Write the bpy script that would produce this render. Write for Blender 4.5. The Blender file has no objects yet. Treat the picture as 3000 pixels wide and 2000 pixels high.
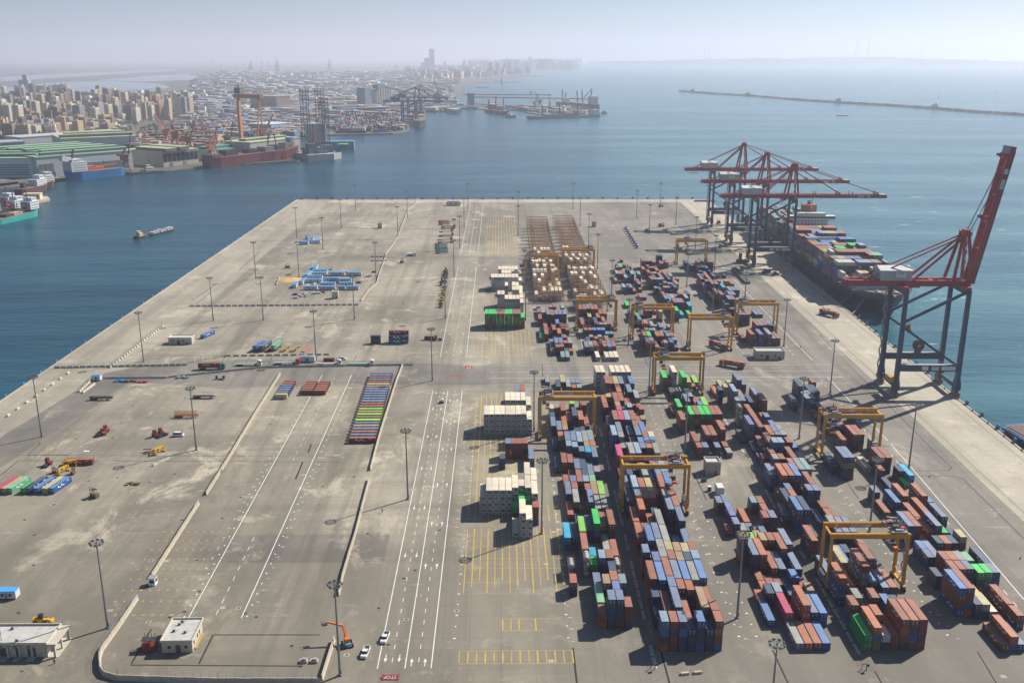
import bpy, math, random
from mathutils import Vector, Matrix
R = math.radians
rnd = random.Random(7)
# ---- settings of light, water, ground and air
SKYDUST = 0.4
SKYSTR = .056
SUNSTR = 5.0
EXPO = 0.56
VB = 1
SEA_A = (.004, .042, .072)
SEA_B = (.010, .070, .106)
SEA_C = (.026, .112, .145)
SEA_D = (.070, .185, .215)
GC1 = (.19, .172, .136)
GC2 = (.335, .303, .238)
GC3 = (.56, .50, .38)
HAZE = 0.85e-4
HAZEC = (.82, .87, 1.0)
HAZEG = .35
HAZETOP = 720
sc = bpy.context.scene
col = sc.collection
# ---------------------------------------------------------------- camera
H = 172.0
FPX = 2806.0                     # focal length in pixels of the 3000 x 2000 photograph
PITCH = math.atan((1000 - 168.4) / FPX)
YAW = math.atan(36 / FPX * math.cos(PITCH))
cam = bpy.data.cameras.new('camera')
cam.sensor_width = 36.0
cam.lens = FPX / 3000 * 36
cam.clip_start = 1.0
cam.clip_end = 60000
cam_ob = bpy.data.objects.new('camera', cam)
cam_ob.location = (0, 0, H)
cam_ob.rotation_euler = (math.pi / 2 - PITCH, 0, -YAW)
col.objects.link(cam_ob)
sc.camera = cam_ob
# ---------------------------------------------------------------- light
SUN_AZ = math.atan2(28.6, 19.9)   # from +Y towards +X
SUN_EL = R(41.0)
w = bpy.data.worlds.new('World'); sc.world = w; w.use_nodes = True
nt = w.node_tree
sky = nt.nodes.new('ShaderNodeTexSky'); sky.sky_type = 'NISHITA'; sky.sun_disc = False
sky.sun_elevation = SUN_EL; sky.sun_rotation = SUN_AZ
sky.altitude = 0; sky.air_density = 0.9; sky.dust_density = SKYDUST; sky.ozone_density = 8.0
bg = nt.nodes['Background']; bg.inputs['Strength'].default_value = SKYSTR
nt.links.new(sky.outputs[0], bg.inputs['Color'])
sun = bpy.data.lights.new('sun', 'SUN'); sun.energy = SUNSTR; sun.angle = R(0.55); sun.color = (1.0, 0.93, 0.82)
sun_ob = bpy.data.objects.new('sun', sun)
sd = Vector((math.sin(SUN_AZ) * math.cos(SUN_EL), math.cos(SUN_AZ) * math.cos(SUN_EL), math.sin(SUN_EL)))
sun_ob.rotation_euler = sd.to_track_quat('Z', 'Y').to_euler()
sun_ob.location = (200, 150, 400)
col.objects.link(sun_ob)
sc.view_settings.view_transform = 'Standard'; sc.view_settings.look = 'None'
sc.view_settings.exposure = EXPO; sc.view_settings.gamma = 1.0
sc.render.engine = 'CYCLES'
sc.cycles.max_bounces = 5; sc.cycles.diffuse_bounces = 2; sc.cycles.glossy_bounces = 2
sc.cycles.volume_bounces = VB
sc.cycles.caustics_reflective = False; sc.cycles.caustics_refractive = False
try:
    sc.cycles.use_denoising = True
except Exception: pass
# ---------------------------------------------------------------- helpers
_cp, _sp = math.cos(PITCH), math.sin(PITCH)
FW = Vector((math.sin(YAW) * _cp, math.cos(YAW) * _cp, -_sp)); RT = Vector((math.cos(YAW), -math.sin(YAW), 0)); UP = RT.cross(FW)
def at(px, py, z=0.0):
    'point of the place seen at a pixel of the photograph, on the level z'
    d = FW + RT * ((px - 1500) / FPX) - UP * ((py - 1000) / FPX)
    t = (z - H) / d.z
    return Vector((0, 0, H)) + d * t
def zat(ox, oy, s):
    return lambda a, b, z=0.0: at(ox + a / s, oy + b / s, z)
class MB:
    def __init__(s): s.v = []; s.f = []; s.m = []
    def quad(s, a, b, c, d, m=0):
        n = len(s.v); s.v += [tuple(a), tuple(b), tuple(c), tuple(d)]; s.f.append((n, n+1, n+2, n+3)); s.m.append(m)
    def box(s, cx, cy, z0, sx, sy, sz, rot=0.0, m=0, mt=None, taper=1.0):
        n = len(s.v); c, q = math.cos(rot), math.sin(rot)
        for k, z in ((1.0, z0), (taper, z0 + sz)):
            for dx, dy in ((-1, -1), (1, -1), (1, 1), (-1, 1)):
                x, y = dx * sx / 2 * k, dy * sy / 2 * k
                s.v.append((cx + x * c - y * q, cy + x * q + y * c, z))
        s.f += [(n, n+3, n+2, n+1), (n+4, n+5, n+6, n+7), (n, n+1, n+5, n+4), (n+1, n+2, n+6, n+5), (n+2, n+3, n+7, n+6), (n+3, n, n+4, n+7)]
        s.m += [m, m if mt is None else mt, m, m, m, m]
    def beam(s, p, q, w, h=None, m=0, w2=None, h2=None):
        p, q = Vector(p), Vector(q); h = w if h is None else h
        w2 = w if w2 is None else w2; h2 = h if h2 is None else h2
        d = (q - p).normalized(); u = Vector((0, 0, 1)) if abs(d.z) < .95 else Vector((0, 1, 0))
        a = d.cross(u).normalized(); b = a.cross(d).normalized(); n = len(s.v)
        for o, ww, hh in ((p, w, h), (q, w2, h2)):
            for i, j in ((-1, -1), (1, -1), (1, 1), (-1, 1)): s.v.append(tuple(o + a * (i * ww / 2) + b * (j * hh / 2)))
        s.f += [(n, n+1, n+2, n+3), (n+7, n+6, n+5, n+4), (n, n+4, n+5, n+1), (n+1, n+5, n+6, n+2), (n+2, n+6, n+7, n+3), (n+3, n+7, n+4, n)]
        s.m += [m] * 6
    def tube(s, p, q, r, r2=None, n=8, m=0, caps=True):
        p, q = Vector(p), Vector(q); r2 = r if r2 is None else r2
        d = (q - p).normalized(); u = Vector((0, 0, 1)) if abs(d.z) < .95 else Vector((1, 0, 0))
        a = d.cross(u).normalized(); b = a.cross(d).normalized(); k = len(s.v)
        for o, rr in ((p, r), (q, r2)):
            for i in range(n):
                t = 2 * math.pi * i / n; s.v.append(tuple(o + a * (math.cos(t) * rr) + b * (math.sin(t) * rr)))
        for i in range(n):
            j = (i + 1) % n; s.f.append((k+i, k+n+i, k+n+j, k+j)); s.m.append(m)
        if caps:
            s.f.append(tuple(range(k, k+n))); s.m.append(m); s.f.append(tuple(range(k+2*n-1, k+n-1, -1))); s.m.append(m)
    def prism(s, poly, z0, z1, m=0, mt=None, top=None):
        n = len(s.v); k = len(poly); top = top or poly
        for x, y in poly: s.v.append((x, y, z0))
        for x, y in top: s.v.append((x, y, z1))
        for i in range(k):
            j = (i+1) % k; s.f.append((n+i, n+j, n+k+j, n+k+i)); s.m.append(m)
        s.f.append(tuple(range(n+k, n+2*k))); s.m.append(m if mt is None else mt)
        s.f.append(tuple(range(n+k-1, n-1, -1))); s.m.append(m)
    def sheet(s, poly, z, m=0):
        n = len(s.v); s.v += [(p[0], p[1], z) for p in poly]; s.f.append(tuple(range(n, n+len(poly)))); s.m.append(m)
    def line(s, p, q, w, z, m=0):
        p, q = Vector(p[:2]), Vector(q[:2]); d = (q-p).normalized(); a = Vector((-d.y, d.x)) * w / 2
        s.quad((*(p+a), z), (*(p-a), z), (*(q-a), z), (*(q+a), z), m)
    def mesh(s, name, mats, smooth=False):
        me = bpy.data.meshes.new(name); me.from_pydata(s.v, [], s.f)
        for x in (mats if isinstance(mats, (list, tuple)) else [mats]): me.materials.append(x)
        me.polygons.foreach_set('material_index', s.m)
        if smooth: me.polygons.foreach_set('use_smooth', [True] * len(s.f))
        me.update(); me.validate(); return me
    def build(s, name, mats, parent=None, loc=None, rz=0.0, smooth=False):
        return link(name, s.mesh(name, mats, smooth), parent, loc, rz)
def link(name, me, parent=None, loc=None, rz=0.0):
    o = bpy.data.objects.new(name, me); col.objects.link(o)
    if parent is not None: o.parent = parent
    if loc is not None: o.location = loc
    if rz: o.rotation_euler = (0, 0, rz)
    return o
def tag(o, label=None, cat=None, group=None, kind=None):
    if label: o['label'] = label
    if cat: o['category'] = cat
    if group: o['group'] = group
    if kind: o['kind'] = kind
    return o
def thing(name, label, cat, loc=(0, 0, 0), rz=0.0, group=None):
    return tag(link(name, None, None, loc, rz), label, cat, group)
def dup(o, loc=None, rz=None, label=None, group=None, parent=None):
    c = o.copy(); col.objects.link(c)
    if parent is not None: c.parent = parent
    if loc is not None: c.location = loc
    if rz is not None: c.rotation_euler = (0, 0, rz)
    if label: c['label'] = label
    if group: c['group'] = group
    for ch in KIDS.get(o.name, ()): 
        pass
    for ch in o.children: dup(ch, parent=c)
    return c
KIDS = {}
ORD = ['zeroth','first','second','third','fourth','fifth','sixth','seventh','eighth','ninth','tenth','eleventh','twelfth','thirteenth','fourteenth','fifteenth','sixteenth','seventeenth','eighteenth','nineteenth','twentieth']
TENS = {2:'twenty',3:'thirty',4:'forty',5:'fifty',6:'sixty',7:'seventy',8:'eighty',9:'ninety'}
def od(n):
    if n <= 20: return ORD[n]
    if n % 10 == 0: return {3:'thirtieth',4:'fortieth',5:'fiftieth'}.get(n // 10, str(n))
    if n < 100: return TENS[n // 10] + '-' + ORD[n % 10]
    return '%dth' % n
# ---------------------------------------------------------------- materials
MATS = {}
def M(name, c, rough=.6, metal=0.0, var=.18, scale=.6, bump=0.0, dirt=None, dirt_amt=0.0, stretch=(1, 1, 1), ribs=None, detail=4, spec=None, coord='Object'):
    if name in MATS: return MATS[name]
    m = bpy.data.materials.new(name); m.use_nodes = True; n = m.node_tree; b = n.nodes['Principled BSDF']
    b.inputs['Roughness'].default_value = rough; b.inputs['Metallic'].default_value = metal
    if spec is not None: b.inputs['Specular IOR Level'].default_value = spec
    tc = n.nodes.new('ShaderNodeTexCoord'); mp = n.nodes.new('ShaderNodeMapping'); mp.inputs['Scale'].default_value = stretch
    n.links.new(tc.outputs[coord], mp.inputs['Vector'])
    nz = n.nodes.new('ShaderNodeTexNoise'); nz.inputs['Scale'].default_value = scale; nz.inputs['Detail'].default_value = detail; nz.inputs['Roughness'].default_value = .65
    n.links.new(mp.outputs[0], nz.inputs['Vector'])
    cr = n.nodes.new('ShaderNodeValToRGB')
    lo = [x * (1 - var) for x in c]; hi = [min(1, x * (1 + var)) for x in c]
    cr.color_ramp.elements[0].position = .3; cr.color_ramp.elements[1].position = .7
    cr.color_ramp.elements[0].color = (*lo, 1); cr.color_ramp.elements[1].color = (*hi, 1)
    n.links.new(nz.outputs['Fac'], cr.inputs['Fac']); outc = cr.outputs['Color']
    oi = n.nodes.new('ShaderNodeObjectInfo')
    hs = n.nodes.new('ShaderNodeHueSaturation'); mr = n.nodes.new('ShaderNodeMapRange'); mr.inputs['To Min'].default_value = .86; mr.inputs['To Max'].default_value = 1.14
    n.links.new(oi.outputs['Random'], mr.inputs['Value']); n.links.new(mr.outputs[0], hs.inputs['Value']); n.links.new(outc, hs.inputs['Color']); outc = hs.outputs[0]
    if dirt:
        n2 = n.nodes.new('ShaderNodeTexNoise'); n2.inputs['Scale'].default_value = scale * 2.7; n2.inputs['Detail'].default_value = 6
        n.links.new(mp.outputs[0], n2.inputs['Vector'])
        r2 = n.nodes.new('ShaderNodeValToRGB'); r2.color_ramp.elements[0].position = .52; r2.color_ramp.elements[1].position = .72
        n.links.new(n2.outputs['Fac'], r2.inputs['Fac'])
        ml = n.nodes.new('ShaderNodeMath'); ml.operation = 'MULTIPLY'; ml.inputs[1].default_value = dirt_amt; n.links.new(r2.outputs['Color'], ml.inputs[0])
        mx = n.nodes.new('ShaderNodeMix'); mx.data_type = 'RGBA'; n.links.new(ml.outputs[0], mx.inputs['Factor']); n.links.new(outc, mx.inputs['A']); mx.inputs['B'].default_value = (*dirt, 1)
        outc = mx.outputs['Result']
    n.links.new(outc, b.inputs['Base Color'])
    if ribs:
        wv = n.nodes.new('ShaderNodeTexWave'); wv.wave_type = 'BANDS'; wv.bands_direction = ribs[0] if len(ribs[0]) == 1 else 'DIAGONAL'
        wv.inputs['Scale'].default_value = ribs[1]; wv.inputs['Distortion'].default_value = 0
        n.links.new(tc.outputs['Object'], wv.inputs['Vector'])
        bp = n.nodes.new('ShaderNodeBump'); bp.inputs['Strength'].default_value = ribs[2]; bp.inputs['Distance'].default_value = .05
        n.links.new(wv.outputs['Fac'], bp.inputs['Height']); n.links.new(bp.outputs[0], b.inputs['Normal'])
    elif bump:
        bp = n.nodes.new('ShaderNodeBump'); bp.inputs['Strength'].default_value = bump; bp.inputs['Distance'].default_value = .05
        n.links.new(nz.outputs['Fac'], bp.inputs['Height']); n.links.new(bp.outputs[0], b.inputs['Normal'])
    MATS[name] = m; return m
STEEL_DK = M('dark_steel', (.035, .037, .04), .6)
RUBBER = M('tyre_rubber', (.02, .02, .02), .85)
GLASS = M('dark_glass', (.02, .03, .04), .12, var=.05)
WHITE = M('white_paint', (.72, .72, .70), .5, var=.06)
GREY = M('grey_paint', (.30, .31, .32), .55, var=.1)
CONC = M('barrier_concrete', (.42, .39, .33), .85, scale=1.5, var=.15)
YELLOW = M('crane_yellow', (.60, .29, .03), .45, var=.12, scale=.5)
RED = M('red_paint', (.42, .035, .03), .45, var=.12)
ORANGE = M('orange_paint', (.55, .14, .03), .45, var=.12)
TEALP = M('teal_paint', (.03, .16, .18), .5, var=.12)
BLUEP = M('blue_paint', (.05, .22, .48), .45, var=.1)
# ---------------------------------------------------------------- sea, pier, ground
SEA = -4.0
def sea_mat():
    m = bpy.data.materials.new('sea_water'); m.use_nodes = True; n = m.node_tree; b = n.nodes['Principled BSDF']
    tc = n.nodes.new('ShaderNodeTexCoord')
    def noise(scale, stretch=(1, 1, 1), detail=4):
        mp = n.nodes.new('ShaderNodeMapping'); mp.inputs['Scale'].default_value = stretch; mp.inputs['Rotation'].default_value = (0, 0, R(18))
        n.links.new(tc.outputs['Object'], mp.inputs['Vector'])
        z = n.nodes.new('ShaderNodeTexNoise'); z.inputs['Scale'].default_value = scale; z.inputs['Detail'].default_value = detail; z.inputs['Roughness'].default_value = .6
        n.links.new(mp.outputs[0], z.inputs['Vector']); return z
    big = noise(.0042, (.35, 1.9, 1), 8)
    cr = n.nodes.new('ShaderNodeValToRGB'); e = cr.color_ramp.elements
    e[0].position = .42; e[0].color = (*SEA_A, 1); e[1].position = .60; e[1].color = (*SEA_B, 1)
    n.links.new(big.outputs['Fac'], cr.inputs['Fac'])
    # paler green sea on the ship quay side: sun glint painted into the colour
    sx = n.nodes.new('ShaderNodeSeparateXYZ'); n.links.new(tc.outputs['Object'], sx.inputs[0])
    mr = n.nodes.new('ShaderNodeMapRange'); mr.inputs['From Min'].default_value = -150; mr.inputs['From Max'].default_value = 420; mr.interpolation_type = 'SMOOTHSTEP'
    n.links.new(sx.outputs['X'], mr.inputs['Value'])
    mx = n.nodes.new('ShaderNodeMix'); mx.data_type = 'RGBA'; n.links.new(mr.outputs[0], mx.inputs['Factor']); n.links.new(cr.outputs['Color'], mx.inputs['A'])
    c2 = n.nodes.new('ShaderNodeValToRGB'); e = c2.color_ramp.elements; e[0].position = .42; e[0].color = (*SEA_C, 1); e[1].position = .60; e[1].color = (*SEA_D, 1)
    n.links.new(big.outputs['Fac'], c2.inputs['Fac']); n.links.new(c2.outputs['Color'], mx.inputs['B'])
    # whitecaps
    wc = noise(.09, (.35, 1, 1), 5); wr = n.nodes.new('ShaderNodeValToRGB'); wr.color_ramp.elements[0].position = .66; wr.color_ramp.elements[1].position = .72
    n.links.new(wc.outputs['Fac'], wr.inputs['Fac'])
    ml = n.nodes.new('ShaderNodeMath'); ml.operation = 'MULTIPLY'; n.links.new(wr.outputs['Color'], ml.inputs[0]); n.links.new(mr.outputs[0], ml.inputs[1])
    m3 = n.nodes.new('ShaderNodeMix'); m3.data_type = 'RGBA'; n.links.new(ml.outputs[0], m3.inputs['Factor']); n.links.new(mx.outputs['Result'], m3.inputs['A']); m3.inputs['B'].default_value = (.45, .5, .5, 1)
    n.links.new(m3.outputs['Result'], b.inputs['Base Color'])
    b.inputs['Roughness'].default_value = .22; b.inputs['IOR'].default_value = 1.33; b.inputs['Specular IOR Level'].default_value = .22
    w1 = noise(.16, (.45, 1.2, 1), 7); w2 = noise(.018, (.4, 1.3, 1), 3)
    ad = n.nodes.new('ShaderNodeMath'); ad.operation = 'MULTIPLY_ADD'; ad.inputs[1].default_value = 3.0; n.links.new(w2.outputs['Fac'], ad.inputs[0]); n.links.new(w1.outputs['Fac'], ad.inputs[2])
    bp = n.nodes.new('ShaderNodeBump'); bp.inputs['Strength'].default_value = .55; bp.inputs['Distance'].default_value = 1.6
    n.links.new(ad.outputs[0], bp.inputs['Height']); n.links.new(bp.outputs[0], b.inputs['Normal'])
    return m
mb = MB(); mb.sheet([(-19000, -700), (19000, -700), (19000, 30000), (-19000, 30000)], SEA)
tag(mb.build('sea_water', sea_mat()), kind='structure')

def ground_mat(name, c1, c2, c3, streak=.5, speck=.25, zones=False, rough=.8):
    'concrete yard: broad soiling, tyre streaks along the lanes, fine grain, pale dust patches'
    m = bpy.data.materials.new(name); m.use_nodes = True; n = m.node_tree; b = n.nodes['Principled BSDF']; b.inputs['Roughness'].default_value = rough
    b.inputs['Specular IOR Level'].default_value = .35
    tc = n.nodes.new('ShaderNodeTexCoord')
    def noise(scale, stretch, detail, rough=.6, rot=0):
        mp = n.nodes.new('ShaderNodeMapping'); mp.inputs['Scale'].default_value = stretch; mp.inputs['Rotation'].default_value = (0, 0, rot)
        n.links.new(tc.outputs['Object'], mp.inputs['Vector'])
        z = n.nodes.new('ShaderNodeTexNoise'); z.inputs['Scale'].default_value = scale; z.inputs['Detail'].default_value = detail; z.inputs['Roughness'].default_value = rough
        z.inputs['Distortion'].default_value = .4
        n.links.new(mp.outputs[0], z.inputs['Vector']); return z
    def ramp(z, p0, p1, a=(0, 0, 0, 1), d=(1, 1, 1, 1)):
        r = n.nodes.new('ShaderNodeValToRGB'); r.color_ramp.elements[0].position = p0; r.color_ramp.elements[1].position = p1
        r.color_ramp.elements[0].color = a; r.color_ramp.elements[1].color = d; n.links.new(z.outputs['Fac'], r.inputs['Fac']); return r
    def mix(f, a, bcol, k=1.0):
        ml = n.nodes.new('ShaderNodeMath'); ml.operation = 'MULTIPLY'; ml.inputs[1].default_value = k; n.links.new(f, ml.inputs[0])
        x = n.nodes.new('ShaderNodeMix'); x.data_type = 'RGBA'; n.links.new(ml.outputs[0], x.inputs['Factor']); n.links.new(a, x.inputs['A'])
        if isinstance(bcol, tuple): x.inputs['B'].default_value = (*bcol, 1)
        else: n.links.new(bcol, x.inputs['B'])
        return x.outputs['Result']
    dk = lambda k: tuple(x * k for x in c1)
    base = ramp(noise(.009, (1, .6, 1), 9, .68), .42, .58, (*c1, 1), (*c2, 1)).outputs['Color']
    o = mix(ramp(noise(.03, (1, .5, 1), 8, .7, .6), .47, .62).outputs['Color'], base, tuple((x + y) / 2 * 1.06 for x, y in zip(c2, c3)), .42)
    o = mix(ramp(noise(.06, (1, .045, 1), 6), .50, .63).outputs['Color'], o, dk(.66), streak)             # tyre streaks along the lanes
    o = mix(ramp(noise(.2, (1, .03, 1), 4), .54, .66).outputs['Color'], o, dk(.6), streak * .6)
    o = mix(ramp(noise(.05, (.06, 1, 1), 6), .53, .66).outputs['Color'], o, dk(.7), streak * .8)           # and across
    o = mix(ramp(noise(.035, (1, .7, 1), 10, .74, .5), .555, .64).outputs['Color'], o, c3, .8)               # pale dust patches
    o = mix(ramp(noise(.09, (.5, 1, 1), 9, .75, .2), .59, .66).outputs['Color'], o, tuple(x * 1.08 for x in c3), .6)
    o = mix(ramp(noise(.35, (1, .5, 1), 6, .7), .62, .70).outputs['Color'], o, dk(.4), speck)                # oil spots
    o = mix(ramp(noise(.10, (1, .8, 1), 8, .72, .3), .58, .68).outputs['Color'], o, dk(.55), .45)            # dark stains
    if zones:                                                                                                       # darker tone over the near yard, greyer over the stack lanes, with a ragged edge
        sx = n.nodes.new('ShaderNodeSeparateXYZ'); n.links.new(tc.outputs['Object'], sx.inputs[0]); rag = noise(.012, (1, 1, 1), 6, .65)
        def edge(out, a, b_, wob):
            ad = n.nodes.new('ShaderNodeMath'); ad.operation = 'MULTIPLY_ADD'; ad.inputs[1].default_value = wob; n.links.new(rag.outputs['Fac'], ad.inputs[0]); n.links.new(out, ad.inputs[2])
            m_ = n.nodes.new('ShaderNodeMapRange'); m_.interpolation_type = 'SMOOTHSTEP'; m_.inputs['From Min'].default_value = a; m_.inputs['From Max'].default_value = b_; n.links.new(ad.outputs[0], m_.inputs['Value']); return m_.outputs[0]
        o = mix(edge(sx.outputs['Y'], 440, 350, 130), o, dk(.80), .46)
        o = mix(edge(sx.outputs['X'], 25, 75, 60), o, (.145, .14, .128), .42)
    bk = n.nodes.new('ShaderNodeTexBrick'); bk.inputs['Scale'].default_value = .1; bk.inputs['Mortar Size'].default_value = .012; bk.inputs['Brick Width'].default_value = 1.0; bk.inputs['Row Height'].default_value = .6; bk.offset = 0
    bk.inputs['Color1'].default_value = (0, 0, 0, 1); bk.inputs['Color2'].default_value = (.12, .12, .12, 1); bk.inputs['Mortar'].default_value = (1, 1, 1, 1); n.links.new(tc.outputs['Object'], bk.inputs['Vector'])
    o = mix(bk.outputs['Color'], o, dk(.6), .38)                                                               # slab joints
    g = noise(2.2, (1, 1, 1), 5, .7)
    o = mix(ramp(g, .35, .65).outputs['Color'], o, dk(.75), .25)
    n.links.new(o, b.inputs['Base Color'])
    bp = n.nodes.new('ShaderNodeBump'); bp.inputs['Strength'].default_value = .15; bp.inputs['Distance'].default_value = .05
    n.links.new(g.outputs['Fac'], bp.inputs['Height']); n.links.new(bp.outputs[0], b.inputs['Normal'])
    return m
G_YARD = ground_mat('yard_concrete', GC1, GC2, GC3, zones=True)
G_APRON = ground_mat('apron_concrete', (.37, .335, .265), (.47, .425, .335), (.58, .52, .41), .35, .12)
G_WEST = ground_mat('west_quay_concrete', tuple(x*.9 for x in GC2), tuple(x*1.12 for x in GC2), tuple(x*1.5 for x in GC2), .5, .15)
G_ROAD = ground_mat('road_asphalt', (.15, .14, .122), (.235, .218, .185), (.38, .34, .27), .5, .15)
G_DARK = ground_mat('sealed_patch', (.15, .138, .118), (.225, .205, .17), (.40, .355, .27), .5, .2)
PAINT_W = M('white_marking', (.62, .62, .60), .7, var=.14, scale=.25)
PAINT_Y = M('yellow_marking', (.58, .38, .03), .7, var=.22, scale=.2, dirt=(.25, .22, .17), dirt_amt=.6)
PAINT_R = M('red_marking', (.36, .03, .03), .7)
SLOT = M('drain_slot', (.018, .017, .016), .9)
RAILM = M('rail_steel', (.11, .085, .06), .6, var=.25)
QX = lambda Y: 239.7 + .0312 * (Y - 440)         # edge of the ship quay
LX = lambda Y: -261.5 + .0065 * (Y - 470)        # edge of the long west quay
pier = [(LX(60), 60), (QX(60), 60), (QX(440), 440), (QX(800), 800), (263.5, 1213), (-256.5, 1215), (LX(800), 800)]
mb = MB(); mb.prism([(p[0], p[1]) for p in pier], -9, 0)
tag(mb.build('pier_deck', G_YARD), kind='structure')
def sheet_obj(name, polys, z, mat):
    mb = MB()
    for p in polys: mb.sheet(p, z)
    return tag(mb.build(name, mat), kind='structure')
# apron strips along both quays and the far edge
wa = lambda p: at(*p)
west = [(LX(60) + .4, 60), (LX(1210) + .4, 1209), (-214, 1209), (-214, 900), (-214, 640), (-216, 500), (-220, 330), (-222, 60)]
east = [(178.5 + .0312 * (60 - 440) + 27, 60), (QX(60) - .4, 60), (QX(1209) - 2, 1209), (236 - 12, 1209), (205.5 + .0312 * 0, 440)]
sheet_obj('quay_apron', [east, [(-213.8, 1186), (223.5, 1186), (223.8, 1209), (-213.8, 1209)]], .004, G_APRON)
sheet_obj('west_quay', [west], .004, G_WEST)
# roads
sheet_obj('cross_road', [
    [(-24, 497), (196, 497), (201, 532), (-24, 532)],
    [(-205, 505), (-150, 492), (-90, 500), (-24, 497), (-24, 532), (-60, 540), (-150, 545), (-205, 536)],
    [(-20, 816), (190, 816), (192, 848), (-20, 848)]], .004, G_ROAD)
sheet_obj('quay_road', [[(172, 60), (191, 60), (203.5, 440), (223, 1180), (196, 1180), (182, 800), (176, 440)]], .0055, G_ROAD)
sheet_obj('west_road', [[(-240, 330), (-226, 330), (-205, 505), (-205, 536), (-225, 520), (-236, 430)]], .008, G_ROAD)
sheet_obj('runway_strip', [[(42.2, 240), (46.8, 240), (50.2, 480), (45.4, 480)], [(104.5, 240), (109.5, 240), (114, 490), (108.5, 490)], [(47.5, 545), (51, 545), (54, 690), (50, 690)], [(112, 545), (116.5, 545), (119, 800), (114.5, 800)]], .008, G_DARK)
sheet_obj('sealed_patch', [[(-112, 305), (-42, 305), (-42, 326), (-112, 326)]], .004, G_DARK)
# --- white and yellow markings
mk = MB()
Lw = lambda x, y0, y1, w=.28, z=.012: mk.line((x, y0), (x, y1), w, z)
for x in (-36.6, -28.5, -20.8): Lw(x, 243, 488, .28)
for x in (-36.3, -20.6): Lw(x, 548, 806); Lw(x, 858, 1165)
Lw(-28.4, 858, 1165, .22)
def dashes(x0, y0, x1, y1, on, off, w=.22, z=.012):
    p, q = Vector((x0, y0)), Vector((x1, y1)); L = (q-p).length; d = (q-p)/L; t = 0
    while t < L - on: mk.line(p + d*t, p + d*(t+on), w, z); t += on + off
for x in (-32.6, -24.7): dashes(x, 246, x, 486, 2.4, 4.2, .2)
for x in (-28.4,): dashes(x, 550, x, 806, 3, 5)
for x in (-32.4, -24.5): dashes(x, 860, x, 1160, 3, 6)
def arrow(x, y, d, L=3.8):
    w = .24; mk.quad((x-w/2, y, .012), (x+w/2, y, .012), (x+w/2, y+d*L*.6, .012), (x-w/2, y+d*L*.6, .012))
    mk.quad((x-.5, y+d*L*.55, .0125), (x+.5, y+d*L*.55, .0125), (x+.05, y+d*L, .0125), (x-.05, y+d*L, .0125))
for y in (244, 300, 332, 367, 405, 440, 470):
    for x in (-26.8, -22.8): arrow(x, y, 1)
for y in (250, 312, 350, 388, 425, 462, 486):
    for x in (-34.7, -30.6): arrow(x, y, -1)
for y in (560, 600, 645, 690, 735, 790):
    for x in (-33, -24): arrow(x, y, -1)
for y in (870, 930, 1000, 1080):
    for x in (-34.5, -26.5): arrow(x, y, 1)
# west lanes of the empty stack field
for (a, b) in (((1280, 1095), (1150, 1333)), ((974, 1095), (846, 1333)), ((1042, 1095), (0, 0))): pass
for x0, x1, y0, y1 in ((-100.3, -100.9, 270, 515), (-83.4, -84.3, 270, 515)): mk.line((x0, y0), (x1, y1), .3, .012)
dashes(-92, 272, -92.6, 330, 3, 4); dashes(-92.7, 395, -93, 512, 3, 5, .18)
for i in range(36):
    y = 271 + i * 6.7
    for x in (-101.9, -81.8):
        mk.box(x, y, .012, .5, .7, .002)
# crossroad lines
for y in (497.5, 507.5, 509, 519, 530.5): mk.line((-6, y), (192, y), .2, .012)
dashes(-4, 502.5, 190, 502.5, 4, 6, .16); dashes(-4, 525, 190, 525, 4, 6, .16)
for y in (818, 832, 846): mk.line((-15, y), (188, y), .18, .012)
# the dashed truck road along the quay
e = lambda px, py: at(px, py)
for (a, b, w) in (((2637, 1330), (3000, 1755), .32), ((2425, 1105), (2600, 1290), .32), ((2253, 925), (2380, 1055), .3), ((2100, 765), (2250, 922), .3), ((2640, 1335), (2610, 1300), .3)):
    p, q = e(*a), e(*b); mk.line(p, q, w, .012)
for (a, b) in (((2610, 1330), (3000, 1800)), ((2405, 1115), (2560, 1290)), ((2230, 935), (2330, 1045)), ((2080, 780), (2200, 900))):
    p, q = e(*a), e(*b); dashes(p.x, p.y, q.x, q.y, 3, 4.2, .26)
dashes(163, 240, 150.5, 420, .1, 100)
# short ticks of stack numbers along each block lane
for x, y0, y1, s in ((20.6, 258, 470, 6.4), (73.6, 258, 470, 6.4), (138.6, 258, 470, 6.4), (79.0, 258, 470, 6.4), (76.5, 555, 800, 6.6), (-14.6, 258, 470, 6.4), (-15.2, 560, 800, 6.6), (144, 555, 800, 6.6)):
    y = y0; i = 0
    while y < y1:
        mk.box(x + .012*(y-260), y, .012, .5 if i % 2 else .8, .5, .002); y += s; i += 1
tag(mk.build('lane_markings', PAINT_W), kind='structure')
# yellow stacking grid
mk = MB()
Lw = lambda x, y0, y1, w=.22, z=.012: mk.line((x, y0), (x, y1), w * 1.5, z)
for k in range(14):
    x = -12.8 + 2.62 * k
    segs = [(245, 251.5)] + ([(262, 268.5)] if k in (5, 6, 9, 7) else []) + [(284 + (k % 3) * 4, 330)] + ([(336, 480)] if k < 8 else [(336, 350)])
    for a, b in segs: Lw(x, a, b, .26 if k % 2 else .18)
for y, a, b in ((245, -12.8, 21), (251.5, -12.8, 21), (262, .3, 13.4), (268.5, .3, 18.6), (284, -10, 5), (291, -12.8, 5), (300, -12.8, 21), (307, -10, 21), (316, -12.8, 21), (324, -12.8, 21), (332, -12.8, 8), (345, -12.8, 8), (360, -12.8, 8), (385, -12.8, 8), (400, -12.8, 8), (430, -12.8, 8), (450, -12.8, 10), (480, -12.8, 10)):
    mk.line((a, y), (b, y), .16, .012)
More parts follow.
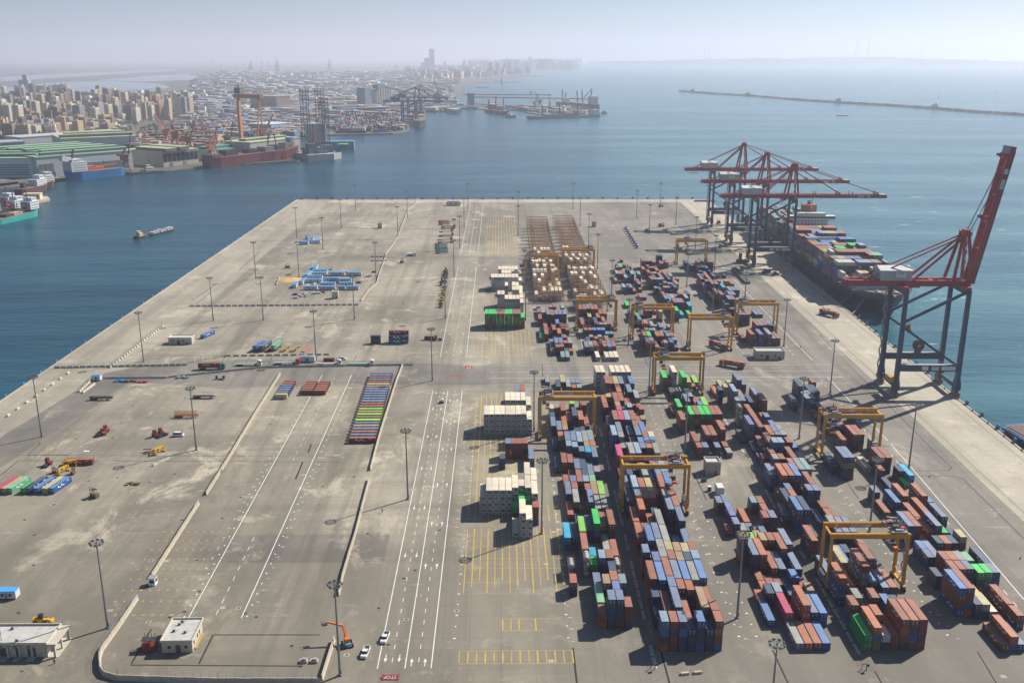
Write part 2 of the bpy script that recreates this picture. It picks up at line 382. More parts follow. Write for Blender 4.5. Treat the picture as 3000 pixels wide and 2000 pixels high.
for k in range(13):
    x = -14 + 2.7 * k; Lw(x, 548, 606, .2)
for k in range(11): Lw(-13.5 + 2.9 * k, 862, 1060, .22)
for r_ in range(9):
    for k in range(10):
        if r_ == 0: continue
        x = -133.5 + k * 3.0 + (8 - r_) * .0; mk.box(x + 6, 273.5 + r_ * 6.9, .012, .5, .8, .002)
tag(mk.build('yellow_bay_grid', PAINT_Y), kind='structure')
def lettering(name, text, loc, size, mat, rot=(0, 0, 0), parent=None, ext=.004):
    cu = bpy.data.curves.new(name, 'FONT'); cu.body = text; cu.size = size; cu.extrude = ext; cu.align_x = 'CENTER'; cu.align_y = 'CENTER'; cu.resolution_u = 2
    t = bpy.data.objects.new('tmp', cu); col.objects.link(t)
    me = bpy.data.meshes.new_from_object(t.evaluated_get(bpy.context.evaluated_depsgraph_get())); bpy.data.objects.remove(t); bpy.data.curves.remove(cu)
    me.materials.clear(); me.materials.append(mat)
    o = link(name, me, parent, loc); o.rotation_euler = rot; return o
def join_text(name, items, mat):
    mb = MB()
    for text, x, y, size, ang in items:
        o = lettering('t', text, (0, 0, 0), size, mat); c, s = math.cos(ang), math.sin(ang); n = len(mb.v)
        for v in o.data.vertices: mb.v.append((x + v.co.x*c - v.co.y*s, y + v.co.x*s + v.co.y*c, .014 + v.co.z))
        for p in o.data.polygons: mb.f.append(tuple(n + i for i in p.vertices)); mb.m.append(0)
        me = o.data; bpy.data.objects.remove(o); bpy.data.meshes.remove(me)
    return tag(mb.build(name, mat), kind='structure')
join_text('bay_letters', [(ch, -124.3 + i * 3.0, 272.2, 2.0, R(90)) for i, ch in enumerate('HGFEDCBA')], PAINT_Y)
items = []
for i, nn in enumerate(range(1, 36, 2)):
    items += [(str(nn), -17.0, 331 + i * 7.0, 1.5, R(90)), (str(nn), 22.0, 256 + i * 6.6, 1.5, R(90)), (str(nn), 141.0, 256 + i * 6.6, 1.5, R(90)), (str(nn), 75.4, 250 + i * 6.6, 1.5, R(90)), (str(nn), -103.6, 272 + i * 7.4, 1.5, R(90)), (str(nn), -80.2, 272 + i * 7.4, 1.5, R(90))]
join_text('bay_numbers', items, PAINT_W)
# red stop boxes painted on the lanes
mk = MB()
p = at(1373, 1077); mk.box(p.x, p.y, .004, 4.6, 4.6, .004); p = at(1339, 1100); mk.box(p.x, p.y, .004, 9.5, 1.8, .004)
tag(mk.build('red_lane_boxes', PAINT_R), kind='structure')
p = at(1373, 1077); join_text('lane_letter', [('D', p.x, p.y, 3.6, R(180))], PAINT_W)
# drains, joints, rails
mk = MB()
def pl(pts, w, z=.006):
    q = [at(*a) for a in pts]
    for a, b in zip(q, q[1:]): mk.line(a, b, w, z)
z3 = lambda a, b: (a/2.351, 1333 + b/2.351)
pl([z3(905, 1435), z3(975, 1310)], .5); pl([z3(1000, 1260), z3(1045, 1195)], .5); pl([z3(900, 1443), z3(2080, 1450)], .5); pl([z3(1370, 1435), z3(1468, 1235)], .5); pl([z3(1468, 1235), z3(2200, 1235)], .5)
pl([z3(0, 140), z3(130, 36)], .5); pl([z3(130, 36), z3(2350, 46)], .35); pl([z3(40, -2), z3(2350, 10)], .3)
pl([(196, 1206), (86, 1271), (118, 1300), (80, 1332), (200, 1332)], .4)
pl([z3(2085, 45), z3(2035, 165)], .7); pl([(912, 1300), (903, 1325)], .7)
z4 = lambda a, b: (1000 + a/2.351, 1333 + b/2.351)
pl([z4(1595, 1325), z4(1622, 1568)], .6); pl([z4(2200, 1340), z4(2260, 1568)], .6)
z5 = lambda a, b: (2000 + a/2.351, 1333 + b/2.351)
pl([z5(620, 1340), z5(725, 1568)], .5); pl([z5(80, 130), z5(165, 310)], .4); pl([z5(1120, 165), z5(1210, 300)], .4); pl([z5(1245, 1345), z5(1370, 1568)], .5); pl([z5(2030, 1350), z5(2160, 1568)], .4)
pl([(2500, 1378), (2777, 1378), (2789, 1370), (2745, 1330), (2400, 980)], .4); pl([(2600, 1393), (2790, 1393), (2820, 1401), (3000, 1577)], .4)
pl([(380, 1041), (660, 1041)], .4); pl([(437, 1020), (380, 1041)], .4); pl([(562, 880), (630, 834)], .6); pl([(575, 890), (615, 858)], .5); pl([(700, 792), (760, 738)], .5)
pl([(1590, 1102), (1588, 1066)], .4); pl([(1890, 1050), (1897, 1070)], .4)
for a in ((1045, 1040), (893, 1040), (800, 1040), (660, 1040)): pl([a, (a[0] - 14, a[1] + 30)], .3)
for i in range(70):
    px, py = rnd.uniform(20, 1350), rnd.uniform(640, 1960); p = at(px, py)
    if p.x < -215: continue
    mk.box(p.x, p.y, .004, 1.0, 1.0, .004, 0, 0)
tag(mk.build('drain_slots', SLOT), kind='structure')
mk = MB()
for off in (-5.5, -31.0):
    for d in (-.35, .35):
        mk.line((QX(60) + off + d, 60), (QX(1200) + off + d + (2 if off < -20 else 0), 1200), .22, .01)
for x0, y0, x1, y1 in ((43.0, 242, 46.2, 480), (44.0, 242, 47.2, 480), (105.3, 242, 109.3, 490), (106.6, 242, 110.6, 490), (108, 242, 112.4, 490), (48, 548, 51.5, 690), (49.2, 548, 52.7, 690), (113, 548, 117.5, 800), (114.3, 548, 118.8, 800)):
    mk.line((x0, y0), (x1, y1), .3, .013)
tag(mk.build('crane_rails', RAILM), kind='structure')
mk = MB()
for x0, y0, x1, y1 in ((45.0, 242, 48.2, 470), (107.3, 242, 111.4, 480), (50.2, 548, 53.4, 690)):
    p, q = Vector((x0, y0)), Vector((x1, y1)); L = (q-p).length; d = (q-p)/L; t = 0
    while t < L - 7:
        if rnd.random() < .62:
            for dd in (0, .55): mk.line(p + d*t + Vector((dd, 0)), p + d*(t+5.4) + Vector((dd, 0)), .22, .016)
        t += 6.4
tag(mk.build('cable_trench_covers', PAINT_W), kind='structure')
# pale squares of manhole surrounds
mk = MB()
for px, py in ((1210, 1431), (1255, 1447), (1263, 1421), (1228, 1743), (1190, 1813), (1245, 1619), (1364, 1448), (1338, 1788), (1615, 1935), (1655, 1380), (1600, 1651), (1622, 1557), (653, 1779), (699, 1780), (435, 1821), (323, 1787), (488, 1642), (500, 1508), (443, 1641), (2155, 1813), (2940, 1980), (1016, 1917), (610, 1385), (892, 1390), (700, 1247)):
    p = at(px, py); mk.box(p.x, p.y, .004, 1.7, 1.4, .005); 
tag(mk.build('manhole_surrounds', G_APRON), kind='structure')
mk = MB()
for px, py in ((1210, 1431), (1255, 1447), (1263, 1421), (1228, 1743), (1190, 1813), (1245, 1619), (1338, 1788), (1016, 1917), (435, 1821), (699, 1780), (500, 1508), (443, 1641), (63, 1965), (610, 1385)):
    p = at(px, py); mk.box(p.x, p.y, .009, .8, .7, .004)
tag(mk.build('manhole_covers', SLOT), kind='structure')
# quay cope and fenders
mk = MB()
mk.prism([(LX(60), 60), (LX(60) + 1.1, 60), (LX(1213) + 1.1, 1213), (LX(1213), 1213)], 0, .35)
mk.prism([(QX(60) - 1.0, 60), (QX(60), 60), (QX(800), 800), (QX(800) - 1, 800)], 0, .3); mk.prism([(QX(800) - 1, 800), (QX(800), 800), (263, 1211.5), (262, 1211.5)], 0, .3)
mk.prism([(-255, 1213.5), (262, 1212), (262, 1213), (-255, 1214.7)], 0, .3)
tag(mk.build('quay_cope', G_APRON), kind='structure')
# ---------------------------------------------------------------- containers
CCOL = {  # body colour, sun-bleached dusty roof colour with sunlit brightness painted in, words
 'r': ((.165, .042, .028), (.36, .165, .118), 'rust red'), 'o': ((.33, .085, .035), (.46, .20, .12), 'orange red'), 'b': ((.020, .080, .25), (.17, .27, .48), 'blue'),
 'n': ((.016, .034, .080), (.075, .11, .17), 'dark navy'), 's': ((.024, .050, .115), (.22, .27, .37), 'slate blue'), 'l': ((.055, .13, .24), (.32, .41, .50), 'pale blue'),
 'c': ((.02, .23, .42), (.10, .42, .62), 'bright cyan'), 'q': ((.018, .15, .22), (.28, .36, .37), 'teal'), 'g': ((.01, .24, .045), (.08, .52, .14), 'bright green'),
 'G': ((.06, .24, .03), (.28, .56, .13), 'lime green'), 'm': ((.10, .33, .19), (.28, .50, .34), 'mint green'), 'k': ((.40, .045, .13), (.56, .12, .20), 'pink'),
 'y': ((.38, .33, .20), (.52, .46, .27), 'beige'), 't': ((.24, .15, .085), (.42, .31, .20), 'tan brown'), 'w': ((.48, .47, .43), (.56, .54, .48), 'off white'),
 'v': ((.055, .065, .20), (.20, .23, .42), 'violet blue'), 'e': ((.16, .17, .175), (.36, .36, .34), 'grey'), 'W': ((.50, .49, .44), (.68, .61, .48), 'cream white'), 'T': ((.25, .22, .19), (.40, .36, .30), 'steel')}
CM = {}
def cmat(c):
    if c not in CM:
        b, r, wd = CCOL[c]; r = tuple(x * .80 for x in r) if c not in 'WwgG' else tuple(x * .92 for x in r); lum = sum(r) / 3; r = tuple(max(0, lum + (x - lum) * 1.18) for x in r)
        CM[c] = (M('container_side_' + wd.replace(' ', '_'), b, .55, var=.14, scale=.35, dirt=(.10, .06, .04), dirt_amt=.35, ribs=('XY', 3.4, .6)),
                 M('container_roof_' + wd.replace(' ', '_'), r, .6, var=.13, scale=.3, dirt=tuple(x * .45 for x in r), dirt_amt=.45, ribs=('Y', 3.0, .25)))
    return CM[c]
CW, CH = 2.44, 2.58
LEN = {2: 6.06, 4: 12.19}
TEXTW = M('container_lettering', (.70, .70, .68), .6, var=.05)
RODM = M('lock_rod', (.20, .19, .18), .5)
def body_mb(L, c, mb=None, ox=0, oy=0, oz=0, mi=0, logo=True):
    'a box with its corner posts and top rails standing proud, origin at the middle of its foot'
    mb = mb or MB(); h = L / 2
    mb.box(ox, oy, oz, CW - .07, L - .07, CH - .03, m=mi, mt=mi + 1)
    for sx in (-1, 1):
        for sy in (-1, 1): mb.box(ox + sx * (CW/2 - .08), oy + sy * (h - .08), oz, .16, .16, CH, m=mi)
        mb.box(ox + sx * (CW/2 - .04), oy, oz + CH - .12, .08, L - .34, .12, m=mi); mb.box(ox + sx * (CW/2 - .04), oy, oz, .08, L - .34, .14, m=mi)
    for sy in (-1, 1): mb.box(ox, oy + sy * (h - .05), oz + CH - .13, CW - .34, .1, .13, m=mi)
    return mb
CMESH = {}
def body_mesh(c, L, logo):
    k = (c, L, logo)
    if k not in CMESH:
        mb = body_mb(LEN[L], c); h = LEN[L] / 2
        if logo:
            for s in (-1, 1):
                x = s * (CW/2 + .004)
                for t in range(logo):
                    y0 = -h * .45 + t * 1.15
                    mb.box(x, y0, 1.1 + .35 * (t % 2 == 0), .012, .8, .75 - .25 * (t % 2), m=2)
                mb.box(x, h * .6, 1.9, .012, 1.6, .28, m=2)
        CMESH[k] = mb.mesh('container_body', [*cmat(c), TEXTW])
    return CMESH[k]
DMESH = {}
def door_mesh(c, s):
    if (c, s) not in DMESH:
        mb = MB(); w = CW/2 - .18
        mb.box(s * (w/2 + .01), 0, .16, w, .05, CH - .32)
        for k in (.3, .75): mb.box(s * w * k, -.045, .12, .05, .05, CH - .22, m=1)
        mb.box(s * w * .55, -.03, 1.75, w * .5, .014, .22, m=2); mb.box(s * w * .5, -.03, 1.2, w * .3, .014, .14, m=2)
        DMESH[(c, s)] = mb.mesh('container_door', [cmat(c)[0], RODM, TEXTW])
    return DMESH[(c, s)]
UMESH = []
def reefer_unit():
    if not UMESH:
        mb = MB(); mb.box(0, 0, .2, CW - .4, .1, CH - .45); mb.box(0, -.06, 1.35, CW - .7, .04, .75, m=1); mb.tube((-.45, -.07, 1.72), (-.45, -.13, 1.72), .33, n=10, m=2); mb.box(.5, -.09, .35, .9, .08, .7, m=2); mb.box(-.6, -.09, .4, .5, .06, .5, m=1)
        UMESH.append(mb.mesh('cooling_unit', [M('reefer_front', (.42, .42, .40), .6), STEEL_DK, GREY]))
    return UMESH[0]
def tank_mesh():
    mb = MB()
    for sx in (-1, 1):
        for sy in (-1, 1): mb.box(sx * 1.14, sy * 2.95, 0, .14, .14, CH)
        for z in (.1, CH - .1): mb.beam((sx * 1.14, -2.95, z), (sx * 1.14, 2.95, z), .12)
    for sy in (-1, 1):
        for z in (.1, CH - .1): mb.beam((-1.14, sy * 2.95, z), (1.14, sy * 2.95, z), .12)
        mb.tube((0, sy * 2.6, 1.3), (0, sy * 2.9, 1.3), 1.08, .6, 14, m=1)
    mb.tube((0, -2.6, 1.3), (0, 2.6, 1.3), 1.08, n=14, m=1)
    for y in (-1.6, 0, 1.6): mb.box(0, y, 2.37, .8, .5, .12, m=2)
    return mb.mesh('tank_container', [M('tank_frame', (.16, .10, .08), .6), M('tank_shell', (.40, .39, .37), .35, .3, var=.12), WHITE])
DATA = {
'Af': (0.0050, '-92,6096,44g -65,6096,44g -39,6096,44g -12,6096,44r 14,6096,44r 41,6096,44g 67,6096,44g 94,6096,44r 120,6096,44r 147,6096,34g 149,6494,34W 43,6602,34W 70,6602,34W 96,6602,34W 123,6602,34W -10,6634,44W 17,6634,44W 149,6634,34W 97,6773,44W 123,6773,44W 150,6773,34W 124,6900,44W 151,6900,34W 98,6910,44W 45,7015,34W -60,7187,44W -34,7187,44W -7,7187,44W 19,7187,44W 46,7187,44W 72,7187,44W 99,7187,44W 125,7187,44W 152,7187,34W 21,7453,34W 47,7453,34W 74,7453,34W 100,7453,34W 153,7453,34W -5,7598,34W 22,7598,34W 48,7598,34W 75,7598,34W 101,7598,34W 128,7598,34W'),
'An': (0.0040, '54,3218,14W 80,3218,44W 105,3218,34W 131,3321,32r 55,3376,22g 106,3376,32g 131,3384,44W 80,3394,32g -73,3414,34W -47,3414,44W -22,3414,44W 4,3414,44W 29,3414,44W 55,3439,44W 106,3439,44W 80,3457,42W 132,3509,44W 106,3564,44W 6,3840,22n 133,3840,24s 31,3951,32s 57,3951,32r 82,3951,32r 108,3951,32r -69,4244,44W -44,4244,44W -18,4244,44W 7,4244,44W 33,4244,44W 58,4244,44W 84,4244,44W 109,4244,44W 135,4244,34W 135,4369,44W 33,4437,44W 59,4437,44W 84,4437,44W 110,4437,44W 136,4564,34e 85,4642,34s 111,4642,34r'),
'Bf': (0.0070, '393,4843,12r 421,4843,12e 311,4860,14n 366,4860,12e 366,4923,12l 394,4923,12s 421,4923,12s 256,4940,14e 339,4940,14y 369,5391,14q 397,5391,14q 315,5507,12r 343,5507,22r 425,5507,12r 370,5515,22r 343,5594,24s 371,5594,24v 398,5594,22r 426,5594,24e 317,5709,12b 399,5709,22r 262,5791,14g 290,5791,24r 372,5805,24o 318,5889,14r 345,5889,24r 428,5889,24r 263,5915,14n 291,5922,24r 401,5922,24r 374,6027,24b 292,6127,14r 265,6163,24r 347,6163,34r 320,6178,34s 375,6178,34s 402,6178,34s 430,6178,34s 293,6323,24e 321,6323,24r 432,6446,24e 349,6469,22s 377,6469,24r 268,6576,12s'),
'Bn': (0.0070, '318,2626,22r 345,2626,42s 371,2626,42s 398,2626,32r 319,2695,24m 372,2723,32v 345,2766,32t 398,2766,32q 372,2787,32o 240,2814,22r 319,2820,22s 241,2931,22T 294,2931,32T 320,2931,22g 347,2931,32l 373,2931,32r 400,2931,22T 294,2994,34r 321,2994,22c 400,2994,24r 374,3033,24e 321,3070,12q 348,3070,12e 242,3125,24c 269,3125,24n 295,3125,34G 401,3125,44r 322,3133,34n 348,3133,44g 375,3157,34r 270,3359,14r 350,3359,34s 376,3359,24e 403,3359,24e 297,3416,24e 271,3487,24s 377,3487,24t 404,3487,24G 351,3528,22r 298,3542,22r 298,3606,22v 325,3606,24r 351,3606,22l 378,3612,22m 352,3669,22n 378,3675,24s 405,3703,22e 326,3734,24s 352,3734,24n 247,3797,14n 273,3797,24r 300,3797,24r 406,3797,34s 380,3850,32c 353,3858,32s 327,3908,32l 380,3913,32t 301,3921,32l 407,3921,32o 354,3968,34l 380,3976,34e 327,3980,34s 301,3985,34s 407,3985,34q 248,4043,14n 275,4043,22r 275,4107,22o 302,4174,22t 250,4224,24s 409,4224,24r 303,4237,24o 382,4237,34o 330,4288,24r 356,4288,34n 304,4361,34r 410,4434,32r 251,4457,22w 278,4457,22t 411,4497,24r 358,4526,22G'),
'Cf': (-0.0030, '522,4870,44W 549,4870,44W 604,4870,44W 632,4870,44W 659,4870,44W 687,4870,44W 575,5384,14W 630,5384,14W 658,5384,14W 685,5384,14W 520,5510,24s 548,5510,24e 658,5510,24b 575,5522,24r 603,5522,14r 630,5522,24r 685,5522,24r 574,5813,12e 629,5813,12l 546,5881,24r 574,5881,24r 601,5881,22b 629,5881,22b 656,5881,22b 684,5881,12c 711,5881,12s 629,6015,22r 656,6015,22e 684,6015,22t 711,6015,22r 683,6091,24r 546,6114,14r 573,6186,14r 656,6186,24r 600,6205,24y 683,6284,24r 710,6284,24r 545,6310,34r 573,6310,34r 628,6310,34r 655,6310,34r 600,6329,34s'),
'Cn': (0.0130, '491,2502,42l 518,2502,42r 545,2502,42s 572,2502,32n 599,2502,42b 626,2502,32n 653,2502,42r 573,2565,34r 654,2565,42r 546,2580,44s 627,2580,44t 519,2599,34r 493,2620,22n 655,2628,34r 601,2680,42o 493,2683,32n 574,2689,42r 548,2705,42s 521,2740,44b 629,2740,44e 602,2743,44b 494,2746,44r 575,2752,44s 656,2752,44b 549,2768,44r 523,2865,42v 631,2865,42n 604,2867,42t 577,2877,42r 658,2877,42l 550,2892,42e 496,2920,42s 632,2928,42y 605,2931,42t 578,2940,42y 659,2940,42r 551,2955,42e 579,3003,44e 525,3005,44b 552,3018,44s 660,3025,34s 499,3075,34o 634,3075,22b 580,3127,44e 553,3143,34r 661,3149,44s 500,3200,34r 528,3245,44o 636,3245,44s 663,3274,44r 556,3342,42r 583,3342,42r 502,3364,34n 529,3369,42s 637,3369,42e 665,3398,42r 557,3406,44r 584,3406,44y 611,3427,34r 530,3432,44l 638,3432,44r 666,3461,44b 586,3551,44e 613,3551,34b 640,3556,44s 667,3586,44l 533,3615,34n 560,3651,32n 507,3750,44k 562,3774,44e 589,3774,44l 670,3774,44e 616,3831,42s 643,3831,42o 536,3895,32e 617,3895,42b 644,3895,42b 563,3898,32s 671,3898,42s 537,3958,42e 645,3958,42r 672,3961,42w 510,3979,44l 618,3979,44s 538,4021,44s 646,4021,44b 592,4043,34l 513,4170,34n 540,4170,44r 567,4170,44k 594,4170,44l 621,4170,44r 648,4170,34r 676,4238,32t 568,4296,42k 676,4301,42r 623,4333,42l 569,4359,42t 516,4402,32r 678,4402,32r 570,4426,44r 597,4426,44r 624,4426,34r 651,4426,34r 517,4465,34o 679,4465,44e 545,4552,32y 599,4552,44o 653,4552,44s 546,4615,54r 573,4682,44r 600,4682,44y 627,4682,44s 681,4682,44b'),
'Df': (0.0140, '932,4710,22e 906,4727,12r 882,4852,34g 908,4852,24r 986,4852,34g 1012,4852,24y 1038,4852,12r 934,4866,44W 1065,4924,14G 891,5502,32r 917,5502,32r 943,5502,22o 995,5502,32t 1048,5582,22b 1074,5582,12s 919,5650,34g 971,5650,34r 997,5650,34r 1075,5650,22s 893,5660,34r 1050,5738,24s 1076,5738,24r 947,5767,32b 973,5774,32e 921,5788,32r 951,6033,22o 1055,6033,14v 1107,6033,12s 1003,6070,14e 900,6109,14n 926,6123,24s 1083,6236,34y 902,6252,24r 928,6252,24g 954,6252,24n 1007,6362,24r 1033,6362,24s 930,6389,22r 956,6389,22y 1086,6448,14k 907,6616,14g 1040,6856,14o 1066,6856,14s 991,7051,24s 1017,7051,14r 939,7065,24l 1070,7172,22s 918,7396,14r 996,7396,24l 1022,7396,24b 1100,7396,34q 1048,7411,34l 971,7529,24o 946,7545,24l 998,7545,24r 1001,7800,24g 1079,7800,24r 976,7866,22n 1056,7979,12n 1059,8208,12r'),
'Dn': (0.0100, '902,2502,14e 929,2502,14o 956,2502,14r 983,2502,14b 849,2625,14b 1011,2625,24b 903,2627,24k 957,2627,34o 984,2627,24s 877,2741,22n 850,2749,12o 1012,2749,22t 905,2751,22l 959,2770,14n 878,2807,12o 1013,2821,12r 905,2837,12r 932,2837,12r 986,2837,22b 879,2870,12r 1014,2894,24s 960,2895,24s 933,2900,24r 879,2945,34s 906,2945,34o 988,2987,34r 853,3009,42r 1015,3018,34s 935,3051,32t 962,3051,32r 908,3102,22G 935,3114,22t 963,3160,22s 855,3223,12r 882,3223,22s 909,3223,12e 936,3223,12s 990,3223,32r 1017,3223,32s 883,3292,24v 937,3292,14o 1018,3336,22r 857,3402,22s 992,3402,22q 1019,3402,22r 884,3416,22s 890,3956,22r 917,3956,22s 971,3956,22s 1025,3956,12e 890,4028,24r 1025,4028,12r 944,4038,34r 971,4038,34r 1026,4104,34r 865,4231,34r 920,4301,34g 947,4301,34r 974,4301,34g 1001,4301,34g 1028,4301,34r 1055,4301,34r 868,4474,14r 895,4474,24g 1003,4502,22b 1030,4502,24G 950,4550,24s 1004,4572,14r 977,4626,24q'),
'Ef': (0.0050, '1139,4740,14o 1191,4769,22y 1269,4807,34s 1295,4807,24s 1192,4843,14y 1244,4843,14y 1199,6259,34g 1251,6350,14c 1303,6350,14g 1226,6492,34r 1252,6492,34s 1278,6492,34r 1330,6492,24c 1330,6616,34l 1201,6699,24s 1253,6728,24l 1279,6728,24r 1305,6728,32r 1331,6741,32r 1201,6834,24r 1383,6834,24n 1228,6936,32o 1254,6936,32s 1280,6936,22s 1306,6936,34n 1176,7033,22s 1281,7058,32s 1255,7102,32y 1359,7169,24t 1177,7214,34r 1203,7214,32s 1229,7214,32l 1255,7214,34s 1307,7214,34n 1256,7339,34r 1308,7400,34o 1204,7429,32r 1230,7429,32t 1361,7448,24e 1413,7448,12r 1205,7567,24r 1284,7649,24o 1180,7700,24o 1258,7759,22o 1232,7828,22r 1285,7854,34r 1207,7908,34r 1233,7908,34r 1259,7908,34s 1363,7923,24r 1415,7968,24r 1364,8128,32n 1390,8128,32n'),
'En': (0.0130, '1107,2502,24g 1134,2502,34o 1161,2502,22w 1188,2502,24r 1215,2502,44r 1242,2502,44r 1269,2502,44r 1162,2571,32o 1109,2626,32r 1217,2632,32b 1136,2668,32e 1163,2668,24n 1190,2668,32r 1218,2695,22b 1245,2730,34s 1272,2730,34r 1110,2744,44o 1137,2744,34o 1218,2758,34s 1192,2773,54r 1247,2855,44r 1166,2889,34y 1194,2940,24b 1114,3044,34r 1223,3107,32s 1250,3107,34s 1277,3107,34s 1224,3181,32e 1117,3233,44b 1144,3233,44n 1090,3281,24n 1225,3281,14s 1279,3281,12r 1306,3281,12r 1280,3344,14r 1146,3404,32o 1227,3454,32s 1254,3454,32s 1148,3539,44o 1175,3539,44r 1202,3539,44b 1121,3598,34s 1230,3656,34r 1257,3656,34q 1284,3656,34q 1177,3764,32e 1204,3764,32r 1151,3829,22r 1178,3829,32r 1313,3842,22q 1206,3884,42l 1233,3884,42l 1288,3947,32r 1315,3947,22b 1153,3972,14n 1180,3972,24r 1316,4010,22s 1235,4038,34o 1262,4038,34s 1289,4038,34e 1155,4099,44v 1128,4115,14n 1209,4133,34r 1291,4225,22b 1211,4257,34r 1158,4329,42T 1293,4329,22s 1294,4403,12r 1187,4489,32e 1214,4489,34s 1322,4489,34r 1268,4535,24n 1295,4535,12n 1188,4552,44l 1242,4610,24r 1135,4647,32n 1324,4647,24s'),
'Ff': (0.0210, '1568,4701,34n 1680,4840,22r 1561,5679,34r 1588,5679,22n 1616,5679,34v 1671,5679,34e 1698,5679,24s 1726,5679,24r 1535,5768,14r 1677,5978,24r 1704,5978,24s 1732,5978,24r 1759,5978,24s 1598,6152,34r 1625,6152,34s 1653,6152,34r 1767,6351,14s 1795,6351,14s 1576,6429,34s 1605,6468,44s 1632,6468,44r 1580,6603,44r 1555,6711,24r 1665,6711,34b 1692,6711,34s 1587,6941,44r 1615,6941,44s 1670,6941,34c 1725,6958,24t 1752,6958,24s 1780,6958,24s 1561,7032,42s 1619,7167,34r 1704,7256,22o 1759,7256,22t 1814,7274,14r 1622,7291,34o 1568,7351,32s 1655,7540,24s 1766,7582,12s 1821,7582,12s 1629,7611,22s 1711,7611,22l 1739,7611,14s 1684,7627,34s 1657,7664,34s 1630,7674,32o 1606,7832,24n 1633,7832,24n 1661,7832,34r 1743,7842,34r 1771,7842,34r 1689,7869,34n 1581,7951,24n'),
'Fn': (0.0130, '1519,2488,14r 1544,2488,24o 1570,2488,14s 1622,2603,22r 1521,2667,24n 1546,2667,24y 1572,2667,14W 1623,2667,24r 1470,2678,44b 1495,2678,44r 1599,2818,32g 1625,2818,32g 1650,2818,32s 1472,2842,22n 1523,2842,32r 1549,2842,32r 1574,2842,32s 1600,2899,32m 1524,2905,32r 1549,2905,32o 1575,2905,32e 1499,2968,22s 1703,2968,14n 1500,3031,22b 1552,3068,14r 1577,3068,22n 1603,3068,22o 1628,3068,22n 1680,3112,22y 1502,3150,34s 1527,3150,34r 1578,3150,24r 1604,3150,34s 1655,3195,12g 1682,3273,24s 1580,3275,24r 1631,3321,24o 1504,3363,14r 1556,3398,24b 1608,3452,24o 1684,3452,24r 1710,3452,12b 1506,3487,22s 1686,3629,12g 1712,3647,24c 1687,3692,22n 1458,3717,44s 1483,3717,44s 1433,3773,24n 1637,3773,34r 1663,3773,34r 1586,3789,14w 1691,4001,22e 1564,4033,24r 1615,4033,34r 1641,4033,34r 1566,4197,22r 1592,4197,22s 1618,4221,22r 1593,4285,24s 1720,4285,24b 1644,4315,14s 1671,4413,12m 1494,4532,24n 1571,4590,24q 1597,4590,24q 1624,4683,24n 1649,4683,24n'),
}
BLK = {'An': 'cream reefer block', 'Af': 'far reefer block', 'Bn': 'yellow bay block', 'Cn': 'middle gantry block', 'Dn': 'tower house block', 'En': 'nearest gantry block', 'Fn': 'dashed road block', 'Bf': 'left rack block', 'Cf': 'right rack block', 'Df': 'far middle block', 'Ef': 'twin gantry block', 'Ff': 'far roadside block'}
TIER = {1: 'on the ground', 2: 'second tier', 3: 'third tier', 4: 'fourth tier', 5: 'fifth tier'}
stacks = []
for g, (sl, body) in DATA.items():
    rr = random.Random(hash(g) % 1000 if False else sum(map(ord, g)))
    for it in body.split():
        x, y, q = it.split(','); x = int(x) / 10; y = int(y) / 10; t = int(q[0]); L = int(q[1]); c = q[2]
        cols_ = [c]
        for _ in range(t - 1):
            if c == 'W': cols_.append('W')
            elif c == 'T': cols_.append('T' if g in ('En', 'Bn') else 'r')
            elif g == 'Af': cols_.append(rr.choice('ggrr'))
            elif c == 'g' and g in ('An', 'Df'): cols_.append(rr.choice('ggr'))
            else: cols_.append(rr.choice('rrrrsssnnnbbolt') if rr.random() < .75 else c)
        stacks.append(dict(g=g, x=x, y=y + LEN[L] / 2, t=t, L=L, cols=cols_[::-1], sl=sl, col=c))
# low fill: stacks the photograph shows only as dark gaps between taller ones
for g in ('Bn', 'Cn', 'Cf', 'Df', 'Ef', 'Ff', 'En', 'Fn', 'Bf'):
    S = [s for s in stacks if s['g'] == g]; rr = random.Random(len(g) + sum(map(ord, g)))
    pit = 2.68; cols_ = sorted({round((s['x'] - s['sl'] * (s['y'] - 250)) / pit) for s in S}); cnt = {}
    for s in S: k = round((s['x'] - s['sl'] * (s['y'] - 250)) / pit); cnt[k] = cnt.get(k, 0) + 1
    for k in [k for k in cnt if cnt[k] >= 5]:
        C_ = sorted([s for s in S if round((s['x'] - s['sl'] * (s['y'] - 250)) / pit) == k], key=lambda s: s['y'])
        for a, b in zip(C_, C_[1:]):
            g0 = a['y'] + LEN[a['L']] / 2; g1 = b['y'] - LEN[b['L']] / 2
            while g1 - g0 > 6.4 and g1 - g0 < 34:
                L = 4 if g1 - g0 > 12.6 else 2
                if rr.random() < .8:
                    t = min(a['t'], b['t']) - (1 if rr.random() < .6 else 0)
                    if t >= 1: stacks.append(dict(g=g, x=a['x'] + a['sl'] * (g0 - a['y']), y=g0 + .2 + LEN[L] / 2, t=t, L=L, cols=[rr.choice('rrsnnn') for _ in range(t)], sl=a['sl'], col='n'))
                g0 += LEN[L] + .3
boxes = []
